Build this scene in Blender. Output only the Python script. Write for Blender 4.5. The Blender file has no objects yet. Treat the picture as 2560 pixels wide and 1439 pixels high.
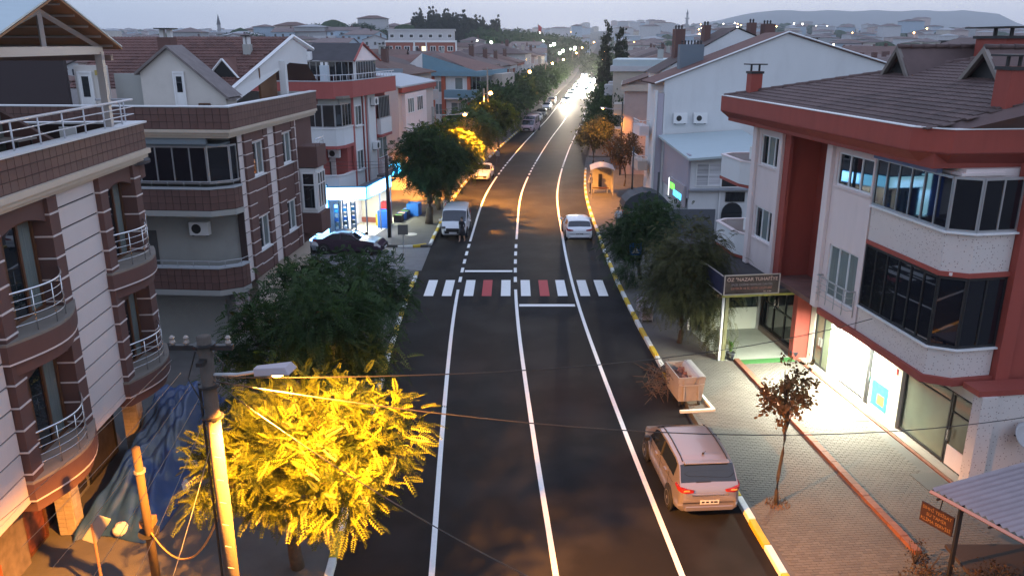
import bpy, bmesh, math, random
import numpy as np
from mathutils import Matrix, Vector
R = math.radians
rnd = random.Random(7)
scene = bpy.context.scene
COL = scene.collection

# ------------------------------------------------------------------ camera
cam_d = bpy.data.cameras.new('camera')
cam = bpy.data.objects.new('camera', cam_d)
COL.objects.link(cam)
CAM = Vector((0, 0, 12.5))
cam.location = CAM
cam.rotation_euler = (R(90 - 17), 0, 0)
cam_d.sensor_width = 36
cam_d.lens = 2000 / 2560 * 36
cam_d.clip_end = 12000
cam_d.clip_start = 0.1
scene.camera = cam

# ------------------------------------------------------------------ dusk sky
world = bpy.data.worlds.new('World')
scene.world = world
world.use_nodes = True
wn = world.node_tree.nodes
wl = world.node_tree.links
for n in list(wn): wn.remove(n)
w_out = wn.new('ShaderNodeOutputWorld')
w_bg = wn.new('ShaderNodeBackground')
sky = wn.new('ShaderNodeTexSky')
sky.sky_type = 'NISHITA'
sky.sun_disc = False
SUN_EL, SUN_ROT = R(1.0), R(115)
sky.sun_elevation = SUN_EL
sky.sun_rotation = SUN_ROT
sky.air_density = 1.2
sky.dust_density = 1.5
sky.ozone_density = 2.0
# afterglow: an even dusk gradient by elevation, the same all round
tc = wn.new('ShaderNodeTexCoord')
sep = wn.new('ShaderNodeSeparateXYZ')
wl.new(tc.outputs['Generated'], sep.inputs[0])
ramp = wn.new('ShaderNodeValToRGB')
wl.new(sep.outputs['Z'], ramp.inputs[0])
cr = ramp.color_ramp
cr.elements[0].position = 0.0; cr.elements[0].color = (0.32, 0.355, 0.425, 1)
cr.elements[1].position = 1.0; cr.elements[1].color = (0.30, 0.37, 0.58, 1)
for p, c in ((0.06, (0.29, 0.36, 0.445, 1)), (0.35, (0.36, 0.43, 0.56, 1))):
    e = cr.elements.new(p); e.color = c
# the side of the sky where the sun has gone down keeps a broad pale glow
dotn = wn.new('ShaderNodeVectorMath'); dotn.operation = 'DOT_PRODUCT'; wl.new(tc.outputs['Generated'], dotn.inputs[0]); dotn.inputs[1].default_value = (0.24, 0.97, 0.0)
gm = wn.new('ShaderNodeMapRange'); gm.interpolation_type = 'SMOOTHSTEP'; wl.new(dotn.outputs['Value'], gm.inputs[0]); gm.inputs[1].default_value = 0.70; gm.inputs[2].default_value = 1.0
gx = wn.new('ShaderNodeMix'); gx.data_type = 'RGBA'; gx.blend_type = 'ADD'; wl.new(gm.outputs[0], gx.inputs[0]); wl.new(ramp.outputs[0], gx.inputs[6]); gx.inputs[7].default_value = (0.18, 0.13, 0.095, 1)
SKY_NISHITA, SKY_GLOW = 0.06, 1.95
m1 = wn.new('ShaderNodeVectorMath'); m1.operation = 'SCALE'; m1.inputs['Scale'].default_value = SKY_NISHITA
m2 = wn.new('ShaderNodeVectorMath'); m2.operation = 'SCALE'; m2.inputs['Scale'].default_value = SKY_GLOW
ad = wn.new('ShaderNodeVectorMath'); ad.operation = 'ADD'
wl.new(sky.outputs[0], m1.inputs[0]); wl.new(gx.outputs[2], m2.inputs[0])
wl.new(m1.outputs[0], ad.inputs[0]); wl.new(m2.outputs[0], ad.inputs[1])
wl.new(ad.outputs[0], w_bg.inputs['Color'])
w_bg.inputs['Strength'].default_value = 1.0
wl.new(w_bg.outputs[0], w_out.inputs[0])

scene.view_settings.view_transform = 'Standard'
scene.view_settings.look = 'None'
scene.view_settings.exposure = 0.0
scene.view_settings.gamma = 1.0
scene.view_settings.use_curve_mapping = False
scene.render.engine = 'CYCLES'
scene.cycles.use_denoising = True
scene.cycles.max_bounces = 6
scene.cycles.diffuse_bounces = 3
scene.cycles.glossy_bounces = 3
scene.cycles.transmission_bounces = 3
scene.cycles.volume_bounces = 1
scene.cycles.sample_clamp_indirect = 6.0
scene.cycles.caustics_reflective = False
scene.cycles.caustics_refractive = False

# ------------------------------------------------------------------ materials
MATS = {}
def mat(name, col, rough=0.8, metal=0.0, var=0.0, vs=3.0, bump=0.0, bs=40.0, emit=None, es=0.0, dirt=0.0, spec=0.5, stretch=None):
    """var: colour variation by noise; bump: fine relief; dirt: larger stains with a shape of their own"""
    if name in MATS: return MATS[name]
    m = bpy.data.materials.new(name); m.use_nodes = True
    nt = m.node_tree; N, Lk = nt.nodes, nt.links
    b = N['Principled BSDF']
    b.inputs['Base Color'].default_value = (*col, 1)
    b.inputs['Roughness'].default_value = rough
    b.inputs['Metallic'].default_value = metal
    b.inputs['Specular IOR Level'].default_value = spec
    if emit:
        b.inputs['Emission Color'].default_value = (*emit, 1)
        b.inputs['Emission Strength'].default_value = es
    if var or dirt or bump:
        t = N.new('ShaderNodeTexCoord')
        src = t.outputs['Object']
        if stretch:
            mp = N.new('ShaderNodeMapping'); mp.inputs['Scale'].default_value = stretch
            Lk.new(src, mp.inputs[0]); src = mp.outputs[0]
        last = None
        if var:
            n = N.new('ShaderNodeTexNoise'); n.inputs['Scale'].default_value = vs; n.inputs['Detail'].default_value = 6
            Lk.new(src, n.inputs[0])
            oi = N.new('ShaderNodeObjectInfo')
            mx = N.new('ShaderNodeMath'); mx.operation = 'MULTIPLY_ADD'
            mx.inputs[1].default_value = 0.5; Lk.new(oi.outputs['Random'], mx.inputs[0]); Lk.new(n.outputs[0], mx.inputs[2])
            mr = N.new('ShaderNodeMapRange'); Lk.new(mx.outputs[0], mr.inputs[0])
            mr.inputs[1].default_value = 0.45; mr.inputs[2].default_value = 1.05
            mr.inputs[3].default_value = 1 - var; mr.inputs[4].default_value = 1 + var
            sc = N.new('ShaderNodeVectorMath'); sc.operation = 'SCALE'
            sc.inputs[0].default_value = col; Lk.new(mr.outputs[0], sc.inputs['Scale'])
            last = sc.outputs[0]
        if dirt:
            n2 = N.new('ShaderNodeTexNoise'); n2.inputs['Scale'].default_value = 0.9; n2.inputs['Detail'].default_value = 8
            n2.inputs['Roughness'].default_value = 0.7
            Lk.new(src, n2.inputs[0])
            r2 = N.new('ShaderNodeMapRange'); Lk.new(n2.outputs[0], r2.inputs[0])
            r2.inputs[1].default_value = 0.5; r2.inputs[2].default_value = 0.75; r2.inputs[3].default_value = 0; r2.inputs[4].default_value = dirt
            mixn = N.new('ShaderNodeMix'); mixn.data_type = 'RGBA'
            Lk.new(r2.outputs[0], mixn.inputs[0])
            if last: Lk.new(last, mixn.inputs[6])
            else: mixn.inputs[6].default_value = (*col, 1)
            mixn.inputs[7].default_value = (col[0] * .35 + .01, col[1] * .33 + .01, col[2] * .3 + .01, 1)
            last = mixn.outputs[2]
        if last: Lk.new(last, b.inputs['Base Color'])
        if bump:
            n3 = N.new('ShaderNodeTexNoise'); n3.inputs['Scale'].default_value = bs; n3.inputs['Detail'].default_value = 4
            Lk.new(src, n3.inputs[0])
            bp = N.new('ShaderNodeBump'); bp.inputs['Strength'].default_value = bump; bp.inputs['Distance'].default_value = 0.02
            Lk.new(n3.outputs[0], bp.inputs['Height']); Lk.new(bp.outputs[0], b.inputs['Normal'])
    MATS[name] = m
    return m

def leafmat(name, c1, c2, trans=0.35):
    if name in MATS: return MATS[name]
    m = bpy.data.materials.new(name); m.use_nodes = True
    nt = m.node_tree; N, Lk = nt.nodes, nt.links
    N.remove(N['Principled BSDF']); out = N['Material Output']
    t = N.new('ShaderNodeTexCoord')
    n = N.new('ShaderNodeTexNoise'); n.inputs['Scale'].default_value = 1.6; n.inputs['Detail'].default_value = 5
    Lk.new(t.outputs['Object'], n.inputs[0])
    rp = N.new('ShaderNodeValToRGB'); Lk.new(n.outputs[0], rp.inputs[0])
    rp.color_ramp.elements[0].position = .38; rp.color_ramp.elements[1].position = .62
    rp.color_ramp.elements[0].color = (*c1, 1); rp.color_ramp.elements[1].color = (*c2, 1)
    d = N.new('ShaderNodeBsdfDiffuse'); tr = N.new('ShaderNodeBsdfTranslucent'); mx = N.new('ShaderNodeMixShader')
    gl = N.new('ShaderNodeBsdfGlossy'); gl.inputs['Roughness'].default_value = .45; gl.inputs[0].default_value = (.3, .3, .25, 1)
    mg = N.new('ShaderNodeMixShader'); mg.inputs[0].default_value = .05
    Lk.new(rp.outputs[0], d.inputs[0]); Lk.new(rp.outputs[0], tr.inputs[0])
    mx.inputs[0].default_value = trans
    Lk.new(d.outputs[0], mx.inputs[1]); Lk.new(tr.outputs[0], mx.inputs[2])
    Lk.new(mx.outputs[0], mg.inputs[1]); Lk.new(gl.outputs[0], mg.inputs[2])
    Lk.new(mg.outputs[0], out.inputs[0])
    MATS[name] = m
    return m

asphalt = mat('asphalt', (.032, .031, .033), .66, var=.5, vs=.45, bump=.45, bs=60, dirt=.6, spec=.05)
asphalt_old = mat('asphalt_old', (.06, .058, .056), .8, var=.3, vs=2, bump=.5, bs=50, dirt=.4)
roadwhite = mat('road_paint_white', (.80, .80, .78), .6, var=.06, vs=9, dirt=.12)
roadred = mat('road_paint_red', (.42, .02, .03), .6, var=.1, vs=9, dirt=.1)
kyel = mat('kerb_yellow', (.62, .42, .03), .7, var=.14, vs=6, dirt=.25)
kwhi = mat('kerb_white', (.72, .72, .68), .7, var=.1, vs=6, dirt=.25)
paver = mat('paver', (.125, .113, .10), .85, var=.16, vs=1.3, bump=.3, bs=30, dirt=.3)
paverjoint = mat('paver_joint', (.08, .07, .06), .9, var=.2, bump=.3)
walk_grey = mat('walk_grey', (.09, .085, .08), .85, var=.18, vs=1.5, bump=.3, dirt=.35)
soil = mat('soil', (.055, .045, .032), .95, var=.35, vs=.4, bump=.6, bs=10)
redkerb = mat('red_kerb', (.20, .075, .045), .8, var=.25, vs=8, dirt=.25)
cream = mat('cream_render', (.68, .60, .58), .85, var=.04, vs=1.5, bump=.15, bs=80, dirt=.07, stretch=(1.6, 1.6, .35))  # tint made pinker: warm bounce light put into the colour
brown = mat('brown_render', (.125, .064, .056), .85, var=.07, vs=2, bump=.15, bs=80, dirt=.08, stretch=(1.6, 1.6, .35))
brown_d = mat('brown_tile_joint', (.045, .028, .026), .9)
browntile = mat('brown_tile', (.13, .068, .058), .72, var=.12, vs=3, bump=.08, bs=60, dirt=.06)
cornice = mat('cornice_stone', (.56, .47, .38), .8, var=.06, vs=3, bump=.2, dirt=.15)
white_r = mat('white_render', (.68, .68, .68), .85, var=.03, vs=1, bump=.1, bs=80, dirt=.10, stretch=(1.6, 1.6, .35))
white_side = mat('white_side_wall', (.68, .69, .70), .9, var=.05, vs=.6, bump=.1, bs=80, dirt=.14, stretch=(1, 1, .35))
grey_r = mat('grey_render', (.36, .36, .34), .9, var=.06, vs=.8, bump=.15, bs=60, dirt=.2)
beige_r = mat('beige_render', (.50, .42, .36), .9, var=.06, vs=.8, bump=.15, bs=60, dirt=.15)
redb = mat('red_render', (.30, .058, .042), .75, var=.10, vs=2, bump=.15, bs=70, dirt=.14, stretch=(1.6, 1.6, .35))
redl = mat('red_render_light', (.36, .085, .075), .75, var=.08, vs=2, bump=.15, bs=70, dirt=.10, stretch=(1.6, 1.6, .35))
pinkw = mat('pinkish_white_render', (.74, .63, .61), .85, var=.04, vs=1.5, bump=.12, bs=80, dirt=.12, stretch=(1.6, 1.6, .35))  # pink deepened in the base colour to carry warm bounce light
bluep = mat('blue_render', (.15, .27, .34), .8, var=.07, vs=1.5, bump=.1, bs=70, dirt=.15)
orangep = mat('orange_red_render', (.45, .10, .05), .8, var=.1, vs=2, dirt=.1)
rooftile = mat('roof_tile_dark', (.098, .060, .055), .75, var=.30, vs=1.2, bump=.35, bs=25, dirt=.25)
rooftile2 = mat('roof_tile_red', (.13, .058, .046), .8, var=.22, vs=1.2, bump=.35, bs=25, dirt=.25)
roofdark = mat('roof_felt_dark', (.045, .04, .045), .8, var=.3, vs=1.5, bump=.3, dirt=.3)
roofwhite = mat('roof_sheet_pale', (.42, .50, .52), .5, var=.06, vs=1, dirt=.12, stretch=(1, 6, 1))
pvc = mat('white_pvc', (.78, .78, .78), .35, dirt=.06)
alu = mat('grey_aluminium', (.42, .42, .43), .38, metal=.6)
chrome = mat('steel_rail', (.72, .72, .74), .22, metal=.9)
darkm = mat('dark_metal', (.03, .03, .032), .45, metal=.3)
woodf = mat('brown_wood_frame', (.11, .045, .02), .45, var=.25, vs=6, stretch=(6, 6, 1))
osb = mat('board_underside', (.30, .15, .07), .8, var=.2, vs=3)
glass = mat('window_glass', (.012, .016, .022), .015, spec=.9)
glass_d = mat('balcony_glass', (.008, .009, .014), .02, spec=.7)
glass_w = mat('shop_glass', (.15, .17, .12), .08, spec=.8, var=.3, vs=.8)
curtain = mat('curtain_behind_glass', (.17, .21, .21), .25, var=.3, vs=5, stretch=(8, 8, .3), spec=.7)
concrete = mat('concrete', (.24, .21, .18), .85, var=.12, vs=3, bump=.3, bs=30, dirt=.2)
bark = mat('bark', (.075, .055, .04), .95, var=.3, vs=8, bump=.8, bs=20)
black_r = mat('black_rubber', (.012, .012, .012), .7)
rimm = mat('alloy_rim', (.45, .45, .46), .35, metal=.8)
cable = mat('cable', (.02, .018, .018), .5)
cable_w = mat('pale_cable', (.30, .29, .27), .5)
sodium_e = mat('sodium_lens', (1, .6, .2), .4, emit=(1, .47, .10), es=70)
LAMP_COL = (1.0, .36, .04)

# ------------------------------------------------------------------ helpers
def tag(o, label=None, cat=None, group=None, kind=None):
    if label: o['label'] = label
    if cat: o['category'] = cat
    if group: o['group'] = group
    if kind: o['kind'] = kind
    return o

def empty(name, loc, rz=0.0, label=None, cat=None, group=None):
    o = bpy.data.objects.new(name, None); COL.objects.link(o)
    o.location = loc; o.rotation_euler = (0, 0, rz); o.empty_display_size = .3
    return tag(o, label, cat, group)

def obj(name, me, parent=None, loc=None, rz=0.0):
    o = bpy.data.objects.new(name, me); COL.objects.link(o)
    if parent: o.parent = parent
    if loc is not None: o.location = loc
    if rz: o.rotation_euler = (0, 0, rz)
    return o

class MB:
    def __init__(s, T=None): s.v, s.f, s.mi, s.T, s.c = [], [], [], T, 0
    def add(s, vs, fs, T=None):
        b = len(s.v); TT = T or s.T
        s.v += [tuple(TT @ Vector(p)) for p in vs] if TT else [tuple(p) for p in vs]
        for f in fs: s.f.append(tuple(b + i for i in f)); s.mi.append(s.c)
        return s
    def box(s, x0, x1, y0, y1, z0, z1, T=None):
        return s.add([(x0, y0, z0), (x1, y0, z0), (x1, y1, z0), (x0, y1, z0), (x0, y0, z1), (x1, y0, z1), (x1, y1, z1), (x0, y1, z1)],
                     [(3, 2, 1, 0), (4, 5, 6, 7), (0, 1, 5, 4), (1, 2, 6, 5), (2, 3, 7, 6), (3, 0, 4, 7)], T)
    def prism(s, poly, z0, z1, T=None):
        n = len(poly)
        vs = [(x, y, z0) for x, y in poly] + [(x, y, z1) for x, y in poly]
        return s.add(vs, [tuple(range(n))[::-1], tuple(range(n, 2 * n))] + [(i, (i + 1) % n, n + (i + 1) % n, n + i) for i in range(n)], T)
    def tube(s, pts, r, n=6, r2=None, cap=True):
        pts = [Vector(p) for p in pts]; m = len(pts); vs = []; fs = []
        for k, p in enumerate(pts):
            d = (pts[min(k + 1, m - 1)] - pts[max(k - 1, 0)]).normalized()
            u = d.cross(Vector((0, 0, 1)))
            u = Vector((1, 0, 0)) if u.length < 1e-3 else u.normalized()
            w = d.cross(u); rr = r + ((r2 if r2 is not None else r) - r) * k / max(1, m - 1)
            vs += [p + (u * math.cos(a) + w * math.sin(a)) * rr for a in [2 * math.pi * i / n for i in range(n)]]
        for k in range(m - 1):
            for i in range(n):
                j = (i + 1) % n; fs.append((k * n + i, k * n + j, (k + 1) * n + j, (k + 1) * n + i))
        if cap: fs += [tuple(range(n))[::-1], tuple(range((m - 1) * n, m * n))]
        return s.add(vs, fs)
    def lathe(s, prof, n=16, T=None):
        m = len(prof)
        vs = [(r * math.cos(2 * math.pi * i / n), r * math.sin(2 * math.pi * i / n), z) for r, z in prof for i in range(n)]
        fs = [(k * n + i, k * n + (i + 1) % n, (k + 1) * n + (i + 1) % n, (k + 1) * n + i) for k in range(m - 1) for i in range(n)]
        return s.add(vs, fs + [tuple(range(n))[::-1], tuple(range((m - 1) * n, m * n))], T)
    def sphere(s, c, r, n=8, m=6, sz=1.0):
        return s.lathe([(max(1e-4, r * math.sin(math.pi * k / m)), -r * sz * math.cos(math.pi * k / m)) for k in range(m + 1)], n,
                       (s.T or Matrix()) @ Matrix.Translation(c)) if True else s
    def mesh(s, name, mats, smooth=False):
        me = bpy.data.meshes.new(name); me.from_pydata(s.v, [], s.f)
        for m in (mats if isinstance(mats, (list, tuple)) else [mats]): me.materials.append(m)
        if s.c or any(s.mi): me.polygons.foreach_set('material_index', s.mi)
        if smooth: me.polygons.foreach_set('use_smooth', [True] * len(me.polygons))
        me.update(); return me
    def build(s, name, mats, parent=None, smooth=False, bev=0.0, loc=None, rz=0.0):
        o = obj(name, s.mesh(name, mats, smooth), parent, loc, rz)
        if bev:
            b = o.modifiers.new('bevel', 'BEVEL'); b.width = bev; b.segments = 2; b.limit_method = 'ANGLE'; b.angle_limit = R(40)
        return o

SPLIT = {'post', 'leg', 'rung', 'rail', 'pilaster', 'pilaster_joint', 'flue_block', 'chimney', 'door_mat', 'shutter_rail', 'red_column', 'white_panel', 'tie_beam', 'stone_pillar', 'spandrel', 'spandrel_joint', 'bench_leg', 'handle', 'rib', 'white_band', 'parapet', 'balcony_box', 'attic_wall', 'knee_wall', 'number_plate', 'bracket', 'door_number_plate', 'rear_wall', 'frame'}
def part(name, m, parent, *boxes, T=None, bev=0.0):
    if len(boxes) > 1 and name in SPLIT:
        for x in boxes: o = MB(T).box(*x).build(name, m, parent, bev=bev)
        return o
    b = MB(T)
    for x in boxes: b.box(*x)
    return b.build(name, m, parent, bev=bev)

def WT(x, y, a, d, z=0.0):
    """wall frame: first axis along a, second axis outward d, third up"""
    return Matrix(((a[0], d[0], 0, x), (a[1], d[1], 0, y), (0, 0, 1, z), (0, 0, 0, 1)))

def offset_path(pts, th, closed=False):
    out = []; n = len(pts)
    for i in range(n):
        p = Vector(pts[i])
        a = Vector(pts[i - 1]) if (i > 0 or closed) else None
        b = Vector(pts[(i + 1) % n]) if (i < n - 1 or closed) else None
        ns = []
        if a is not None: d = (p - a).normalized(); ns.append(Vector((-d.y, d.x)))
        if b is not None: d = (b - p).normalized(); ns.append(Vector((-d.y, d.x)))
        if len(ns) == 2:
            mm = ns[0] + ns[1]; mm = mm.normalized() if mm.length > 1e-4 else ns[0]
            out.append(p + mm * (th / max(.3, mm.dot(ns[0]))))
        else: out.append(p + ns[0] * th)
    return [tuple(q) for q in out]

def band(mb, pts, z0, z1, th):
    """strip of wall along a path; thickness towards the left of its direction"""
    q = offset_path(pts, th)
    for i in range(len(pts) - 1):
        mb.prism([pts[i], pts[i + 1], q[i + 1], q[i]], z0, z1)
    return mb

def place_pieces(name, items, me, parent, mats, limit=300, cam_local=None, stuff_name=None):
    """items: local matrices of one shared piece; the nearest become parts, the rest one joined part"""
    PM = parent.matrix_basis if parent.parent is None else parent.parent.matrix_basis @ parent.matrix_basis
    items = sorted(items, key=lambda M: ((PM @ M).translation - CAM).length)
    for M in items[:limit]:
        o = bpy.data.objects.new(name, me); COL.objects.link(o); o.parent = parent; o.matrix_basis = M
    rest = items[limit:]
    if rest:
        mb = MB(); vs = [v.co.copy() for v in me.vertices]; fs = [tuple(p.vertices) for p in me.polygons]
        for M in rest: mb.add([M @ v for v in vs], fs)
        tag(mb.build(stuff_name or (name + '_field'), mats, parent), kind='stuff')

def tile_band(parent, pts, z0, z1, tw, th, m, gap=.018, name='tile', thick=.02, limit=300, out=1, stag=False):
    rows = max(1, round((z1 - z0) / th)); rh = (z1 - z0) / rows; items = []
    me = MB().box(-tw / 2 + gap / 2, tw / 2 - gap / 2, 0, thick, -rh / 2 + gap / 2, rh / 2 - gap / 2).mesh(name, m)
    for i in range(len(pts) - 1):
        a, b = Vector(pts[i]), Vector(pts[i + 1]); d = b - a; Ln = d.length; d.normalize(); nrm = Vector((d.y, -d.x)) * out
        n = max(1, round(Ln / tw)); sx = Ln / n / tw
        for k in range(n):
            p = a + d * (Ln * (k + .5) / n)
            for r in range(rows):
                M = Matrix(((d.x * sx, nrm.x, 0, p.x), (d.y * sx, nrm.y, 0, p.y), (0, 0, 1, z0 + (r + .5) * rh), (0, 0, 0, 1)))
                items.append(M)
    place_pieces(name, items, me, parent, m, limit)

def window(parent, T, a0, a1, z0, z1, n=2, fr=pvc, gl=glass, d=0.0, fw=.06, sill=None, trans=None, deep=.05, name='window', extra=None):
    """framed window set on a wall frame; glass panes are sub-parts"""
    f = MB(T)
    f.box(a0, a1, d - deep, d + .03, z0, z0 + fw).box(a0, a1, d - deep, d + .03, z1 - fw, z1)
    f.box(a0, a0 + fw, d - deep, d + .03, z0 + fw, z1 - fw).box(a1 - fw, a1, d - deep, d + .03, z0 + fw, z1 - fw)
    w = (a1 - a0) / n
    for k in range(1, n): f.box(a0 + w * k - fw * .5, a0 + w * k + fw * .5, d - deep, d + .026, z0 + fw, z1 - fw)
    if trans: f.box(a0 + fw, a1 - fw, d - deep, d + .022, trans - fw * .4, trans + fw * .4)
    o = f.build(name, fr, parent)
    for k in range(n):
        p = MB(T); x0 = a0 + w * k + (fw if k == 0 else fw * .5); x1 = a0 + w * (k + 1) - (fw if k == n - 1 else fw * .5)
        p.box(x0 - .005, x1 + .005, d - deep + .008, d - .012, z0 + fw - .005, z1 - fw + .005)
        p.build('pane', gl[k % len(gl)] if isinstance(gl, (list, tuple)) else gl, o)
    if sill: MB(T).box(a0 - .08, a1 + .08, d - .06, d + .14, z0 - .07, z0 - .001).build('sill', sill, o, bev=.01)
    return o

def wallholes(parent, T, a0, a1, z0, z1, ops, m, th=.25, name='wall'):
    """wall slab with real openings; ops = [(a0,a1,z0,z1)]"""
    xs = sorted({a0, a1, *[q for o in ops for q in (o[0], o[1])]}); zs = sorted({z0, z1, *[q for o in ops for q in (o[2], o[3])]})
    b = MB(T)
    for i in range(len(xs) - 1):
        run = None
        for j in range(len(zs) - 1):
            cx, cz = (xs[i] + xs[i + 1]) / 2, (zs[j] + zs[j + 1]) / 2
            hole = any(o[0] < cx < o[1] and o[2] < cz < o[3] for o in ops)
            if not hole: run = (run[0], zs[j + 1]) if run else (zs[j], zs[j + 1])
            if (hole or j == len(zs) - 2) and run:
                b.box(xs[i], xs[i + 1], -th, 0, run[0], run[1]); run = None
    return b.build(name, m, parent)

def glazing(parent, pts, z0, z1, pw, fr=alu, gl=glass_d, out=1, name='balcony_glazing', fw=.05, gd=.03):
    """row of framed glass panels along a path; panes are sub-parts"""
    f = MB(); panes = []
    for i in range(len(pts) - 1):
        a, b = Vector(pts[i]), Vector(pts[i + 1]); d = b - a; Ln = d.length; d.normalize(); n = max(1, round(Ln / pw)); w = Ln / n
        T = WT(a.x, a.y, d, (d.y * out, -d.x * out)); f.T = T
        f.box(0, Ln, -.04, .03, z0, z0 + .07).box(0, Ln, -.04, .03, z1 - .07, z1)
        for k in range(n + 1):
            x = min(max(w * k, fw / 2), Ln - fw / 2); f.box(x - fw / 2, x + fw / 2, -.035, .024, z0 + .07, z1 - .07)
        for k in range(n): panes.append(MB(T).box(w * k + fw / 2 - .004, w * (k + 1) - fw / 2 + .004, -.02, -.008, z0 + .065, z1 - .065))
    o = f.build(name, fr, parent)
    for p in panes: p.build('pane', gl, o)
    return o

def railing(parent, pts, z0, z1, nr, pr=.018, posts=1.0, m=chrome, name='railing', toph=.028):
    b = MB(); L3 = [Vector((p[0], p[1], 0)) for p in pts]
    for k in range(nr):
        z = z0 + (z1 - z0) * (k + 1) / nr
        b.tube([(p.x, p.y, z) for p in L3], toph if k == nr - 1 else pr * .7, 6)
    acc = 0; nxt = 0
    for i in range(len(L3) - 1):
        d = (L3[i + 1] - L3[i]); ln = d.length
        while nxt <= acc + ln + 1e-6:
            p = L3[i] + d * ((nxt - acc) / ln if ln else 0); b.tube([(p.x, p.y, z0 - .02), (p.x, p.y, z1)], pr, 6); nxt += posts
        acc += ln
    return b.build(name, m, parent, smooth=True)

def text(parent, s, size, M, m, ext=.004, name='lettering', al='CENTER'):
    c = bpy.data.curves.new(name, 'FONT'); c.body = s; c.size = size; c.extrude = ext; c.align_x = al; c.align_y = 'CENTER'
    c.materials.append(m); t_ = bpy.data.objects.new('t', c); me = bpy.data.meshes.new_from_object(t_); me.name = name; bpy.data.objects.remove(t_)
    o = obj(name, me, parent); o.matrix_basis = M; return o

def ac_unit(parent, T, a, z, name='air_conditioner', w=.8, h=.55):
    o = part(name, pvc, parent, (a - w / 2, a + w / 2, .06, .36, z, z + h), T=T, bev=.02)
    g = MB(T @ Matrix.Translation((a - w * .12, .362, z + h / 2)) @ Matrix.Rotation(R(-90), 4, 'X'))
    g.lathe([(.2, -.01), (.2, .008), (.17, .012), (.05, .012)], 14); g.build('fan_grille', darkm, o)
    MB(T).box(a - w * .4, a - w * .34, 0, .3, z - .05, z - .001).box(a + w * .34, a + w * .4, 0, .3, z - .05, z - .001).build('bracket', darkm, o)
    return o

def gable_roof(mb, x0, x1, y0, y1, ze, zr, axis='y', th=.12, over=.0):
    """two slabs; ridge along axis"""
    if axis == 'y':
        xm = (x0 + x1) / 2
        for xa in (x0, x1):
            mb.add([(xa, y0, ze), (xa, y1, ze), (xm, y1, zr), (xm, y0, zr), (xa, y0, ze - th), (xa, y1, ze - th), (xm, y1, zr - th), (xm, y0, zr - th)],
                   [(0, 1, 2, 3), (7, 6, 5, 4), (0, 4, 5, 1), (1, 5, 6, 2), (2, 6, 7, 3), (3, 7, 4, 0)])
    else:
        ym = (y0 + y1) / 2
        for ya in (y0, y1):
            mb.add([(x0, ya, ze), (x1, ya, ze), (x1, ym, zr), (x0, ym, zr), (x0, ya, ze - th), (x1, ya, ze - th), (x1, ym, zr - th), (x0, ym, zr - th)],
                   [(0, 1, 2, 3), (7, 6, 5, 4), (0, 4, 5, 1), (1, 5, 6, 2), (2, 6, 7, 3), (3, 7, 4, 0)])
    return mb

def hip_roof(mb, x0, x1, y0, y1, ze, zr, th=.15):
    dx, dy = x1 - x0, y1 - y0
    if dx >= dy: a, b = (x0 + dy / 2, (y0 + y1) / 2), (x1 - dy / 2, (y0 + y1) / 2)
    else: a, b = ((x0 + x1) / 2, y0 + dx / 2), ((x0 + x1) / 2, y1 - dx / 2)
    vs = [(x0, y0, ze), (x1, y0, ze), (x1, y1, ze), (x0, y1, ze), (*a, zr), (*b, zr)] + [(x0, y0, ze - th), (x1, y0, ze - th), (x1, y1, ze - th), (x0, y1, ze - th)]
    if dx >= dy: fs = [(0, 1, 5, 4), (1, 2, 5), (2, 3, 4, 5), (3, 0, 4)]
    else: fs = [(0, 1, 4), (1, 2, 5, 4), (2, 3, 5), (3, 0, 4, 5)]
    fs += [(9, 8, 7, 6), (0, 6, 7, 1), (1, 7, 8, 2), (2, 8, 9, 3), (3, 9, 6, 0)]
    return mb.add(vs, fs)

def roof_tiles(parent, p0, u, v, nu, nv, tu, tv, m, inside=None, limit=300, name='roof_tile', th=.035):
    """interlocking tiles on a slope: origin p0, u along the eave, v up the slope (unit vectors)"""
    u, v = Vector(u).normalized(), Vector(v).normalized(); n = u.cross(v).normalized()
    if n.z < 0: n = -n
    me = MB().add([(-tu / 2 + .004, 0, 0), (tu / 2 - .004, 0, 0), (tu / 2 - .004, tv * 1.05, 0), (-tu / 2 + .004, tv * 1.05, 0),
                   (-tu / 2 + .004, 0, th), (-tu * .2, 0, th + .022), (tu * .1, 0, th), (tu * .3, 0, th + .022), (tu / 2 - .004, 0, th),
                   (-tu / 2 + .004, tv * 1.05, .008), (-tu * .2, tv * 1.05, .03), (tu * .1, tv * 1.05, .008), (tu * .3, tv * 1.05, .03), (tu / 2 - .004, tv * 1.05, .008)],
                  [(0, 1, 8, 7, 6, 5, 4), (4, 5, 10, 9), (5, 6, 11, 10), (6, 7, 12, 11), (7, 8, 13, 12), (1, 2, 13, 8), (3, 0, 4, 9)]).mesh(name, m)
    items = []
    for j in range(nv):
        for i in range(nu):
            q = Vector(p0) + u * (tu * (i + .5 + (.5 if j % 2 else 0))) + v * (tv * j)
            c = q + v * tv * .5
            if inside and not inside(c): continue
            q = q + n * .004
            items.append(Matrix(((u.x, v.x, n.x, q.x), (u.y, v.y, n.y, q.y), (u.z, v.z, n.z, q.z), (0, 0, 0, 1))))
    place_pieces(name, items, me, parent, m, limit)

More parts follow.
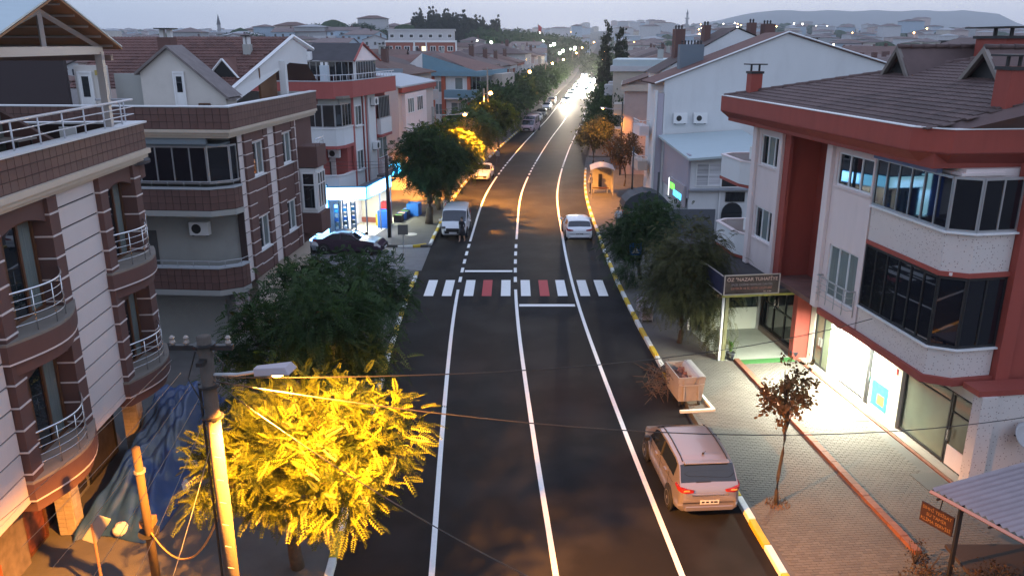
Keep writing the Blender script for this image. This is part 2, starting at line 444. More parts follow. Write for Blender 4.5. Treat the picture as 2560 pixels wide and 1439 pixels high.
# ------------------------------------------------------------------ road geometry
CL = [(2.0, -10), (1.75, 2), (1.08, 16.7), (.73, 23.75), (.35, 33), (.2, 39.5), (.2, 46), (.3, 52), (.67, 66), (1.3, 75), (2.5, 87), (5.14, 109.4),
      (9.0, 139), (12.95, 174), (17.3, 212), (27, 292), (39, 400), (50, 500), (74, 700), (108, 1000), (150, 1400)]
def terrain(x, y):
    h = 0.0
    if y > 250: h += 13 * min(1, max(0, (y - 250) / 900)) ** 1.6
    if y > 1100: h += 22 * min(1, (y - 1100) / 900)
    s = min(1, max(0, (y - 230) / 220)) * math.exp(-((x + 60) / 75) ** 2) * math.exp(-((y - 480) / 170) ** 2)
    h += 11 * s
    s = min(1, max(0, (y - 500) / 500)) * math.exp(-((x - 420) / 260) ** 2); h += 12 * s
    s = min(1, max(0, (y - 260) / 200)) * math.exp(-((x + 150) / 90) ** 2) * math.exp(-((y - 520) / 200) ** 2); h += 6 * s
    return h
def cl(y):
    for i in range(len(CL) - 1):
        if CL[i + 1][1] >= y: break
    p = [CL[max(0, i - 1)], CL[i], CL[i + 1], CL[min(len(CL) - 1, i + 2)]]
    t = (y - p[1][1]) / (p[2][1] - p[1][1])
    def sl(a, b): return (b[0] - a[0]) / (b[1] - a[1]) if b[1] != a[1] else 0
    h = p[2][1] - p[1][1]; m0 = sl(p[0], p[2]) * h; m1 = sl(p[1], p[3]) * h
    return (2 * t ** 3 - 3 * t ** 2 + 1) * p[1][0] + (t ** 3 - 2 * t ** 2 + t) * m0 + (-2 * t ** 3 + 3 * t ** 2) * p[2][0] + (t ** 3 - t ** 2) * m1
def roadp(y, off, z=0.0):
    e = .5; d = Vector((cl(y + e) - cl(y - e), 2 * e)).normalized()
    return (cl(y) + d.y * off, y - d.x * off, z + terrain(cl(y), y))
def strip(mb, y0, y1, o0, o1, z, step=1.5):
    n = max(1, int((y1 - y0) / step)); ys = [y0 + (y1 - y0) * k / n for k in range(n + 1)]
    vs = [p for y in ys for p in (roadp(y, o0, z), roadp(y, o1, z))]
    return mb.add(vs, [(2 * k, 2 * k + 1, 2 * k + 3, 2 * k + 2) for k in range(n)])

# ------------------------------------------------------------------ ground, road, pavements
def build_ground():
    xs = [-3400, -2500, -1500, -1000, -700, -500, -350, -250, -180, -130, -90, -60, -30, 0, 30, 60, 90, 130, 180, 250, 350, 500, 700, 1000, 1500, 2500, 3400]
    ys = [-300, -50, 0, 60, 120, 180, 240, 280, 320, 360, 400, 440, 480, 520, 580, 640, 720, 800, 900, 1000, 1150, 1300, 1500, 1800, 2200, 3000, 4600]
    vs = [(x, y, terrain(x, y) - .06) for y in ys for x in xs]; n = len(xs)
    fs = [(j * n + i, j * n + i + 1, (j + 1) * n + i + 1, (j + 1) * n + i) for j in range(len(ys) - 1) for i in range(n - 1)]
    o = MB().add(vs, fs).build('ground', mat('town_ground', (.07, .065, .055), .95, var=.4, vs=.05, dirt=.3), smooth=True); tag(o, kind='structure')
    r = MB(); strip(r, -10, 260, -5.5, 5.5, 0, 2.5); strip(r, 260, 1350, -5.5, 5.5, .12, 12)
    road = r.build('road', asphalt); tag(road, kind='structure')
    w = MB()
    for off in (-3.05, 0.0, 3.1): strip(w, -8, 40.6 if off < 3 else 84, off - .075, off + .075, .004)
    strip(w, 51.3, 78, -3.125, -2.975, .004); strip(w, 52, 78, -.075, .075, .004)
    for off in (-3.05, 0.0, 3.1): strip(w, 88.5, 245, off - .075, off + .075, .004, 3)
    w.build('lane_line', roadwhite, road)
    dm = []
    for off in (-3.05, 0.0):
        for k in range(5): dm.append((42.0 + 1.9 * k, off))
    for off in (-3.05, 0.0, 3.1):
        for k in range(5): dm.append(((79.2 if off < 3 else 84.8) + 1.9 * k * (1 if off < 3 else .4), off))
    for y, off in dm: strip(MB(), y, y + 1.0, off - .085, off + .085, .004).build('lane_dash', roadwhite, road) if False else strip(w2 := MB(), y, y + (1.0 if off < 3 or y < 60 else .45), off - .085, off + .085, .004).build('lane_dash', roadwhite, road)
    for i, x in enumerate((-4.33, -3.39, -2.26, -1.32, -.33, .72, 1.70, 2.63, 3.80, 4.74)):
        sk = .10
        MB().add([(x - .25, 39.45, .008), (x + .25, 39.45, .008), (x + .25 + sk * 0, 42.35, .008), (x - .25, 42.35, .008)], [(0, 1, 2, 3)]).build('crossing_stripe', roadred if i in (3, 6) else roadwhite, road)
    MB().box(-2.7, .02, 44.0, 44.35, -.01, .008).build('stop_line', roadwhite, road)
    MB().box(.36, 3.14, 37.75, 38.1, -.01, .008).build('stop_line', roadwhite, road)
    # pavements
    def walk(name, rng, side, wdt, m):
        b = MB()
        for y0, y1 in rng:
            o0, o1 = (5.65, 5.65 + wdt) if side > 0 else (-5.65 - wdt, -5.65)
            n = max(1, int((y1 - y0) / 2)); ys = [y0 + (y1 - y0) * k / n for k in range(n + 1)]
            top = [p for y in ys for p in (roadp(y, o0, .12), roadp(y, o1, .12))]; bot = [(p[0], p[1], -.03) for p in top]; N = len(top)
            fs = [(2 * k, 2 * k + 1, 2 * k + 3, 2 * k + 2) for k in range(n)] + [(2 * k, 2 * k + 2, N + 2 * k + 2, N + 2 * k) for k in range(n)] + [(2 * k + 1, 2 * k + 3, N + 2 * k + 3, N + 2 * k + 1) for k in range(n)]
            fs += [(0, 1, N + 1, N), (N - 2, N - 1, 2 * N - 1, 2 * N - 2)]
            b.add(top + bot, fs)
        o = b.build(name, m); return tag(o, kind='structure')
    wr = walk('pavement_right', [(-5, 83.5), (93, 258)], 1, 26, paverjoint if False else walk_grey)
    wlft = walk('pavement_left', [(-5, 44.0), (49.8, 84), (90, 258)], -1, 30, walk_grey)
    side = MB().add([(-36, 43.9, .02), (-5.2, 44.2, .02), (-5.2, 49.6, .02), (-36, 49.6, .02)], [(0, 1, 2, 3)]).build('side_street', mat('side_street_paving', (.14, .135, .14), .7, var=.15, vs=2, bump=.3, dirt=.3)); tag(side, kind='structure')
    for nm, side, y in (('side_street', 1, 83.6), ('side_street', -1, 84.1)):
        b = MB(); o0, o1 = (5.4, 31) if side > 0 else (-34, -5.4)
        strip(b, y, y + (9.3 if side > 0 else 5.8), o0, o1, .01); tag(b.build(nm, asphalt_old), kind='structure')
    # kerbs, stone by stone
    for side, rng in ((1, [(-2, 23.0), (27.2, 83.5)]), (-1, [(-2, 43.6), (50.2, 83.5), (91, 135)])):
        root = MB().add([roadp(5, side * 5.56, .02), roadp(6, side * 5.56, .02), roadp(6, side * 5.6, .02)], [(0, 1, 2)]).build('kerb_right' if side > 0 else 'kerb_left', kwhi); tag(root, kind='structure')
        L = 1.15; q = .5
        for y0, y1 in rng:
            y = y0; k = 0
            while y + .2 < y1:
                ye = min(y + L, y1); b = MB(); ins, outs = side * 5.47, side * 5.66; jit = rnd.uniform(-.012, .012)
                p = [roadp(y + .012, ins), roadp(ye - .012, ins), roadp(ye - .012, outs), roadp(y + .012, outs)]
                b.prism([(a[0] + jit, a[1]) for a in p], -.02, .15 + rnd.uniform(-.008, .008))
                b.build('kerb_stone', kyel if k % 2 else kwhi, root, bev=.02 if y < 60 else 0)
                y = ye; k += 1
        if side < 0:   # rounded corner at the side street
            for k in range(3):
                a0, a1 = R(90 - 30 * k), R(90 - 30 * (k + 1) + 2)
                pts = [(-7.0 + r * math.cos(a) * 1.0, 51.6 - 1.9 + 0 + r * 0 - (r * math.sin(a) - 1.9) * 1.0 * 0 + 0, 0) for r in (1.5, 1.7) for a in (a0, a1)]
            pl = [(-6.9, 49.75), (-6.2, 49.95), (-5.7, 50.35), (-5.35, 50.2 + .0), (-5.9, 49.75), (-6.9, 49.5)]
            for k, (a, b2) in enumerate(((( -7.3, 49.62), (-6.35, 49.72)), ((-6.33, 49.72), (-5.55, 50.25)))):
                d = Vector((b2[0] - a[0], b2[1] - a[1])).normalized(); n_ = Vector((d.y, -d.x)) * .09
                MB().prism([(a[0] - n_.x, a[1] - n_.y), (b2[0] - n_.x, b2[1] - n_.y), (b2[0] + n_.x, b2[1] + n_.y), (a[0] + n_.x, a[1] + n_.y)], -.02, .15).build('kerb_stone', kyel if k else kwhi, root, bev=.02)
    # red kerb line and pavers of the right pavement
    rk = MB().box(0, .01, 0, .01, .1, .14).build('garden_kerb', redkerb, loc=(10.3, 17.6, 0)); rk.location = (0, 0, 0); tag(rk, kind='structure')
    a, b2 = Vector((10.28, 17.4)), Vector((9.12, 30.6)); d = (b2 - a); Ln = d.length; d.normalize()
    me = MB().box(-.1, .1, .008, .64, .1, .24).mesh('kerb_block', redkerb)
    for k in range(int(Ln / .65)):
        p = a + d * (.65 * k); o = obj('kerb_block', me, rk, (p.x, p.y, rnd.uniform(-.01, .01)), math.atan2(-d.x, d.y))
    me = MB().box(.006, .194, .006, .094, .10, .1285).mesh('paver', paver); items = []
    ang = math.atan2(-d.x, d.y); ca, sa = math.cos(ang), math.sin(ang)
    for j in range(-12, 150):
        for i in range(0, 31):
            u = (i - 16) * .2 + (.1 if j % 2 else 0); v = j * .1
            x = 9.6 + u * ca - v * sa; y = 17.8 + u * sa + v * ca
            kx = roadp(y, 5.7)[0]
            if x > kx + .02 and x < 12.9 and y < 31 and abs(x - (10.28 + (y - 17.4) * (-.0879)) ) > .02 + .11:
                fac = 13.1 - (y - 21.9) * .132
                if x + .2 < fac - .05: items.append(Matrix(((ca, -sa, 0, x), (sa, ca, 0, y), (0, 0, 1, rnd.uniform(-.0015, .0015) + .001), (0, 0, 0, 1))))
    place_pieces('paver', items, me, wr, paver, 300, stuff_name='paving')
    return wr, wlft
pav_r, pav_l = build_ground()
# ================================================================== buildings
I4 = Matrix()
def arc(p0, p1, sag, n=8):
    """curved path between two points bulging to the right of its direction"""
    a, b = Vector(p0), Vector(p1); d = b - a; L = d.length; d.normalize(); nr = Vector((d.y, -d.x))
    return [tuple(a + d * (L * k / n) + nr * sag * math.sin(math.pi * k / n)) for k in range(n + 1)]

# ------------------------------------------------------------------ red building on the right (street side is -x in its own frame)
def build_R1():
    g = empty('apartment_building', (13.29, 21.0, 0), R(7.5), 'red and white three storey building with tiled roof, speckled bay and lit shops, right foreground', 'building')
    F = WT(-1.0, 0, (0, 1), (-1, 0)); G0 = WT(0, 0, (0, 1), (-1, 0))
    speck = mat('speckled_render', (.62, .56, .53), .85, var=.03, bump=.1)
    if not speck.get('done'):
        nt = speck.node_tree; N, Lk = nt.nodes, nt.links; b = N['Principled BSDF']
        prev = b.inputs['Base Color'].links[0].from_socket
        t = N.new('ShaderNodeTexCoord'); v = N.new('ShaderNodeTexVoronoi'); v.inputs['Scale'].default_value = 11; v.inputs['Randomness'].default_value = .75
        Lk.new(t.outputs['Object'], v.inputs[0]); r = N.new('ShaderNodeMapRange'); r.inputs[1].default_value = .14; r.inputs[2].default_value = .22; r.inputs[3].default_value = 1; r.inputs[4].default_value = 0
        Lk.new(v.outputs['Distance'], r.inputs[0]); mx = N.new('ShaderNodeMix'); mx.data_type = 'RGBA'; Lk.new(r.outputs[0], mx.inputs[0]); Lk.new(prev, mx.inputs[6]); mx.inputs[7].default_value = (.24, .16, .15, 1)
        Lk.new(mx.outputs[2], b.inputs['Base Color']); speck['done'] = 1
    # core
    part('core_wall', pinkw, g, (.5, 12, .95, 13.9, 0, 9.2), (-.75, .5, 11.15, 13.9, 3.15, 9.2), (-.75, .5, .95, 7.6, 3.3, 9.2))
    # upper facade with openings
    wallholes(g, F, 11.2, 14.0, 3.15, 9.2, [(11.55, 13.4, 4.45, 5.8), (11.55, 13.4, 7.6, 8.85)], pinkw, .2)
    wallholes(g, F, 4.85, 7.72, 3.15, 9.2, [(5.15, 7.05, 3.75, 5.65), (4.95, 7.15, 7.75, 8.9)], pinkw, .2)
    for z0, z1 in ((4.45, 5.8), (7.6, 8.85)): window(g, F, 11.55, 13.4, z0, z1, 3, pvc, [glass, curtain, glass], d=-.08, sill=pinkw)
    window(g, F, 4.95, 7.15, 7.75, 8.9, 3, pvc, glass, d=-.08, sill=pinkw)
    window(g, F, 5.15, 7.05, 3.75, 5.65, 3, pvc, curtain, d=-.08, name='french_window')
    railing(g, [(-1.02, 5.05), (-1.25, 5.05), (-1.25, 7.2), (-1.02, 7.2)], 3.55, 4.45, 4, .015, .55, alu)
    for a0, a1 in ((13.62, 13.98), (11.22, 11.5), (7.35, 7.72), (4.87, 4.9 + .0)): 
        if a1 > a0 + .1: part('pilaster', pinkw, g, (a0, a1, .002, .14, 3.15, 9.2), T=F, bev=.01)
    # stair recess, red
    part('recess_wall', redb, g, (.42, .5, 7.6, 11.15, 3.3, 9.2), (-.95, .42, 7.62, 7.74, 3.3, 9.2), (-1.02, .42, 11.02, 11.2, 3.3, 9.2), (-1.04, -.9, 10.7, 11.02, 3.3, 9.2))
    fl = part('recess_floor', brown, g, (-1.1, .42, 7.74, 11.02, 3.15, 3.3))
    me = MB().box(.01, .19, -1.1, .4, 0, .012).mesh('floor_tile', mat('recess_tile', (.18, .09, .075), .7, var=.15, vs=5))
    for k in range(16):
        o = obj('floor_tile', me, g, (0, 7.8 + .2 * k, 3.3)); o.rotation_euler = (0, 0, 0); o.matrix_basis = Matrix.Translation((0, 7.78 + .2 * k, 3.3)) @ Matrix(((0, 1, 0, 0), (1, 0, 0, 0), (0, 0, 1, 0), (0, 0, 0, 1)))
    SR = WT(.42, 7.74, (-1, 0), (0, 1))
    ac_unit(g, SR, .95, 7.35); ac_unit(g, SR, .95, 4.75)
    # glazed bay
    P = [(-1.0, 4.75), (-1.06, .95), (-.45, .55), (.8, .62)]
    b = MB(); band(b, P, 6.35, 7.45, .16); b.build('bay_parapet', speck, g)
    b = MB(); band(b, P, 3.2, 4.05, .16); b.build('bay_parapet', speck, g)
    for z in (7.45, 4.05):
        b = MB(); band(b, [(-1.1, 4.75), (-1.17, .9), (-.5, .44), (.82, .5)], z, z + .05, .3); b.build('sill', pvc, g)
    b = MB(); band(b, [(-1.12, 7.2), (-1.12, 4.8), (-1.19, .9), (-.5, .42), (.82, .48)], 2.98, 3.2, .5); b.build('red_band', redb, g)
    b = MB(); band(b, [(-1.05, 4.75), (-1.12, .92), (-.48, .48), (.82, .54)], 6.22, 6.35, .3); b.build('red_band', redb, g)
    glazing(g, P, 7.5, 9.02, .63, alu, glass_d, 1)
    o = glazing(g, P, 4.1, 6.2, .6, darkm, glass_d, 1)
    part('blind_box', mat('blue_fabric', (.16, .21, .38), .8), g, (1.55, 4.7, .03, .2, 9.02, 9.35), T=F)
    part('soffit', pinkw, g, (-.9, .4, .9, 4.8, 9.02, 9.1), (-.9, .5, .95, 4.8, 2.9, 2.98))
    part('bay_floor', pinkw, g, (-.9, .75, .72, 4.7, 6.25, 6.34))
    part('curtain', mat('warm_curtain', (.25, .13, .07), .8, var=.2), g, (-.5, .3, .85, .9, 7.5, 8.9))
    # red corner pilasters of the near gable
    part('corner_pilaster', redb, g, (.82, 1.25, .38, .9, 2.98, 9.35), (1.25, 2.6, .62, .9, 2.98, 9.35), bev=.01)
    part('side_wall', grey_r, g, (2.6, 12, .7, .94, 0, 9.3))
    # eaves
    rim = [(-1.95, 15.8), (-2.0, 1.75), (-1.35, .85), (9.5, .55)]
    rr = rim
    b = MB(); band(b, rr, 9.62, 10.28, .12)
    b.build('eaves_fascia', redb, g)
    b = MB(); q1 = offset_path(rr, .0); q2 = offset_path(rr, .55)
    for i in range(len(rr) - 1):
        b.add([(*q1[i], 9.62), (*q1[i + 1], 9.62), (*q2[i + 1], 9.2), (*q2[i], 9.2), (*q1[i], 9.66), (*q1[i + 1], 9.66), (*q2[i + 1], 9.66), (*q2[i], 9.66)], [(0, 1, 2, 3), (4, 5, 6, 7), (0, 1, 5, 4), (2, 3, 7, 6)])
    b.build('eaves_soffit', redb, g)
    part('eaves_slab', redb, g, (-1.6, 9.5, 1.2, 15.7, 9.2, 9.62), (-1.95, 9, 15.68, 15.8, 9.62, 10.28))
    b = MB(); band(b, offset_path(rr, -.03), 10.28, 10.31, .2); b.build('gutter_edge', pvc, g)
    # roof: street slope + far hip
    e0, sl = Vector((-1.85, 0, 10.25)), .256
    rf = MB().add([(-1.85, 15.7, 10.25), (-1.85, 1.7, 10.25), (-1.2, .9, 10.25), (9.5, .65, 10.25), (6, 7.2, 12.26), (6, -1, 12.26), (9.5, 15.7, 10.25), (9.5, 9, 12.26)], [(0, 1, 5, 4), (1, 2, 5), (2, 3, 5), (0, 4, 7, 6)])
    roof = rf.build('roof', rooftile, g)
    def ins(c):
        t = c.x + 1.85
        return c.y < 15.65 - t * 1.08 and c.y > 1.15 and c.x < 5.9 and not (c.x > 2.35 and (abs(c.y - 9.9) < .85 or abs(c.y - 5.1) < .95) and False)
    roof_tiles(g, (-1.85, .9, 10.25), (0, 1, 0), (1, 0, sl), 38, 24, .39, .34, rooftile, ins, 300)
    # ridge caps along the hip
    b = MB()
    for k in range(22):
        t = k / 22; p = Vector((-1.85, 15.7, 10.27)).lerp(Vector((6, 7.2, 12.28)), t); q = Vector((-1.85, 15.7, 10.27)).lerp(Vector((6, 7.2, 12.28)), t + 1 / 21)
        b.tube([p, q], .11, 8, .085)
    b.build('hip_cap', rooftile, g, smooth=True)
    # two gabled dormers
    for yc, hw, xb, zb in ((9.75, .9, 2.45, 11.36), (5.15, 1.0, 2.5, 11.4)):
        zt = 12.36; d = MB()
        d.add([(xb + .12, yc - hw + .1, zb), (xb + .12, yc + hw - .1, zb), (xb + .12, yc, zt - .15)], [(0, 1, 2)])
        dm = d.build('dormer', darkm, g)
        rb = MB()
        for s in (-1, 1):
            rb.add([(xb - .12, yc + s * hw, zb), (xb - .12, yc, zt), (xb + 5, yc, zt), (xb + 3.2, yc + s * hw, zb + .8), (xb - .12, yc + s * hw, zb - .1), (xb - .12, yc, zt - .1), (xb + 5, yc, zt - .1), (xb + 3.2, yc + s * hw, zb + .7)],
                   [(0, 1, 2, 3), (4, 5, 6, 7), (0, 1, 5, 4), (0, 3, 7, 4)])
        rb.build('dormer_roof', rooftile, dm)
        f = MB()
        for s in (-1, 1):
            f.add([(xb - .2, yc + s * (hw + .04), zb - .1), (xb - .2, yc, zt + .03), (xb - .06, yc, zt + .03), (xb - .06, yc + s * (hw + .04), zb - .1),
                   (xb - .2, yc + s * (hw - .14), zb - .1), (xb - .2, yc, zt - .17), (xb - .06, yc, zt - .17), (xb - .06, yc + s * (hw - .14), zb - .1)], [(0, 1, 2, 3), (4, 5, 6, 7), (0, 1, 5, 4), (3, 2, 6, 7), (0, 3, 7, 4)])
        f.build('bargeboard', mat('weathered_board', (.20, .17, .15), .8, var=.2), dm)
        c = MB()
        for k in range(9): c.tube([(xb - .15 + .5 * k, yc, zt + .02), (xb + .4 + .5 * k, yc, zt + .02)], .10, 8, .08)
        c.build('ridge_cap', rooftile, dm, smooth=True)
    # chimneys
    def chim(x, y, z0, z1, w, d, m):
        o = part('chimney', m, g, (x - w / 2, x + w / 2, y - d / 2, y + d / 2, z0, z1), bev=.01)
        part('cap', darkm, o, (x - w * .75, x + w * .75, y - d * .75, y + d * .75, z1 + .26, z1 + .31), (x - w * .42, x - w * .30, y - .04, y + .04, z1, z1 + .26), (x + w * .3, x + w * .42, y - .04, y + .04, z1, z1 + .26), (x - w * .58, x + w * .58, y - d * .56, y + d * .56, z1 - .1, z1 - .002))
    chim(-.95, 14.75, 10.3, 11.35, .5, .5, redb)
    chim(.5, 1.45, 10.5, 11.9, .5, .6, redb)
    chim(5.6, 8.6, 11.9, 12.75, .9, 1.6, redb)
    # far end: curved balconies
    for z in (3.15, 6.35):
        pl = [(.6, 14.0), (.6, 17.6), (-.55, 17.7), (-1.15, 17.3), (-1.2, 15.0), (-.85, 14.05)]
        b = MB(); b.prism(pl, z, z + .14); b.build('balcony_slab', redb, g)
        b = MB(); band(b, [(-.85, 14.02), (-1.2, 14.9), (-1.15, 17.2), (-.55, 17.65), (.6, 17.6)][::-1], z + .14, z + 1.12, .12); b.build('balcony_parapet', white_r, g)
        b = MB(); band(b, [(-.88, 14.02), (-1.24, 14.9), (-1.19, 17.25), (-.57, 17.72), (.6, 17.67)][::-1], z + 1.12, z + 1.17, .2); b.build('balcony_coping', pinkw, g)
    part('end_wall', beige_r, g, (-.2, 12, 13.9, 14.0, 0, 9.2), (-.25, .5, 13.98, 14.5, 3.2, 9.2))
    EW = WT(0, 14.0, (-1, 0), (0, 1)); ac_unit(g, WT(-.35, 14.5, (-1, 0), (0, 1)), .2, 7.6, w=.6); ac_unit(g, WT(-.35, 14.5, (-1, 0), (0, 1)), .2, 4.4, w=.6)
    # ground floor shops
    plaster = mat('shop_plaster', (.66, .62, .52), .8, dirt=.12)
    part('plinth', concrete, g, (-.32, .1, -.35, 9.6, .12, .2)); part('plinth_edge', redkerb, g, (-.42, -.325, -.35, 9.6, .1, .17))
    part('shop_wall', plaster, g, (0, .3, 9.2, 9.55, .2, 2.98), (-.06, .3, 7.45, 7.85, .2, 2.98), (-.06, .3, 3.28, 3.85, .2, 2.98), (.05, .45, -.15, 9.2, 2.55, 2.98))
    part('speckled_corner_pillar', speck, g, (-.12, .35, -.42, -.05, .12, 2.98)); part('speckled_side_wall', speck, g, (.36, 1.9, -.3, -.08, .12, 2.98))
    part('corner_beam', redb, g, (-.2, 2.2, -.35, .35, 2.98, 3.15))
    w = window(g, G0, 7.9, 9.15, .2, 2.5, 2, darkm, glass_w, d=-.05, trans=None, name='shop_door'); part('handle', chrome, w, (8.42, 8.45, .02, .1, 1.1, 1.45), (8.6, 8.63, .02, .1, 1.1, 1.45), T=G0)
    # lit white shop front with lettering
    lit = mat('lit_white_panel', (.80, .80, .76), .5, dirt=.03)
    s = part('shop_front_panel', lit, g, (5.35, 7.2, -.14, -.06, .3, 2.5), T=G0)
    part('shutter_rail', alu, g, (7.3, 7.38, -.1, .03, .2, 2.55), (7.2, 7.24, -.1, .0, .2, 2.55), (5.28, 5.33, -.1, .03, .2, 2.55), T=G0)
    part('perforated_strip', darkm, g, (5.12, 5.24, -.1, .0, .25, 2.5), T=G0)
    LM = WT(0, 0, (0, -1), (-1, 0)) @ Matrix.Translation((-6.3, .0, 0))
    for tx, z, sz in (('ADATEPSM', 1.12, .26), ('FİLC', .80, .24)):
        text(s, tx, sz, Matrix.Translation((.055, 6.3, z)) @ Matrix(((0, 0, -1, 0), (-1, 0, 0, 0), (0, 1, 0, 0), (0, 0, 0, 1))), mat('faded_letter', (.012, .012, .016), .6), .003)
    w = window(g, G0, 3.9, 5.08, .25, 2.55, 1, pvc, mat('pale_shop_glass', (.42, .45, .36), .1, var=.3, vs=2, spec=.8), d=-.05, name='shop_door', fw=.05)
    part('poster', mat('teal_poster', (.04, .28, .30), .5, var=.5, vs=6), w, (4.0, 4.95, -.045, -.04, .35, 1.25), T=G0); part('poster', mat('orange_print', (.42, .14, .04), .5, var=.4, vs=6), w, (4.2, 4.6, -.038, -.035, .5, .85), T=G0)
    part('handle', chrome, w, (5.0, 5.04, .02, .09, 1.15, 1.5), T=G0)
    window(g, G0, .95, 3.2, .25, 2.55, 1, darkm, glass_w, d=-.05, name='shop_window', trans=2.2)
    w = window(g, G0, -.02, .92, .2, 2.55, 1, darkm, glass_w, d=-.05, name='shop_door', trans=1.95); part('door_panel', pinkw, w, (.08, .82, -.03, .0, .26, .9), T=G0); part('handle', chrome, w, (.76, .8, .02, .09, 1.05, 1.4), T=G0)
    part('door_number_plate', mat('small_red_plate', (.4, .03, .03), .5), g, (7.6, 7.68, .06, .075, 2.0, 2.2), (3.5, 3.6, .06, .075, 2.0, 2.2), T=G0)
    part('door_mat', mat('rubber_mat', (.09, .09, .085), .9), g, (-1.15, -.5, 4.0, 5.0, .13, .145), (-1.3, -.5, -.4, .5, .13, .145))
    part('meter_box', mat('cream_box', (.6, .58, .48), .5), g, (9.7, 10.1, .0, .22, 2.2, 2.75), T=G0, bev=.01)
    # entrance below the recess
    part('red_pillar', redb, g, (-.6, .0, 9.6, 9.95, .12, 3.15)); part('entrance_wall', brown, g, (.3, .5, 9.6, 13.9, .12, 3.15))
    # lamp under the overhang that floods the shop front
    lo = part('flood_lamp', darkm, g, (-.93, -.73, 5.8, 6.2, 2.82, 2.9))
    part('lens', mat('flood_lens', (1, 1, .9), .4, emit=(1, 1, .85), es=30), lo, (-.91, -.75, 5.82, 6.18, 2.805, 2.819))
    for yy, pw in ((6.0, 2100),):
        ld = bpy.data.lights.new('flood_light', 'AREA'); ld.shape = 'RECTANGLE'; ld.size = .4; ld.size_y = 3.0; ld.energy = pw; ld.color = (.97, 1.0, .80); ld.spread = R(165)
        l = bpy.data.objects.new('flood_light', ld); COL.objects.link(l); l.parent = lo; l.location = (-.85, yy, 2.79); l.rotation_euler = (0, R(10), 0)
    # satellite dish and ladder belong to the side wall, but can be lifted away
    return g
R1 = build_R1()
def to_R1(x, y, z=0):
    v = Matrix.Translation((13.29, 21.0, 0)) @ Matrix.Rotation(R(7.5), 4, 'Z') @ Vector((x, y, z)); return tuple(v)
R1M = lambda x, y, z=0: to_R1(x, y, z)

def build_canopy():
    g = empty('shop_canopy', to_R1(0, 0), R(7.5), 'dark flat shop canopy with a framed sign, beside the red building entrance', 'canopy')
    part('roof', roofdark, g, (-3.65, -.3, 9.85, 15.9, 2.95, 3.12), bev=.02)
    part('roof_deck', roofdark, g, (-1.0, 3, 14.05, 19.0, 2.95, 3.08), (-3.0, -1.0, 15.92, 19.0, 2.95, 3.08))
    part('edge_trim', mat('yellow_green_trim', (.45, .42, .08), .6), g, (-3.7, .1, 9.78, 9.84, 2.86, 2.93))
    part('soffit', mat('canopy_soffit', (.14, .12, .05), .7), g, (-3.6, -.3, 9.9, 15.8, 2.9, 2.948))
    sb = mat('sign_dark', (.03, .012, .018), .6, var=.3, vs=3); fr = mat('sign_frame', (.55, .5, .46), .5)
    s = part('sign', sb, g, (-3.72, -1.5, 9.6, 9.66, 3.05, 3.8))
    part('frame', fr, s, (-3.76, -1.46, 9.575, 9.6, 3.8, 3.84), (-3.76, -1.46, 9.575, 9.6, 3.01, 3.05), (-3.76, -3.72, 9.575, 9.6, 3.05, 3.8), (-1.5, -1.46, 9.575, 9.6, 3.05, 3.8))
    def tx(t, size, x, z, m, al='CENTER'): text(s, t, size, Matrix.Translation((x, 9.592, z)) @ Matrix.Rotation(R(90), 4, 'X'), m, .004, al=al)
    l1 = mat('sign_letter_pink', (.75, .55, .50), .6); l2 = mat('sign_letter_grey', (.30, .27, .33), .6); l3 = mat('sign_letter_red', (.5, .22, .18), .6)
    tx('ÖZ "NAZAR TUHAFİYE', .20, -2.6, 3.63, l1); tx('İPLİK DÜĞME FERMUAR DANTEL', .115, -2.6, 3.42, l2)
    tx('ÇEYİZLİK VE İÇ GİYİM ÇEŞİTLERİ', .108, -2.62, 3.27, l3); tx('TEL : 0 284', .07, -1.95, 3.12, l1)
    s2 = part('side_sign', mat('sign_navy', (.03, .03, .07), .6, var=.3, vs=3), g, (-3.80, -3.74, 9.66, 12.6, 3.05, 3.8))
    part('frame', fr, s2, (-3.82, -3.80, 9.6, 12.6, 3.78, 3.82), (-3.82, -3.80, 9.6, 12.6, 3.03, 3.06))
    part('post', pvc, g, (-3.62, -3.54, 9.9, 9.98, .12, 2.9), (-3.62, -3.54, 13.6, 13.68, .12, 2.9)); part('corner_post', mat('olive_post', (.16, .16, .08), .6), g, (-3.5, -3.36, 9.88, 10.0, .12, 2.9))
    w = MB(); sc = part('back_screen', mat('grey_white_panel', (.52, .54, .48), .6), g, (-2.95, -.4, 13.4, 13.46, .12, 1.15)); part('upper_pane', glass, sc, (-2.95, -.4, 13.41, 13.44, 1.2, 2.9)); part('post', alu, sc, (-.5, -.4, 13.3, 13.4, .12, 2.9))
    S = WT(-.25, 0, (0, 1), (-1, 0)); dw = window(g, S, 10.2, 13.3, .3, 2.85, 3, darkm, glass, fw=.07, name='side_shop_window', trans=1.5); part('handle', chrome, dw, (12.1, 12.14, .03, .1, 1.5, 1.9), T=S)
    part('window_base', concrete, g, (-.42, -.2, 10.0, 13.4, .12, .3))
    part('floor', mat('entrance_paving', (.26, .28, .25), .7, var=.12, vs=2, bump=.2, dirt=.2), g, (-3.5, -.45, 9.85, 13.4, .12, .134))
    part('rear_wall', darkm, g, (-3.0, 2.5, 18.9, 19.0, .1, 2.95), (-1.05, -.95, 13.5, 18.9, .1, 2.95))
build_canopy()
o = part('green_mat', mat('green_mat', (.035, .14, .035), .9, var=.15, vs=8, bump=.4), None, (-2.75, -.55, 9.4, 9.82, .13, .15)); o.location = to_R1(0, 0); o.rotation_euler = (0, 0, R(7.5))
tag(o, 'narrow bright green mat at the shop entrance under the canopy', 'mat')
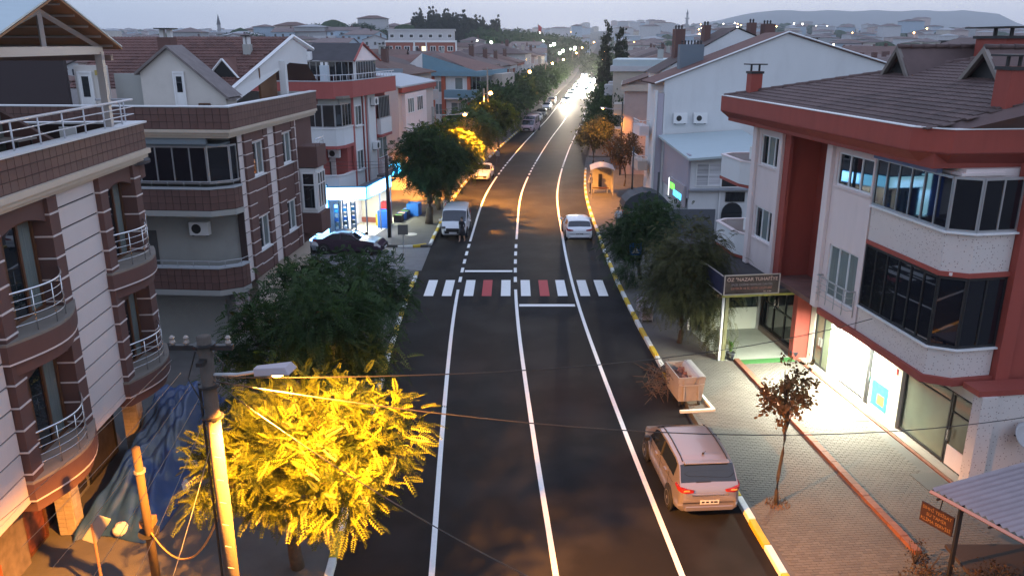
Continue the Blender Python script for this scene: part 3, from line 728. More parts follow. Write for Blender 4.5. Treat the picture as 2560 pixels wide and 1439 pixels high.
def potted(x, y, lab):
    g = empty('potted_plant', (x, y, .13), 0, lab, 'potted plant', 'potted plants flanking the green mat')
    MB().lathe([(.13, 0), (.19, .3), (.2, .32), (.16, .32), (.15, .28)], 12).build('pot', mat('dark_pot', (.03, .035, .05), .5), g, smooth=True)
    b = MB(); r2 = random.Random(int(x * 100))
    for k in range(26):
        a = r2.uniform(0, 6.28); l = r2.uniform(.25, .5); t = r2.uniform(.15, .6); z = .3 + r2.uniform(0, .25)
        d = Vector((math.cos(a) * t, math.sin(a) * t, 1)).normalized(); sd = Vector((-math.sin(a), math.cos(a), 0)) * .045; p = Vector((0, 0, z))
        b.add([p, p + d * l * .5 + sd, p + d * l, p + d * l * .5 - sd], [(0, 1, 2, 3)])
    b.build('leaves', leafmat('pot_leaf', (.06, .16, .03), (.12, .26, .06)), g)
x, y, z = to_R1(-3.1, 9.95); potted(x, y, 'leafy potted plant beside the white canopy post, left end of the green mat')
x, y, z = to_R1(-.45, 9.75); potted(x, y, 'leafy potted plant by the red pillar, right end of the green mat')

# ------------------------------------------------------------------ brown and cream building, left foreground (street side is +x)
def build_L1():
    g = empty('apartment_building', (-11.8, 18.5, 0), R(4), 'cream and brown striped building with round balconies and roof terrace, left foreground', 'building')
    F = WT(1.1, 0, (0, 1), (1, 0))
    part('core_wall', brown, g, (-12, .78, -14, 5.0, 3.0, 9.4), (-12, -.6, -14, 4.6, .1, 3.0))
    part('base_beam', cream, g, (.2, 1.12, -14, 4.9, 2.96, 3.12))
    # cream blocks between the window bays
    zz = [3.12 + .515 * k for k in range(13)]
    for s0, s1 in ((-.28, 2.0), (-5.4, -3.35), (-9.5, -7.4)):
        part('joint_wall', brown_d, g, (s0, s1, -.32, -.02, 3.12, 9.3), T=F)
        me = MB(F).box(s0, s1, -.02, .012, .022, .493).mesh('wall_block', cream)
        for z in zz[:-1]: obj('wall_block', me, g, (0, 0, z))
    bays = [(-2.85, -.75), (2.45, 4.3), (-7.0, -5.9)]
    pil = [(-3.3, -2.85), (-.75, -.3), (2.0, 2.45), (4.3, 4.75), (-7.4, -7.0), (-5.85, -5.45)]
    mep = {}
    for s0, s1 in pil:
        for z in zz[:-1]: part('pilaster_block', brown, g, (s0, s1, -.3, .15, z + .02, z + .495), T=F)
        part('pilaster_joint', cream, g, *[(s0 - .01, s1 + .01, -.3, .17, z - .02, z + .02) for z in zz[1:-1]], T=F)
    for s0, s1 in bays:
        for z0 in (3.45, 6.6):
            zt = z0 + 2.15
            # lintel with segmental arch
            n = 8; poly = [(s0, zt + .55), (s0, zt - .12)] + [(s0 + (s1 - s0) * k / n, zt - .12 + .2 * math.sin(math.pi * k / n)) for k in range(1, n)] + [(s1, zt - .12), (s1, zt + .55)]
            b = MB(F); m = len(poly); b.add([(a, -.3, z) for a, z in poly] + [(a, .06, z) for a, z in poly], [tuple(range(m)), tuple(range(m, 2 * m))] + [(i, (i + 1) % m, m + (i + 1) % m, m + i) for i in range(m)])
            b.build('arched_lintel', brown, g)
            if z0 < 5: part('spandrel', brown, g, (s0, s1, -.3, .04, zt + .55, 6.0), T=F)
            window(g, F, s0 + .05, s1 - .05, z0, zt + .02, 3, woodf, [curtain, glass, curtain], d=-.26, fw=.09, name='balcony_door')
            # bowed slab
            a0, a1 = s0 - .5, s1 + .5
            if s1 > 4: a1 = s1 + .75
            pts = arc((1.1 + .16, a1), (1.1 + .16, a0), .0, 2)
            outer = [(1.26, a0)] + [(1.26 + .46 * math.sin(math.pi * k / 12), a0 + (a1 - a0) * k / 12) for k in range(13)] + [(1.26, a1)]
            poly = [(.8, a0)] + outer[1:-1] + [(.8, a1)]
            for zA, zB, mm, nm, sc in ((z0 - .04, z0 + .02, concrete, 'balcony_slab', 1), (z0 - .42, z0 - .04, brown, 'balcony_edge', 1), (z0 - .46, z0 - .42, cream, 'balcony_trim', 1)):
                MB().prism(poly, zA, zB).build(nm, mm, g)
            pl2 = [(.8, a0 + .1)] + [(1.2 + .4 * math.sin(math.pi * k / 12), a0 + .1 + (a1 - a0 - .2) * k / 12) for k in range(13)] + [(.8, a1 - .1)]
            MB().prism(pl2, z0 - .75, z0 - .46).build('balcony_under', brown, g)
            railing(g, [(1.2, a0 + .42)] + [(1.2 + .44 * math.sin(math.pi * k / 12), a0 + .42 + (a1 - a0 - .84) * k / 12) for k in range(1, 12)] + [(1.2, a1 - .42)], z0 + .05, z0 + .95, 5, .014, .55, chrome)
    # rounded far corner: side balconies
    for z0 in (3.45, 6.6):
        c = (.2, 5.0); pts = [(c[0] + .95 * math.cos(a), c[1] + .85 * math.sin(a)) for a in [R(60 - 12 * -k) for k in range(0, 11)]]
        pts = [(1.0 + .0, 5.0)] + [(.1 + 1.0 * math.cos(t), 5.0 + .9 * math.sin(t)) for t in [R(10 * k) for k in range(1, 14)]]
        MB().prism([(-.6, 5.0)] + pts, z0 - .42, z0 + .02).build('side_balcony', brown, g)
        railing(g, pts, z0 + .05, z0 + .95, 5, .014, .4, chrome)
    cap = [(1.25 - .15, 4.3)] + [(.1 + 1.35 * math.cos(t), 5.0 + 1.2 * math.sin(t)) for t in [R(10 * k - 20) for k in range(0, 18)]] + [(-1.2, 5.0), (-1.2, 4.3)]
    MB().prism(cap, 9.12, 9.2).build('corner_canopy', roofdark, g); MB().prism([((x - .1) * .86 + .1, (y - 5) * .86 + 5) for x, y in cap], 8.7, 9.118).build('corner_canopy_band', brown, g)
    # cornice and tiled parapet
    cs = [(.05, 1.12), (.2, 1.3), (.28, 1.42), (.38, 1.5)]
    z = 9.1
    for i, (dz, o) in enumerate(cs):
        part('cornice', cornice, g, (.7, o, -14, 4.95 + (o - 1.1) * .6, z, z + dz * .0 + .09 + .015 * i)); z += .09 + .015 * i
    part('parapet', brown_d, g, (1.1, 1.38, -14, 5.15, z, 10.28), (-10, 1.1, 4.9, 5.15, z, 10.28))
    tile_band(g, [(1.38, -12), (1.38, 5.15)], z + .01, 10.27, .30, .28, browntile, out=1)
    part('coping', white_r, g, (1.02, 1.46, -14, 5.25, 10.28, 10.33), (-10, 1.02, 4.85, 5.25, 10.28, 10.33))
    part('terrace_floor', concrete, g, (-12, 1.1, -14, 4.9, 9.3, 9.45))
    railing(g, [(1.22, -12), (1.22, 5.0), (.2, 5.0)], 10.35, 10.95, 3, .022, 1.15, mat('white_rail', (.62, .62, .66), .4, metal=.2), toph=.035)
    # stair house walls on the terrace
    gp = mat('olive_grey_wall', (.12, .13, .115), .9, var=.05, dirt=.1)
    part('terrace_wall', gp, g, (-6.5, -1.1, -5, -4.8 + 7.2, 9.45, 10.9)); 
    MB().add([(-1.6, 2.5, 9.45), (.3, 2.9, 9.45), (.3, 2.9, 9.75), (-1.5, 2.5, 11.05), (-1.6, 2.7, 9.45), (.3, 3.1, 9.45), (.3, 3.1, 9.75), (-1.5, 2.7, 11.05)], [(0, 1, 2, 3), (4, 5, 6, 7), (3, 2, 6, 7), (1, 2, 6, 5)]).build('stair_parapet', brown, g)
    part('terrace_wall', brown, g, (-1.2, .4, 4.2, 4.4, 9.45, 9.9))
    # shop fronts below, pillars faced with pale stone
    stone = mat('split_stone', (.42, .36, .29), .9, var=.2, vs=6, bump=.5, bs=12)
    for s0 in (-.25, 4.35): 
        o = part('stone_pillar', stone, g, (-.1, .33, s0, s0 + .42, .12, 2.96))
        me = MB().box(.004, .206, 0, .02, .004, .116).mesh('stone', stone)
        it = [Matrix.Translation((.33, 0, 0)) @ Matrix(((0, 1, 0, 0), (1, 0, 0, s0 + .21 * i), (0, 0, 1, .14 + .12 * k), (0, 0, 0, 1))) for k in range(23) for i in range(2)] + [Matrix(((1, 0, 0, -.1 + .21 * i), (0, -1, 0, s0), (0, 0, 1, .14 + .12 * k), (0, 0, 0, 1))) for k in range(23) for i in range(2)]
        place_pieces('stone', it, me, g, stone, 60)
    G0 = WT(-.35, 0, (0, 1), (1, 0)); dk = mat('cluttered_shop_interior', (.035, .03, .03), .6, var=.9, vs=3)
    window(g, G0, .3, 2.1, .2, 2.9, 1, mat('grey_frame', (.2, .2, .2), .5), dk, fw=.06, name='shop_window'); window(g, G0, 2.2, 4.2, .2, 2.9, 1, darkm, dk, fw=.06, name='shop_window')
    window(g, G0, -1.35, -.35, .2, 2.9, 1, woodf, mat('cafe_sign_board', (.16, .045, .03), .6, var=.8, vs=5), fw=.06, name='shop_window')
    part('grey_panel', mat('weathered_panel', (.16, .13, .11), .8, var=.35, vs=4), g, (-2.9, -1.45, -.05, .1, .15, 2.9), T=G0); part('red_counter', mat('orange_red_cover', (.55, .07, .02), .6), g, (-4.6, -3.0, -.1, .35, .15, 1.2), T=G0)
    part('shop_window_dark', glass_d, g, (-8, -3.0, -.15, -.1, 1.2, 2.9), T=G0)
    return g
L1 = build_L1()
def L1P(x, y, z=0): return tuple(Matrix.Translation((-11.8, 18.5, 0)) @ Matrix.Rotation(R(4), 4, 'Z') @ Vector((x, y, z)))

def terrace_canopy():
    g = empty('terrace_canopy', L1P(0, 0), R(4), 'steel gabled canopy with board underside over the roof terrace, upper left', 'canopy')
    st = mat('pale_steel', (.42, .38, .36), .5); xt = 1.12; ya = .55
    part('post', st, g, (xt - .09, xt + .09, 3.4, 3.58, 10.3, 12.28), (xt - .09, xt + .09, -2.5, -2.32, 10.3, 12.28), (-6.1, -5.9, 3.4, 3.58, 9.45, 12.2))
    part('tie_beam', st, g, (xt - .07, xt + .07, -2.5, 3.58, 12.22, 12.42)); part('tie_beam', mat('brown_steel', (.2, .13, .11), .6), g, (-6, 1.3, 3.75, 3.9, 12.05, 12.2))
    r = MB(); r.tube([(xt, 3.6, 12.38), (xt, ya, 13.2)], .07, 4); r.tube([(xt, -2.5, 12.38), (xt, ya, 13.2)], .07, 4); r.tube([(xt, ya, 12.4), (xt, ya, 13.2)], .07, 4); r.build('truss', st, g)
    for nm, m, dz in (('board_lining', osb, 0), ('roof_sheet', roofwhite, .06)):
        r = MB()
        for ye in (-2.75, 4.1):
            r.add([(1.5, ye, 12.33 + dz), (-7, ye, 12.33 + dz), (-7, .7, 13.5 + dz), (1.5, .7, 13.5 + dz), (1.5, ye, 12.37 + dz), (-7, ye, 12.37 + dz), (-7, .7, 13.54 + dz), (1.5, .7, 13.54 + dz)], [(0, 1, 2, 3), (4, 5, 6, 7), (0, 1, 5, 4), (0, 3, 7, 4), (1, 2, 6, 5)])
        r.build(nm, m, g)
    for k in range(5):
        t = .1 + .2 * k
        MB().tube([(1.4, 4.05 - 3.35 * t, 12.31 + 1.17 * t), (-6.8, 4.05 - 3.35 * t, 12.31 + 1.17 * t)], .03, 4).build('purlin', st, g)
terrace_canopy()
def garden_chair():
    g = empty('garden_table', L1P(-.9, 2.0, 9.45), 0, 'small dark folding table behind the terrace railing, upper left', 'table')
    part('table_top', mat('pale_wood', (.34, .3, .27), .7), g, (-.6, .6, -.4, .4, .7, .74)); 
    for sx in (-1, 1):
        for sy in (-1, 1): part('leg', darkm, g, (sx * .5 - .02, sx * .5 + .02, sy * .3 - .02, sy * .3 + .02, 0, .7))
    g = empty('garden_chair', L1P(.3, 2.6, 9.45), 0, 'pale plastic chair on the roof terrace behind the railing', 'chair')
    part('seat', pvc, g, (-.22, .22, -.22, .22, .42, .46)); part('backrest', pvc, g, (-.22, .22, .2, .24, .46, .95))
    for sx in (-1, 1):
        for sy in (-1, 1): part('leg', pvc, g, (sx * .2 - .02, sx * .2 + .02, sy * .2 - .02, sy * .2 + .02, 0, .42))
garden_chair()

# ------------------------------------------------------------------ brown building with glazed corner balcony
def build_L2():
    g = empty('apartment_building', (-10.95, 30.6, 0), R(-4.4), 'brown tiled building with dark glazed corner balcony, second on the left', 'building')
    F = WT(0, 0, (0, 1), (1, 0))
    part('core_wall', beige_r, g, (-14, -.3, 1.6, 10.5, 3.0, 9.3), (-14, -1.9, 1.75, 10.4, .1, 3.0), (-1.9, -.5, 3.2, 10.4, .1, 3.0))
    part('camera_side_wall', grey_r, g, (-14, -.32, 1.45, 1.6, 0.1, 9.3))
    part('ground_beam', grey_r, g, (-14, -1.0, 1.3, 1.45, 2.2, 2.7), (-1.5, -1.2, 1.32, 1.45, .1, 2.2))
    # striped street facade
    zz = [3.0 + .52 * k for k in range(13)]
    wins = [(2.5, 3.75), (5.95, 7.2)]
    segs = [(1.35, 1.7), (4.7, 5.15), (7.95, 10.4)]
    segs = [(1.3, 1.72), (4.25, 5.2), (7.75, 8.1)]
    for s0, s1 in segs:
        part('joint_wall', brown_d, g, (s0, s1, -.3, -.015, 3.0, 9.2), T=F)
        me = MB(F).box(s0, s1, -.015, .012, .02, .5).mesh('wall_block', cream)
        for z in zz[:-1]: obj('wall_block', me, g, (0, 0, z))
    for w0, w1 in wins:
        for s0, s1 in ((w0 - .78, w0 - .02), (w1 + .02, w1 + .48)):
            for z in zz[:-1]: part('pilaster_block', brown, g, (s0, s1, -.3, .11, z + .018, z + .502), T=F)
            part('pilaster_joint', cream, g, *[(s0 - .008, s1 + .008, -.3, .122, z - .018, z + .018) for z in zz[1:-1]], T=F)
        for zb in (4.05, 7.2):
            part('spandrel', brown, g, (w0 - .02, w1 + .02, -.3, .08, zb + 1.4, zb + 2.0), (w0 - .02, w1 + .02, -.3, .08, max(3.0, zb - 1.15), zb - .1), T=F)
            part('spandrel_joint', cream, g, (w0 - .02, w1 + .02, .08, .095, zb - .62, zb - .58), (w0 - .02, w1 + .02, .08, .095, zb + 1.4, zb + 1.44), T=F)
            window(g, F, w0, w1, zb, zb + 1.38, 2, pvc, [glass, curtain], d=-.02, sill=white_r)
    # far corner bays
    part('far_wall', brown, g, (8.1, 10.4, -.3, .0, 3.0, 9.2), T=F)
    part('balcony_box', brown, g, (8.15, 9.6, .0, .95, 6.75, 7.75), T=F); part('bay_box', brown, g, (8.15, 9.6, .0, .95, 3.5, 4.5), T=F)
    railing(g, [(.9, 8.2), (.9, 9.55)], 7.75, 8.1, 2, .015, .6, chrome)
    part('bay_wall', white_r, g, (8.2, 9.5, .0, .8, 4.52, 6.7), T=F)
    window(g, WT(.8, 0, (0, 1), (1, 0)), 8.25, 9.45, 4.7, 6.5, 3, pvc, glass, d=.04, trans=5.9, name='bay_window')
    window(g, WT(0, 8.2, (1, 0), (0, -1)), .1, .75, 4.7, 6.5, 1, pvc, glass, d=.04, trans=5.9, name='bay_window')
    # corner balconies facing the camera
    P = [(-9, .2), (-.85, .2), (-.1, .75), (0, 1.3)]
    for zb, zt in ((6.1, 7.05), (2.85, 3.85)):
        b = MB(); band(b, P, zb, zt, .15); b.build('balcony_parapet', brown_d, g)
        tile_band(g, P, zb + .12, zt - .01, .30, .27, browntile, limit=120)
        b = MB(); band(b, offset_path(P, -.03), zb - .12, zb + .1, .2); b.build('balcony_beam', grey_r, g)
        b = MB(); band(b, offset_path(P, -.06), zt, zt + .07, .3); b.build('coping', mat('grey_white_coping', (.42, .44, .46), .7), g)
        railing(g, [(-9, .22), (-.8, .22), (-.08, .78), (.02, 1.25)], zt + .06, zt + .3, 1, .012, .65, alu, toph=.02)
        MB().prism([(-9, .25), (-.85, .25), (-.15, .8), (-.1, 1.5), (-9, 1.5)], zb - .14, zb).build('balcony_slab', grey_r, g)
    glazing(g, [(-9, .3), (-.85, .3), (-.18, .85), (-.08, 1.28)], 7.25, 8.72, .66, alu, glass_d)
    T2 = WT(0, 1.45, (1, 0), (0, -1)); part('balcony_door', mat('dim_door', (.07, .07, .07), .6), g, (-4.6, -3.9, 0, .03, 3.0, 5.1), T=T2)
    ac_unit(g, T2, -1.9, 5.0)
    part('soffit_panel', mat('blue_grey_soffit', (.20, .24, .27), .8), g, (-9, -.3, .25, 1.5, 8.72, 8.8)); part('head_band', mat('blue_grey_soffit', (.2, .24, .27), .8), g, (-9, -.75, .12, .3, 8.8, 9.08))
    # cornice, tiled parapet
    Q = [(-9, .0), (-.55, .0), (-.05, .3), (.28, .9), (.28, 10.5)]; Q = [(-9, -.05), (.33, -.05), (.33, 10.5)]
    for i, (o, z0, z1) in enumerate(((.0, 9.05, 9.15), (.08, 9.15, 9.26), (.16, 9.26, 9.38))):
        b = MB(); band(b, offset_path([(-9, .05), (.2, .05), (.2, 10.5)], -o), z0, z1, .35 + o); b.build('cornice', cornice, g)
    b = MB(); band(b, Q, 9.38, 10.2, .2); b.build('parapet', brown_d, g)
    tile_band(g, Q, 9.39, 10.19, .30, .27, browntile, limit=300)
    b = MB(); band(b, offset_path(Q, -.05), 10.2, 10.25, .32); b.build('coping', white_r, g)
    part('parapet_inner', white_r, g, (-9, .1, 10.3, 10.5, 9.3, 10.2)); part('terrace_floor', concrete, g, (-14, .1, .2, 10.3, 9.25, 9.38))
    # attic with gable, doors and long tiled roof
    AW = mat('attic_render', (.60, .56, .52), .85, var=.04, dirt=.1)
    ya = 4.2
    MB().add([(-5.2, ya, 9.38), (-1.55, ya, 9.38), (-1.55, ya, 10.35), (-3.85, ya, 12.3), (-5.2, ya, 11.3), (-5.2, ya + 1.1, 9.38), (-1.55, ya + 1.1, 9.38), (-1.55, ya + 1.1, 10.35), (-3.85, ya + 1.1, 12.3), (-5.2, ya + 1.1, 11.3)],
             [(0, 1, 2, 3, 4), (5, 6, 7, 8, 9), (0, 4, 9, 5), (1, 2, 7, 6)]).build('attic_gable', AW, g)
    b = MB()
    for a, c in (((-5.35, 11.32), (-3.85, 12.42)), ((-3.85, 12.42), (-1.35, 10.3))):
        b.add([(a[0], ya - .2, a[1]), (c[0], ya - .2, c[1]), (c[0], ya + 1.3, c[1]), (a[0], ya + 1.3, a[1]), (a[0], ya - .2, a[1] - .12), (c[0], ya - .2, c[1] - .12), (c[0], ya + 1.3, c[1] - .12), (a[0], ya + 1.3, a[1] - .12)], [(0, 1, 2, 3), (4, 5, 6, 7), (0, 1, 5, 4)])
    b.build('gable_roof', mat('grey_tile_edge', (.20, .17, .165), .85, var=.2), g)
    TA = WT(0, ya, (1, 0), (0, -1))
    d = window(g, TA, -3.75, -3.25, 9.4, 11.35, 1, pvc, pvc, d=.06, name='attic_door'); part('door_pane', glass, d, (-3.62, -3.38, .05, .058, 10.5, 11.15), T=TA)
    window(g, TA, -2.75, -2.25, 9.45, 10.05, 2, woodf, curtain, d=.05, name='attic_window')
    part('grey_wall', grey_r, g, (-6.6, -5.2, 4.6, 4.8, 9.38, 11.25)); part('cream_wall', AW, g, (-8.0, -6.6, 4.0, 4.2, 9.38, 11.6)); part('dark_wall', mat('dark_brown_wall', (.045, .032, .035), .85), g, (-12, -8.02, 3.4, 3.6, 9.38, 12.0))
    TB = WT(0, 4.0, (1, 0), (0, -1)); d = window(g, TB, -7.85, -7.2, 9.4, 11.35, 1, pvc, pvc, d=.06, name='attic_door'); part('door_pane', glass, d, (-7.68, -7.38, .05, .058, 10.3, 11.15), T=TB)
    part('wall_lamp', mat('ochre_box', (.4, .3, .08), .6), g, (-7.0, -6.85, .05, .15, 11.2, 11.4), T=TB)
    b = MB(); b.tube([(-6.62, 3.92, 11.2), (-6.55, 3.92, 9.4)], .05, 6); b.build('downpipe', pvc, g)
    # main tiled roof: ridge along x at y=9.2
    r0, r1 = -9.5, -.9
    rf = MB().add([(r0, 4.4, 11.2), (-1.5, 4.4, 11.15), (-2.3, 5.2, 10.9), (r1 - .75, 6.2, 10.5), (r1, 9.6, 12.75), (r0, 9.6, 12.75), (r1, 13, 10.6), (r0, 13, 10.6)], [(0, 1, 4, 5), (5, 4, 6, 7)])
    rf = MB().add([(r0, 5.6, 10.55), (-1.9, 5.6, 10.55), (r1 + .55, 9.6, 12.75), (r0, 9.6, 12.75), (r1 + .55, 13, 10.6), (r0, 13, 10.6)], [(0, 1, 2, 3), (3, 2, 4, 5)])
    rf.build('roof', rooftile2, g)
    vv = Vector((0, 4.0, 2.2)); 
    roof_tiles(g, (r0, 5.6, 10.56), (1, 0, 0), vv, 26, 17, .36, .27, rooftile2, lambda c: c.x < -2.05 + (c.y - 5.6) * .40, 300)
    part('end_recess_wall', mat('brown_door', (.16, .07, .03), .7), g, (-1.3, -1.2, 7.3, 9.4, 9.4, 11.4)); part('white_post', white_r, g, (-.75, -.45, 8.6, 8.9, 9.4, 11.7))
    MB().add([(-1.9, 5.6, 10.5), (-.35, 9.6, 12.7), (.1, 10.3, 12.2), (-1.75, 5.62, 10.0), (-.45, 9.3, 11.6), (.1, 10.3, 11.5)], [(0, 1, 4, 3), (1, 2, 5, 4)]).build('roof_end_wall', white_r, g)
    b = MB(); b.tube([(-1.85, 5.5, 10.55), (-.3, 9.6, 12.82)], .09, 4); b.tube([(-.3, 9.6, 12.82), (.35, 10.6, 12.2)], .09, 4); b.build('bargeboard', pvc, g)
    # dormer, chimneys
    dm = MB().add([(-3.2, 6.4, 11.0), (-1.9, 6.4, 11.0), (-2.5, 6.4, 11.75)], [(0, 1, 2)]).build('dormer', darkm, g)
    b = MB(); b.tube([(-3.3, 6.35, 10.98), (-2.5, 6.35, 11.82)], .05, 4); b.tube([(-2.5, 6.35, 11.82), (-1.8, 6.35, 10.98)], .05, 4); b.build('bargeboard', pvc, dm)
    MB().add([(-3.3, 6.35, 10.98), (-2.5, 6.35, 11.82), (-2.5, 8.2, 11.9), (-3.3, 6.8, 11.0), (-1.8, 6.35, 10.98), (-1.8, 6.8, 11.0)], [(0, 1, 2, 3), (1, 4, 5, 2)]).build('dormer_roof', rooftile2, dm)
    def chim(x, y, w, z0, z1, m):
        c = part('chimney', m, g, (x - w / 2, x + w / 2, y - w / 2, y + w / 2, z0, z1)); part('cap', darkm, c, (x - w * .62, x + w * .62, y - w * .62, y + w * .62, z1 + .35, z1 + .4))
        part('flue_block', white_r, c, (x - w * .45, x - w * .15, y - .1, y + .1, z1, z1 + .35), (x + w * .1, x + w * .4, y - .1, y + .1, z1, z1 + .35))
    chim(-5.35, 7.2, .62, 11.3, 12.75, brown); chim(-2.05, 8.3, .34, 11.8, 12.45, grey_r)
build_L2()

# ------------------------------------------------------------------ red and white corner building with the lit shop
def build_L3():
    g = empty('apartment_building', (-11.2, 52.4, 0), R(-10), 'red and white corner building with glazed roof floor above the lit blue and white shop', 'building')
    F = WT(0, 0, (0, 1), (1, 0)); A = WT(0, 0, (1, 0), (0, -1))
    part('core_wall', redl, g, (-14, -.05, 1.4, 9.6, 3.0, 9.1), (-14, -1.3, .0, 1.4, 3.0, 9.1)); part('core_wall', white_r, g, (-14, -.4, .6, 9.3, .1, 3.0))
    # corner balconies
    P = [(-2.6, -.1), (-1.0, -.25), (-.15, -.1), (.15, .5), (.15, 2.2)]
    for i, (zb, zt) in enumerate(((6.1, 7.2), (3.1, 4.15))):
        b = MB(); band(b, P, zb, zt, .15); b.build('balcony_parapet', white_side, g)
        b = MB(); band(b, offset_path(P, -.05), zt, zt + .06, .25); b.build('coping', pvc, g)
        b = MB(); band(b, offset_path(P, -.03), zb - .2, zb, .4); b.build('red_band', redl, g)
    MB().prism([(-2.6, 0), (-.2, 0), (.1, .5), (.1, 2.2), (-2.6, 2.2)], 5.95, 6.1).build('balcony_slab', redl, g)
    MB().prism([(-2.6, 0), (-.2, 0), (.1, .5), (.1, 2.2), (-2.6, 2.2)], 2.9, 3.1).build('balcony_slab', redl, g)
    glazing(g, [(-2.6, 0), (-1.0, -.12), (-.2, 0), (.08, .5), (.08, 2.1)], 7.26, 8.75, .55)
    part('head_band', grey_r, g, (-2.6, .0, .0, .2, 8.75, 9.1), (-.1, .1, .2, 2.2, 8.75, 9.1))
    part('balcony_back_wall', white_r, g, (-2.6, -.9, 1.3, 1.4, 3.1, 6.0)); part('balcony_door', mat('dim_door', (.07, .07, .07), .6), g, (-1.5, -1.2, 1.28, 1.3, 3.2, 4.9)); ac_unit(g, WT(0, 1.3, (1, 0), (0, -1)), -.85, 5.2)
    part('red_plate', mat('small_red_plate', (.4, .03, .03), .5), g, (-2.0, -1.35, .27, .285, 3.35, 3.6), T=A)
    # street side: pilasters, windows, pipes
    part('red_column', redl, g, (2.2, 2.6, 0, .12, 3.0, 9.1), (4.4, 5.1, 0, .1, 3.0, 9.1), (6.7, 7.1, 0, .1, 3.0, 9.1), T=F)
    part('white_panel', white_r, g, (2.65, 4.3, -.04, .04, 3.0, 9.1), (5.15, 6.65, -.04, .2, 3.0, 9.1), T=F)
    for z in (7.1, 4.1): window(g, F, 2.9, 4.1, z, z + 1.35, 2, pvc, [curtain, glass], d=.06, sill=white_r)
    b = MB(F); b.tube([(4.35, .2, 9.1), (4.35, .2, 3)], .05, 6); b.build('downpipe', pvc, g)
    ac_unit(g, WT(.2, 0, (0, 1), (1, 0)), 6.0, 8.3); ac_unit(g, WT(.2, 0, (0, 1), (1, 0)), 6.0, 5.2)
    glazing(g, [(.3, 7.1), (.3, 9.5)], 7.2, 8.8, .35); part('balcony_parapet', white_r, g, (7.1, 9.6, 0, .4, 6.1, 7.2), T=F); part('red_band', redl, g, (7.1, 9.6, 0, .42, 5.9, 6.1), T=F); part('balcony_box', pinkw, g, (7.1, 9.6, 0, .38, 3.0, 4.2), T=F); window(g, F, 7.3, 9.3, 4.3, 5.8, 2, pvc, curtain, d=.05)
    # red parapet
    Q = [(-14, -.5), (-.4, -.5), (.75, .5), (.75, 9.9)]; Q = [(-14, -.35), (-.05, -.35), (.62, 1.3), (.75, 9.9)]
    b = MB(); band(b, Q, 9.1, 10.15, .2); b.build('parapet', redl, g)
    b = MB(); band(b, offset_path(Q, -.03), 10.15, 10.2, .26); b.build('coping', mat('grey_white_coping', (.42, .44, .46), .7), g)
    part('parapet', redl, g, (-14, .6, 9.7, 9.9, 9.1, 10.15))
    railing(g, [(-6, -.25), (-.1, -.25), (.55, 1.3), (.66, 9.8)], 10.2, 10.55, 1, .02, .6, mat('white_rail', (.62, .62, .66), .4, metal=.2))
    part('terrace_floor', concrete, g, (-14, .5, -.2, 9.8, 9.1, 9.25))
    # glazed roof floor
    gz = [(-3.4, 3.2), (1.0, 3.2), (1.0, 7.2)]; gz = [(-3.6, 3.4), (.05, 3.4), (.1, 7.4)]
    glazing(g, gz, 9.5, 11.35, .48, alu, glass_d); part('knee_wall', white_r, g, (-3.6, .06, 3.42, 3.6, 9.25, 9.5), (-.08, .1, 3.6, 7.4, 9.25, 9.5)); part('corner_post', white_r, g, (-.05, .12, 3.3, 3.45, 9.25, 11.4))
    MB().add([(-3.7, 3.0, 11.38), (.15, 3.0, 11.38), (-.1, 5.4, 12.5), (-3.7, 5.4, 12.5), (.3, 7.7, 11.38), (-3.7, 7.7, 11.38)], [(0, 1, 2, 3), (3, 2, 4, 5)]).build('roof', roofdark, g)
    MB().add([(.12, 3.1, 11.36), (-.12, 5.4, 12.42), (.25, 7.6, 11.36)], [(0, 1, 2)]).build('gable_wall', pinkw, g)
    b = MB(); b.tube([(.2, 2.95, 11.36), (-.04, 5.4, 12.52)], .08, 4); b.tube([(-.04, 5.4, 12.52), (.36, 7.8, 11.3)], .08, 4); b.build('bargeboard', redl, g)
    c = part('chimney', mat('pale_blue_white', (.50, .58, .64), .7), g, (-1.75, -1.25, 1.7, 2.1, 9.25, 11.1)); part('flue_block', pvc, c, (-1.72, -1.6, 1.8, 2.0, 11.1, 11.3), (-1.4, -1.28, 1.8, 2.0, 11.1, 11.3))
    ac_unit(g, WT(0, 3.3, (1, 0), (0, -1)), -3.2, 11.4, w=.7)
    part('attic_wall', mat('brown_door', (.16, .07, .03), .7), g, (-4.5, -3.7, 4.2, 4.3, 9.25, 11.3)); part('attic_wall', white_r, g, (-3.75, -3.45, 3.6, 4.3, 9.25, 11.3), (-5.2, -4.5, 4.2, 4.35, 9.25, 11.3))
    return g
build_L3()

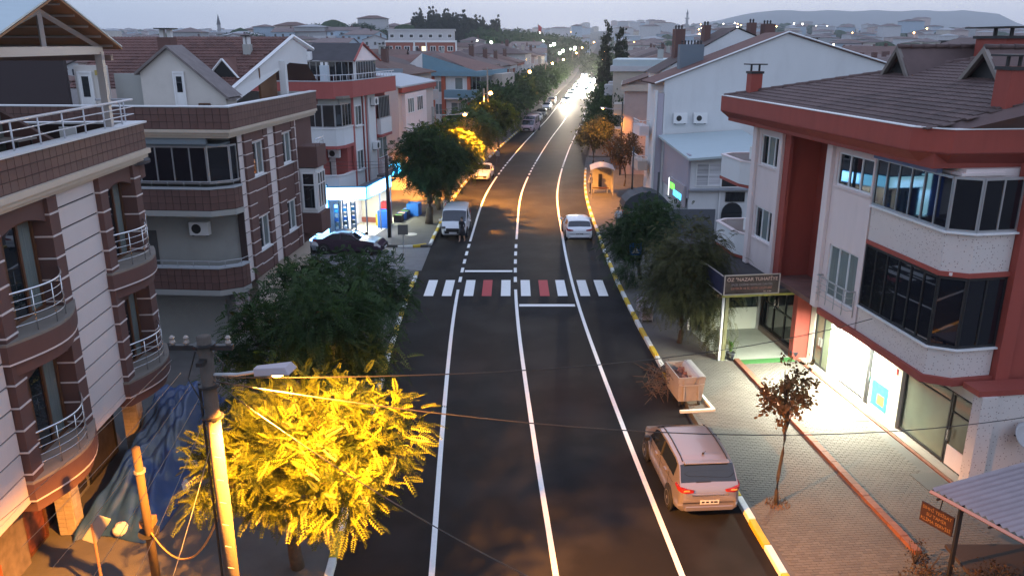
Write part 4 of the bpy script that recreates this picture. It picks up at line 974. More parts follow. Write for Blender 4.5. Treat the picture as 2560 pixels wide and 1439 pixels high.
def build_market():
    M = Matrix.Translation((-11.2, 52.4, 0)) @ Matrix.Rotation(R(-10), 4, 'Z')
    g = empty('corner_shop', (-11.2, 52.4, 0), R(-10), 'brightly lit blue and white corner shop with glowing sign boxes and open forecourt', 'shop')
    glow = mat('sign_glow', (.8, .95, 1), .5, emit=(.14, .60, 1.0), es=3.6); glow2 = mat('sign_glow_white', (.9, .97, 1), .5, emit=(.34, .78, 1.0), es=3.6)
    blue = mat('shop_blue', (.01, .09, .42), .5, var=.2); bframe = mat('sign_frame_blue', (.02, .22, .42), .5)
    # corner of the canopy
    C = (2.3, .05); P0 = (-.35, -1.4)
    P0, C, P1 = (-1.0, -1.3), (1.9, -.6), (1.9, 4.4)
    for a, b_, m in ((P0, C, glow2), (C, P1, glow)):
        d = Vector((b_[0] - a[0], b_[1] - a[1])); Ln = d.length; d.normalize(); T = WT(a[0], a[1], d, (d.y, -d.x))
        s = part('sign_box', bframe, g, (0, Ln, -.22, .0, 2.75, 3.62), T=T); part('sign_face', m, s, (.05, Ln - .05, .0, .02, 2.8, 3.57), T=T)
    s = part('side_sign', blue, g, (-1.95, -1.78, -1.0, 1.2, .3, 3.7)); 
    s = part('tall_sign', bframe, g, (-1.76, -.62, -1.05, -.9, .35, 3.75)); part('sign_face', glow2, s, (-1.72, -.66, -1.07, -1.05, .4, 3.7))
    part('blue_wall', blue, g, (-4.2, -1.97, -.1, .05, .12, 3.4))
    part('roof', mat('canopy_roof', (.22, .2, .2), .8, dirt=.3), g, (-.4, 1.7, -.4, 6.3, 2.98, 3.05)); part('flat_roof', mat('flat_roof_felt', (.17, .15, .15), .9, var=.2, dirt=.3), g, (.1, 2.2, 6.3, 12.0, 3.1, 3.25))
    for x, y in ((1.78, -.5), (1.8, 2.1), (1.85, 4.3), (-.2, .4)): part('post', mat('grey_post', (.2, .22, .25), .5), g, (x - .04, x + .04, y - .04, y + .04, .12, 2.75))
    ly = mat('pale_shop_wall', (.62, .60, .48), .8); part('rear_wall', ly, g, (-.5, 1.5, 4.45, 4.6, .12, 2.95), (-.6, -.5, .5, 4.6, .12, 2.95)); part('forecourt', mat('cream_floor_tile', (.48, .46, .36), .5, var=.08), g, (-.6, 1.95, -.55, 6.2, .12, .15)); part('red_base', mat('brick_base', (.28, .09, .06), .8), g, (-.4, 1.4, 4.3, 4.45, .15, .5))
    # racks of goods
    rk = mat('rack_metal', (.05, .12, .2), .5)
    for k, x in enumerate((-.50, -.1, .3)):
        r = part('rack', rk, g, (x, x + .06, -.5 + k * .45, -.3 + k * .45, .12, 2.4), (x + .3, x + .34, -.5 + k * .45, -.3 + k * .45, .12, 2.4))
        cols = [(.02, .25, .45), (.45, .5, .5), (.1, .12, .1), (.02, .1, .3), (.3, .3, .25)]
        for j in range(7): part('packet', mat('packet_%d' % (j % 5), cols[j % 5], .5, var=.5, vs=20), r, (x + .065, x + .295, -.48 + k * .45, -.32 + k * .45, .3 + .3 * j, .52 + .3 * j))
    for i, (x, y, z, pw, c) in enumerate(((.7, 1.8, 2.7, 300, (1, .95, .8)), (1.2, 5.4, 2.85, 450, (.95, 1, .75)))):
        ld = bpy.data.lights.new('shop_light', 'AREA'); ld.size = 1.2; ld.energy = pw; ld.color = c
        l = bpy.data.objects.new('shop_light', ld); COL.objects.link(l); l.parent = g; l.location = (x, y, z)
    for a, b_, pw in (((.45, -1.25, 3.0), (R(62), 0, R(13)), 90), ((2.2, 2, 3.2), (R(62), 0, R(90)), 260), ((-1.2, -1.3, 2.2), (R(62), 0, 0), 90)):
        ld = bpy.data.lights.new('sign_light', 'AREA'); ld.shape = 'RECTANGLE'; ld.size = 2.4; ld.size_y = .7; ld.energy = pw; ld.color = (.30, .55, 1)
        l = bpy.data.objects.new('sign_light', ld); COL.objects.link(l); l.parent = g; l.location = a; l.rotation_euler = b_
    # round emblem sign further along
    e = part('emblem_sign', bframe, g, (2.1, 2.2, 4.6, 5.6, 3.6, 4.5)); cg = mat('cyan_glow', (.3, .8, 1), .5, emit=(.06, .55, 1), es=3.5); q = random.Random(6)
    for k in range(9): a, z_ = 2.13 + q.uniform(-.35, .6), 4.05 + q.uniform(-.38, .38); MB(Matrix.Translation((a, 4.57, z_)) @ Matrix.Rotation(q.uniform(0, 3), 4, 'Y')).box(-.14, .14, -.03, .0, -.035, .035).build('neon_stroke', cg, e)
    return M
MK = build_market()
def mk(x, y, z=0): return MK @ Vector((x, y, z))
def crate(lab, x, y, w, d, h, m, rz=0, top=None, cat='crate', grp=None):
    p = mk(x, y); g = empty('crate' if cat == 'crate' else cat.replace(' ', '_'), (p.x, p.y, .15), R(-10) + rz, lab, cat, grp)
    part('body', m, g, (-w / 2, w / 2, -d / 2, -d / 2 + .03, 0, h), (-w / 2, w / 2, d / 2 - .03, d / 2, 0, h), (-w / 2, -w / 2 + .03, -d / 2 + .03, d / 2 - .03, 0, h), (w / 2 - .03, w / 2, -d / 2 + .03, d / 2 - .03, 0, h), (-w / 2 + .03, w / 2 - .03, -d / 2 + .03, d / 2 - .03, 0, .03))
    if top: part('contents', top, g, (-w / 2 + .04, w / 2 - .04, -d / 2 + .04, d / 2 - .04, .04, h * .92))
by, bb, br_ = mat('yellow_plastic', (.65, .5, .03), .5), mat('blue_plastic', (.02, .13, .5), .5), mat('red_plastic', (.4, .03, .03), .5)
crate('yellow and black stall box on the lit forecourt of the corner shop', 1.3, 3.6, .6, .5, .8, by, top=darkm, cat='stall box')
crate('blue cold drinks chest beside the forecourt post', 1.75, 3.0, .7, .8, 1.2, bb, top=bb, cat='drinks chest')
crate('red tall cabinet behind the blue drinks chest', 1.55, 4.1, .6, .5, 1.6, br_, top=br_, cat='cabinet')
crate('blue covered bin of goods on the pavement past the shop', 2.6, 7.4, .9, .9, .9, bb, top=bb, cat='goods bin')
gr_ = mat('greens', (.06, .18, .04), .8, var=.5, vs=9); og = mat('oranges', (.6, .25, .03), .6, var=.4, vs=12)
for i in range(4): crate(('crate of green vegetables nearest the shop post', 'crate of oranges second along the shop wall', 'crate of green vegetables third along the shop wall', 'crate of pale fruit farthest along the shop wall')[i], 2.15, 5.0 + .75 * i, .6, .6, .5, bb if i % 2 else darkm, top=(gr_, og, gr_, mat('pale_fruit', (.6, .55, .3), .6, var=.3))[i], grp='produce crates outside the corner shop')

# ------------------------------------------------------------------ generic houses
def house(lab, x, y, ang, w, d, h, wm, rm, kind='hip', rr=1.6, fl=3, win=2.2, cols=None, side=0, grp=None, band_m=None, detail=1, z=0.0, name='house', bal=True, over=.5, z0=-.3):
    g = empty(name, (x, y, z), R(-ang), lab, 'house' if name == 'house' else 'building', grp)
    part('wall', wm, g, (-w / 2, w / 2, -d / 2, d / 2, z0, h))
    r = MB()
    if kind == 'hip': hip_roof(r, -w / 2 - over, w / 2 + over, -d / 2 - over, d / 2 + over, h + .15, h + rr)
    elif kind == 'gx': gable_roof(r, -w / 2 - over, w / 2 + over, -d / 2 - .3, d / 2 + .3, h + .1, h + rr, 'x')
    elif kind == 'gy': gable_roof(r, -w / 2 - .3, w / 2 + .3, -d / 2 - over, d / 2 + over, h + .1, h + rr, 'y')
    else: r.box(-w / 2 - .1, w / 2 + .1, -d / 2 - .1, d / 2 + .1, h, h + .8)
    r.build('roof', rm, g)
    if kind == 'gy': MB().add([(-w / 2, -d / 2 + .02, h), (w / 2, -d / 2 + .02, h), (0, -d / 2 + .02, h + rr - .15), (-w / 2, d / 2 - .02, h), (w / 2, d / 2 - .02, h), (0, d / 2 - .02, h + rr - .15)], [(0, 1, 2), (3, 4, 5)]).build('gable', wm, g)
    if kind == 'gx': MB().add([(-w / 2 + .02, -d / 2, h), (-w / 2 + .02, d / 2, h), (-w / 2 + .02, 0, h + rr - .15), (w / 2 - .02, -d / 2, h), (w / 2 - .02, d / 2, h), (w / 2 - .02, 0, h + rr - .15)], [(0, 1, 2), (3, 4, 5)]).build('gable', wm, g)
    if band_m: part('eaves_band', band_m, g, (-w / 2 - .35, w / 2 + .35, -d / 2 - .35, d / 2 + .35, h - .5, h + .1))
    c = part('chimney', brown if rnd.random() < .5 else grey_r, g, (w * .2 - .35, w * .2 + .35, -.35, .35, h + rr * .3, h + rr + .7)); 
    if detail: part('cap', darkm, c, (w * .2 - .45, w * .2 + .45, -.45, .45, h + rr + .85, h + rr + .92), (w * .2 - .3, w * .2 - .2, -.3, .3, h + rr + .7, h + rr + .85), (w * .2 + .2, w * .2 + .3, -.3, .3, h + rr + .7, h + rr + .85))
    if detail and rnd.random() < .6:
        ax, ay = w * rnd.uniform(-.3, .1), rnd.uniform(-1, 1); a = MB(); a.tube([(ax, ay, h + rr * .3), (ax, ay, h + rr + 1.5)], .025, 4)
        for q_ in range(3): a.tube([(ax - .4, ay, h + rr + 1.0 + .2 * q_), (ax + .4, ay, h + rr + 1.0 + .2 * q_)], .015, 4)
        a.build('aerial', darkm, g); MB(Matrix.Translation((ax + 1.4, ay - .5, h + rr * .8)) @ Matrix.Rotation(R(55), 4, 'X')).lathe([(.03, 0), (.35, .08), (.45, .16), (.34, .1)], 12).build('dish', grey_r, g)
    fh = (h - 0.2) / fl
    faces = [(WT(0, -d / 2, (1, 0), (0, -1)), w)]
    if side: faces.append((WT(side * w / 2, 0, (0, 1), (side, 0)), d))
    mb = MB() if not detail else None
    for T, L in faces:
        n = max(1, int(L / (win + 1.2)))
        for f in range(fl):
            for k in range(n):
                a = -L / 2 + L * (k + .5) / n; zb = .2 + fh * f + fh * .35; ww = win * .5
                if detail:
                    if rnd.random() < .12: continue
                    gm = curtain if rnd.random() < .35 else glass_d
                    if bal and f > 0 and (k + f) % 2 == 0 and L > 7:
                        part('balcony', wm if not band_m else band_m, g, (a - 1.4, a + 1.4, 0, 1.0, zb - fh * .35, zb + .05), T=T)
                        if detail > 1: glazing(g, [tuple((T @ Vector((q, .9, 0))).xy) for q in (a - 1.35, a + 1.35)], zb + .06, zb + fh * .55, .55, out=1)
                        else: window(g, T, a - 1.0, a + 1.0, zb - .1, zb + fh * .45, 2, pvc, gm, d=.03)
                    else: window(g, T, a - ww / 2 - .1, a + ww / 2 + .1, zb, zb + fh * .42, 2, pvc, gm, d=.03, sill=wm if detail > 1 else None)
                else: mb.box(a - ww / 2, a + ww / 2, -.02, .05, zb, zb + fh * .4, T)
    if mb and mb.v: mb.build('window_rows', glass_d, g)['kind'] = 'stuff'
    return g

# right: long white gable house with extension
def build_R2():
    g = empty('house', (10.9, 60, 0), R(3), 'long white blank gable wall house with two air conditioners, behind the red building', 'house')
    x0, x1 = 0.2, 16.5
    y1 = 4.4
    prof = [(x0, .1), (x1, .1), (x1, 11.0), (9.0, 13.15), (x0, 9.95)]
    MB().add([(a, 0, z) for a, z in prof] + [(a, y1, z) for a, z in prof], [(0, 1, 2, 3, 4), (5, 6, 7, 8, 9)] + [(i, (i + 1) % 5, 5 + (i + 1) % 5, 5 + i) for i in range(5)]).build('wall', white_side, g)
    r = MB()
    for a, b in (((x0 - .75, 9.72), (9.0, 13.27)), ((9.0, 13.27), (x1 + .7, 10.92))):
        r.add([(a[0], -.15, a[1]), (b[0], -.15, b[1]), (b[0], y1 + .3, b[1]), (a[0], y1 + .3, a[1]), (a[0], -.15, a[1] - .1), (b[0], -.15, b[1] - .1), (b[0], y1 + .3, b[1] - .1), (a[0], y1 + .3, a[1] - .1)], [(0, 1, 2, 3), (4, 5, 6, 7), (0, 1, 5, 4), (3, 2, 6, 7)])
    r.build('roof', rooftile2, g); b = MB(); b.tube([(x0 - .75, -.2, 9.72), (9.0, -.2, 13.28)], .06, 4); b.tube([(9.0, -.2, 13.28), (x1 + .7, -.2, 10.92)], .05, 4); b.build('verge_trim', pvc, g)
    part('corner_pilaster', mat('lilac_render', (.42, .38, .44), .85), g, (-.25, .18, -.12, .6, .1, 9.0)); part('pilaster', white_r, g, (-.42, -.27, -.1, .5, .1, 9.2), (.22, .4, -.1, -.01, .1, 9.1))
    A = WT(0, 0, (1, 0), (0, -1)); ac_unit(g, A, 1.45, 6.85, w=1.0, h=.75); ac_unit(g, A, 2.95, 6.85, w=1.0, h=.75)
    c = part('chimney', mat('slate_grey', (.15, .19, .23), .85), g, (1.9, 3.7, 2.6, 3.4, 10.2, 12.4)); 
    for k in range(7): MB(Matrix.Translation((2.1 + .24 * k, 3.0, 12.4))).lathe([(.06, 0), (.06, .18), (.09, .22), (.05, .3)], 8).build('chimney_pot', darkm, c)
    for z, mm in ((2.9, beige_r), (5.6, pinkw)):
        part('balcony', mm, g, (-.85, -.1, 3.0, 5.6, z, z + .75)); railing(g, [(-.1, 3.05), (-.82, 3.05), (-.82, 5.55)], z + .75, z + 1.15, 2, .02, .5, pvc)
    # extension
    e = part('extension', white_side, g, (.5, 6.2, -7.2, -.02, .1, 4.9)); 
    MB().add([(.15, -8.0, 5.35), (6.0, -8.0, 5.75), (6.2, -.1, 6.35), (-.1, -.1, 6.0), (.15, -8.0, 5.2), (6.0, -8.0, 5.6), (6.2, -.1, 6.2), (-.1, -.1, 5.85)], [(0, 1, 2, 3), (4, 5, 6, 7), (0, 1, 5, 4), (0, 3, 7, 4)]).build('extension_roof', roofwhite, g)
    part('extension_wall', mat('lilac_panel', (.36, .33, .38), .8), g, (.35, .5, -7.3, -.2, 2.6, 5.5)); part('extension_head', white_side, g, (.5, 6.0, -7.2, -7.0, 4.9, 5.3))
    E = WT(0, -7.2, (1, 0), (0, -1)); window(g, E, .9, 2.6, 3.4, 4.95, 2, pvc, mat('striped_blind', (.4, .4, .42), .7, var=.8, vs=1, stretch=(.2, .2, 9)), d=.05); window(g, E, 2.6, 3.8, 3.3, 4.95, 1, pvc, glass, d=.05, name='balcony_door'); window(g, E, 3.8, 4.9, 3.4, 4.95, 1, pvc, mat('striped_blind', (.4, .4, .42), .7), d=.05)
    part('ledge', mat('grey_ledge', (.3, .32, .36), .8), g, (.5, 6.0, .0, .35, 3.15, 3.25), T=E); part('pipe', pvc, g, (2.55, 2.63, .05, .13, .1, 3.2), T=E)
    window(g, E, 3.0, 4.3, 2.35, 3.0, 4, darkm, glass, d=.05, name='barred_window', fw=.03); window(g, E, 2.8, 4.2, .5, 1.6, 4, darkm, glass, d=.05, name='barred_window', fw=.03)
    MB(E @ Matrix.Translation((3.5, .05, 1.6)) @ Matrix.Rotation(R(-90), 4, 'X')).lathe([(.7, -.02), (.7, .03)], 16).build('arched_window_top', glass, g)
    part('blue_shutter', mat('blue_shutter', (.07, .11, .2), .6), g, (.9, 2.3, .0, .06, .3, 1.6), T=E)
    # lit sign on the street side
    S = WT(.34, 0, (0, 1), (-1, 0)); s = part('sign', mat('grey_sign', (.45, .4, .42), .6), g, (-7.1, -3.2, 0, .18, 2.0, 3.4), T=S)
    part('sign_glow', mat('white_glow', (1, 1, 1), .5, emit=(.9, 1, .95), es=3), s, (-3.2, -3.1, .02, .2, 2.05, 3.35), T=S); part('sign_letters', mat('green_glow', (.2, .9, .1), .5, emit=(.15, 1, .08), es=2.2), s, (-4.7, -3.5, .18, .2, 2.7, 3.1), T=S); part('sign_letters', mat('cyan_glow', (.1, .8, .9), .5, emit=(.03, .7, 1), es=2.2), s, (-6.6, -4.5, .18, .2, 2.35, 2.75), T=S)
    b = MB(); T = Matrix.Translation((-.1, -4.3, .2)) @ Matrix.Rotation(R(-90), 4, 'X'); 
    return g
build_R2()
def awning(x, y, rz):
    g = empty('shop_awning', (x, y, 0), rz, 'dark rounded awning over the doorway beneath the green and blue lit sign', 'awning')
    n = 8; pr = [(1.6 * math.cos(R(180 * k / n)), 1.1 * math.sin(R(180 * k / n))) for k in range(n + 1)]
    b = MB(); vs = [(a, 0, 1.6 + z) for a, z in pr] + [(a, 2.2, 1.6 + z) for a, z in pr]; b.add(vs, [(k, k + 1, n + 2 + k, n + 1 + k) for k in range(n)] + [tuple(range(n + 1))])
    b.build('cover', mat('dark_awning', (.035, .04, .05), .6), g); part('leg', darkm, g, (-1.58, -1.54, .02, .06, .12, 1.62), (1.54, 1.58, .02, .06, .12, 1.62))
awning(9.3, 54.5, 0)

# left row beyond the corner building
house('beige building with a large blank side wall right after the red and white corner building', -15.0, 76.2, 8, 11, 13, 8.55, mat('pale_beige', (.52, .44, .40), .9, var=.03, dirt=.1), rooftile2, 'gx', .9, 3, side=1, bal=False, detail=1) if False else None
def build_L4():
    g = empty('house', (-10.6, 70, 0), R(-9), 'beige house with a blank side wall glowing orange at its foot, left of the street', 'house')
    pb = mat('pale_beige', (.55, .46, .42), .9, var=.03, dirt=.1)
    MB().add([(-8, 0, .1), (.9, 0, .1), (.9, 0, 8.9), (-8, 0, 10.6), (-8, 12, .1), (.9, 12, .1), (.9, 12, 8.9), (-8, 12, 10.6)], [(0, 1, 2, 3), (4, 5, 6, 7), (1, 2, 6, 5), (0, 3, 7, 4)]).build('wall', pb, g)
    MB().add([(-8.2, -.1, 10.75), (1.2, -.1, 8.98), (1.2, 12.2, 8.98), (-8.2, 12.2, 10.75), (-8.2, -.1, 10.6), (1.2, -.1, 8.85), (1.2, 12.2, 8.85), (-8.2, 12.2, 10.6)], [(0, 1, 2, 3), (4, 5, 6, 7), (0, 1, 5, 4), (1, 2, 6, 5)]).build('roof', mat('grey_white_coping', (.42, .44, .46), .7), g)
    part('red_eave', redb, g, (.9, 1.25, .2, 12, 8.4, 8.83)); F = WT(.9, 0, (0, 1), (1, 0)); part('bay', pinkw, g, (1.0, 8, 0, .35, 3, 8.3), T=F)
    B = WT(1.25, 0, (0, 1), (1, 0)); window(g, B, 1.6, 3.6, 6.6, 7.9, 3, pvc, curtain, d=.03); window(g, B, 4.6, 6.6, 6.6, 7.9, 3, pvc, glass, d=.03); part('balcony', beige_r, g, (1.2, 4, .0, .7, 4.0, 5.0), T=B); window(g, B, 4.6, 6.6, 3.6, 5.2, 2, pvc, glass, d=.03)
    part('terrace_rail', mat('blue_grey_soffit', (.2, .24, .27), .8), g, (-6.5, 0.5, 3.0, 3.1, 10.0, 10.35))
build_L4()
def build_L5():
    g = empty('house', (-4.9, 110, 0), R(-15), 'blue and white house with red columns and a blue gabled roof band', 'house')
    part('wall', white_r, g, (-13, -.8, 0, 12, .1, 8.95)); part('eaves_band', bluep, g, (-13.4, .6, -.6, 12.3, 8.9, 9.6)); A = WT(0, 0, (1, 0), (0, -1)); F = WT(-.8, 0, (0, 1), (1, 0))
    MB().add([(-8.6, -.2, 9.6), (.3, -.2, 9.6), (-6.1, -.2, 12.0)], [(0, 1, 2)]).build('blue_gable', bluep, g); MB().add([(-8.6, -.24, 9.6), (-6.1, -.24, 12.05), (-6.1, -.24, 9.6)], [(0, 1, 2)]).build('white_gable', white_r, g)
    MB().add([(-13.4, -.5, 9.6), (-8.4, -.5, 9.6), (-6.1, 4, 12.0), (-12, 5, 11.6), (.6, 4, 9.6), (.6, 12.3, 9.6), (-6.1, 9, 12.0), (-.1, -.15, 9.62)], [(0, 1, 2, 3), (2, 7, 5, 6)]).build('roof', rooftile2, g)
    window(g, A, -6.5, -5.9, 9.7, 11.2, 1, darkm, glass, d=.08, name='attic_window')
    for x in (-7.3, -5.9, -5.0, -3.7): part('red_column', orangep, g, (x - .22, x + .22, 0, .25, .1, 8.9), T=A)
    for z in (6.6, 3.4, .9):
        for x in (-6.6, -4.35): window(g, A, x - .45, x + .45, z, z + 1.6, 2, pvc, curtain, d=.03)
    part('balcony', bluep, g, (-3.4, 0.6, 0, .9, 5.9, 7.0), T=A); part('balcony_side', white_r, g, (-.5, .6, 0, 6, 5.9, 7.0)); part('balcony_slab', white_r, g, (-3.4, .6, -.9, .0, 5.7, 5.9))
    glazing(g, [(-.3, -.3), (.55, .2), (.55, 5)], 7.0, 8.85, .5); part('red_column', orangep, g, (-.9, -.5, 0, .2, 3, 8.9), T=A); part('brown_panel', beige_r, g, (.0, 1.6, 6, 12, .1, 9.0))
    window(g, A, -2.9, -1.2, 3.1, 5.2, 2, pvc, curtain, d=.03); window(g, A, -2.4, -1.4, 7.0, 8.7, 1, pvc, curtain, d=.03, name='balcony_door')
build_L5()
_l5 = [o for o in bpy.data.objects if o.get('label', '').startswith('blue and white house with')][0]; _l5.scale = (1.2, 1.1, .93)
# ================================================================== trees
def leaf_mesh(name, blobs, n, m, size=.16, fronds=True, seed=1, lens=(.35, .6), pairs=7, droop=.35, shell=.55):
    """leaves as real faces; fronds carry pairs of leaflets. blobs = [(x,y,z,rx,ry,rz)]"""
    r = np.random.RandomState(seed)
    B = np.array(blobs, float); wts = B[:, 3] * B[:, 4] * B[:, 5]; wts /= wts.sum()
    # clumps give light and dark masses with gaps
    k = max(12, n // 26); bi = r.choice(len(B), k, p=wts)
    d = r.normal(size=(k, 3)); d /= np.linalg.norm(d, axis=1)[:, None]
    rad = shell + (1 - shell) * r.rand(k) ** .6
    cc = B[bi, :3] + d * B[bi, 3:] * rad[:, None]
    ci = r.randint(0, k, n); spread = np.mean(B[:, 3:]) * .20
    p = cc[ci] + r.normal(size=(n, 3)) * spread
    out = d[ci] * .8 + r.normal(size=(n, 3)) * .55; out[:, 2] += .15 - droop
    out /= np.linalg.norm(out, axis=1)[:, None]
    if not fronds:
        u = out; a = r.normal(size=(n, 3)); v = np.cross(u, a); v /= np.linalg.norm(v, axis=1)[:, None] + 1e-9
        s = (size * (.6 + .8 * r.rand(n)))[:, None]
        V = np.stack([p, p + u * s * .5 + v * s * .3, p + u * s, p + u * s * .5 - v * s * .3], 1).reshape(-1, 3)
    else:
        L = r.uniform(lens[0], lens[1], n)[:, None]
        side = np.cross(out, np.array([0, 0, 1.0]) + r.normal(size=(n, 3)) * .35); side /= np.linalg.norm(side, axis=1)[:, None] + 1e-9
        up = np.cross(side, out); quads = []
        for i in range(pairs):
            t = (i + .6) / pairs; q = p + out * L * t - np.array([0, 0, 1.0]) * (droop * L * t * t)
            ll = size * (1 - .45 * abs(t - .45) * 2) * (L / np.mean(lens)); w = L / pairs * .42
            for s in (-1, 1):
                dirn = side * s * .92 + out * .38 - np.array([0, 0, .25]); 
                tip = q + dirn * ll; mid = q + dirn * ll * .5
                quads += [q, mid + out * w, tip, mid - out * w]
        V = np.stack(quads, 1).reshape(-1, 3)
    nf = len(V) // 4
    me = bpy.data.meshes.new(name); me.vertices.add(len(V)); me.vertices.foreach_set('co', V.astype(np.float32).ravel())
    me.loops.add(nf * 4); me.loops.foreach_set('vertex_index', np.arange(nf * 4, dtype=np.int32))
    me.polygons.add(nf); me.polygons.foreach_set('loop_start', np.arange(0, nf * 4, 4, dtype=np.int32))
    me.materials.append(m); me.update(calc_edges=True)
    return me

def trunk_mesh(h, r0, blobs, seed, limbs=7, lean=(0, 0), twigs=0):
    q = random.Random(seed); b = MB(); top = Vector((lean[0], lean[1], h))
    pts = [Vector((lean[0] * t + .05 * math.sin(5 * t + seed), lean[1] * t, h * t)) for t in [k / 6 for k in range(7)]]
    b.tube(pts, r0, 10, r0 * .62)
    for k in range(limbs):
        B = blobs[k % len(blobs)]; e = Vector((B[0], B[1], B[2])) + Vector([q.uniform(-.65, .65) * B[3 + i] for i in range(3)])
        s = pts[-1] * q.uniform(.8, 1.0); mid = s.lerp(e, .5) + Vector((0, 0, q.uniform(0, .3)))
        b.tube([s, mid, e], r0 * .38, 6, r0 * .08, cap=False)
        for j in range(2 + twigs):
            f = e + Vector([q.uniform(-.5, .5) * B[3 + i] for i in range(3)]); b.tube([mid.lerp(e, q.uniform(.2, .9)), f], r0 * .1, 4, r0 * .03, cap=False)
    return b

def tree(lab, x, y, h, r0, blobs, n, m, seed=1, grp=None, name='tree', cat='tree', limbs=7, z=.12, lean=(0, 0), twigs=0, rz=0, **kw):
    g = empty(name, (x, y, z), rz, lab, cat, grp)
    trunk_mesh(h, r0, blobs, seed, limbs, lean, twigs).build('trunk', bark, g, smooth=True)
    obj('crown', leaf_mesh('crown', blobs, n, m, seed=seed, **kw), g)
    return g
leaf_dk = leafmat('leaf_dark_green', (.020, .045, .018), (.05, .095, .03))
leaf_md = leafmat('leaf_mid_green', (.035, .065, .022), (.085, .14, .04))
leaf_dry = leafmat('leaf_dry_brown', (.10, .055, .022), (.26, .13, .05), .25)
leaf_ol = leafmat('leaf_olive', (.055, .065, .032), (.14, .14, .06))
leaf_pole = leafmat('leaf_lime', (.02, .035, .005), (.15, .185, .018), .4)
leaf_cy = leafmat('leaf_cypress', (.012, .022, .014), (.03, .045, .022), .15)

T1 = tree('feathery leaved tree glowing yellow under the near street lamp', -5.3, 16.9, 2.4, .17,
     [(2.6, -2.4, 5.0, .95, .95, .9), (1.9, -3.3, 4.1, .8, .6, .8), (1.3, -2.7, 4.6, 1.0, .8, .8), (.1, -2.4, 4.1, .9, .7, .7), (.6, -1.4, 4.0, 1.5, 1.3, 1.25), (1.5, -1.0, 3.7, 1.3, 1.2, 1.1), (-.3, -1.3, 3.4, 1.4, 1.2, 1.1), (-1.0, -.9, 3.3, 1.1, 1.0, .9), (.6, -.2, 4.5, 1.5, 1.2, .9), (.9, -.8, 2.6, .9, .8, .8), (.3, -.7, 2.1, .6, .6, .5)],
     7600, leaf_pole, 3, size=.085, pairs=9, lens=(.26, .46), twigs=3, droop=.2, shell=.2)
tree('dark feathery leaved tree directly behind the lamplit yellow tree', -6.4, 22.6, 3.2, .2,
     [(.3, 0, 4.3, 2.0, 1.8, 1.5), (1.5, .3, 4.1, 1.3, 1.5, 1.3), (-1.0, 0, 3.9, 1.3, 1.5, 1.2), (1.9, -1.2, 3.3, 1.0, 1.1, 1.0), (-1.3, -1.2, 2.9, .9, 1, .9)],
     4600, leaf_dk, 5, size=.10, pairs=7, lens=(.3, .55), droop=.4, shell=.35)
tree('dark spreading tree farther back beside the side street corner, left of the crossing', -7.1, 31.4, 2.2, .18,
     [(0, 0, 2.95, 2.3, 2.0, 1.0), (1.5, .5, 2.9, 1.4, 1.5, .95), (-1.2, 0, 2.7, 1.3, 1.6, .9), (2.1, -.9, 2.3, 1.0, 1.1, .8)],
     3800, leaf_dk, 8, size=.11, pairs=7, lens=(.3, .55), droop=.4, shell=.35)
tree('rounded dark green tree with dark trunk behind the white van by the corner shop', -5.9, 56.3, 2.3, .3,
     [(.1, 0, 4.6, 2.2, 2.1, 1.7), (-1.0, .2, 4.6, 1.6, 1.6, 1.5), (1.2, -.2, 4.3, 1.7, 1.7, 1.8), (.5, .1, 3.1, 1.7, 1.6, 1.1), (.1, 0, 5.7, 1.5, 1.6, .9), (.2, 0, 4.3, 1.2, 1.2, 1.2)],
     7000, leaf_dk, 11, size=.14, pairs=5, lens=(.35, .6), droop=.4, shell=.25)
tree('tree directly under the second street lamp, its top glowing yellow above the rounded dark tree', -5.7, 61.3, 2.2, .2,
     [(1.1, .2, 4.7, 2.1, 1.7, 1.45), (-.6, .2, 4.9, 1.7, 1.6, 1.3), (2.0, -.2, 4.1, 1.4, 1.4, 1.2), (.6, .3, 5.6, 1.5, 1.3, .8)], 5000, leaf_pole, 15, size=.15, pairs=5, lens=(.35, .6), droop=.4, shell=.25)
tree('dark tree touched by yellow lamplight behind the rounded tree, left pavement', -3.9, 79, 2.2, .2,
     [(0, 0, 4.6, 2.2, 2.2, 1.6), (.8, .3, 4.2, 1.8, 1.8, 1.5), (-1.2, 0, 4.9, 1.5, 1.6, 1.2)], 1700, leaf_md, 12, size=.22, pairs=5, lens=(.5, .85), shell=.45)
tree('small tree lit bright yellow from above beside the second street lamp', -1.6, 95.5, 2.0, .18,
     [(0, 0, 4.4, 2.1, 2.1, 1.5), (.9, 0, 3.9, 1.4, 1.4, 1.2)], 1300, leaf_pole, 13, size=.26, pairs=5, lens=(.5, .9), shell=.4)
# avenue row on the left
rowme = []
for s in range(3):
    bl = [(0, 0, 4.3, 2.6, 3.0, 1.9), (random.Random(s).uniform(-1, 1), 1.4, 4.6, 1.9, 2.2, 1.6), (-.6, -1.6, 4.1, 1.9, 2.2, 1.6)]
    rowme.append((leaf_mesh('crown', bl, 2600, leaf_dk, size=.5, fronds=False, seed=20 + s, shell=.4), trunk_mesh(2.4, .2, bl, s, 5).mesh('trunk', bark, True)))
for k, y in enumerate([104, 110, 117, 124, 131, 138, 146, 154, 163, 172, 182, 193, 205, 218]):
    x, yy, z = roadp(y, -7.2 - .4 * (k % 3)); g = empty('tree', (x, yy, .12), k * 1.3, 'dark rounded tree in the long clipped row along the left pavement', 'tree', 'trees in the row along the left pavement'); g.scale = (1.12, 1.12, 1.1)
    obj('trunk', rowme[k % 3][1], g); obj('crown', rowme[k % 3][0], g)
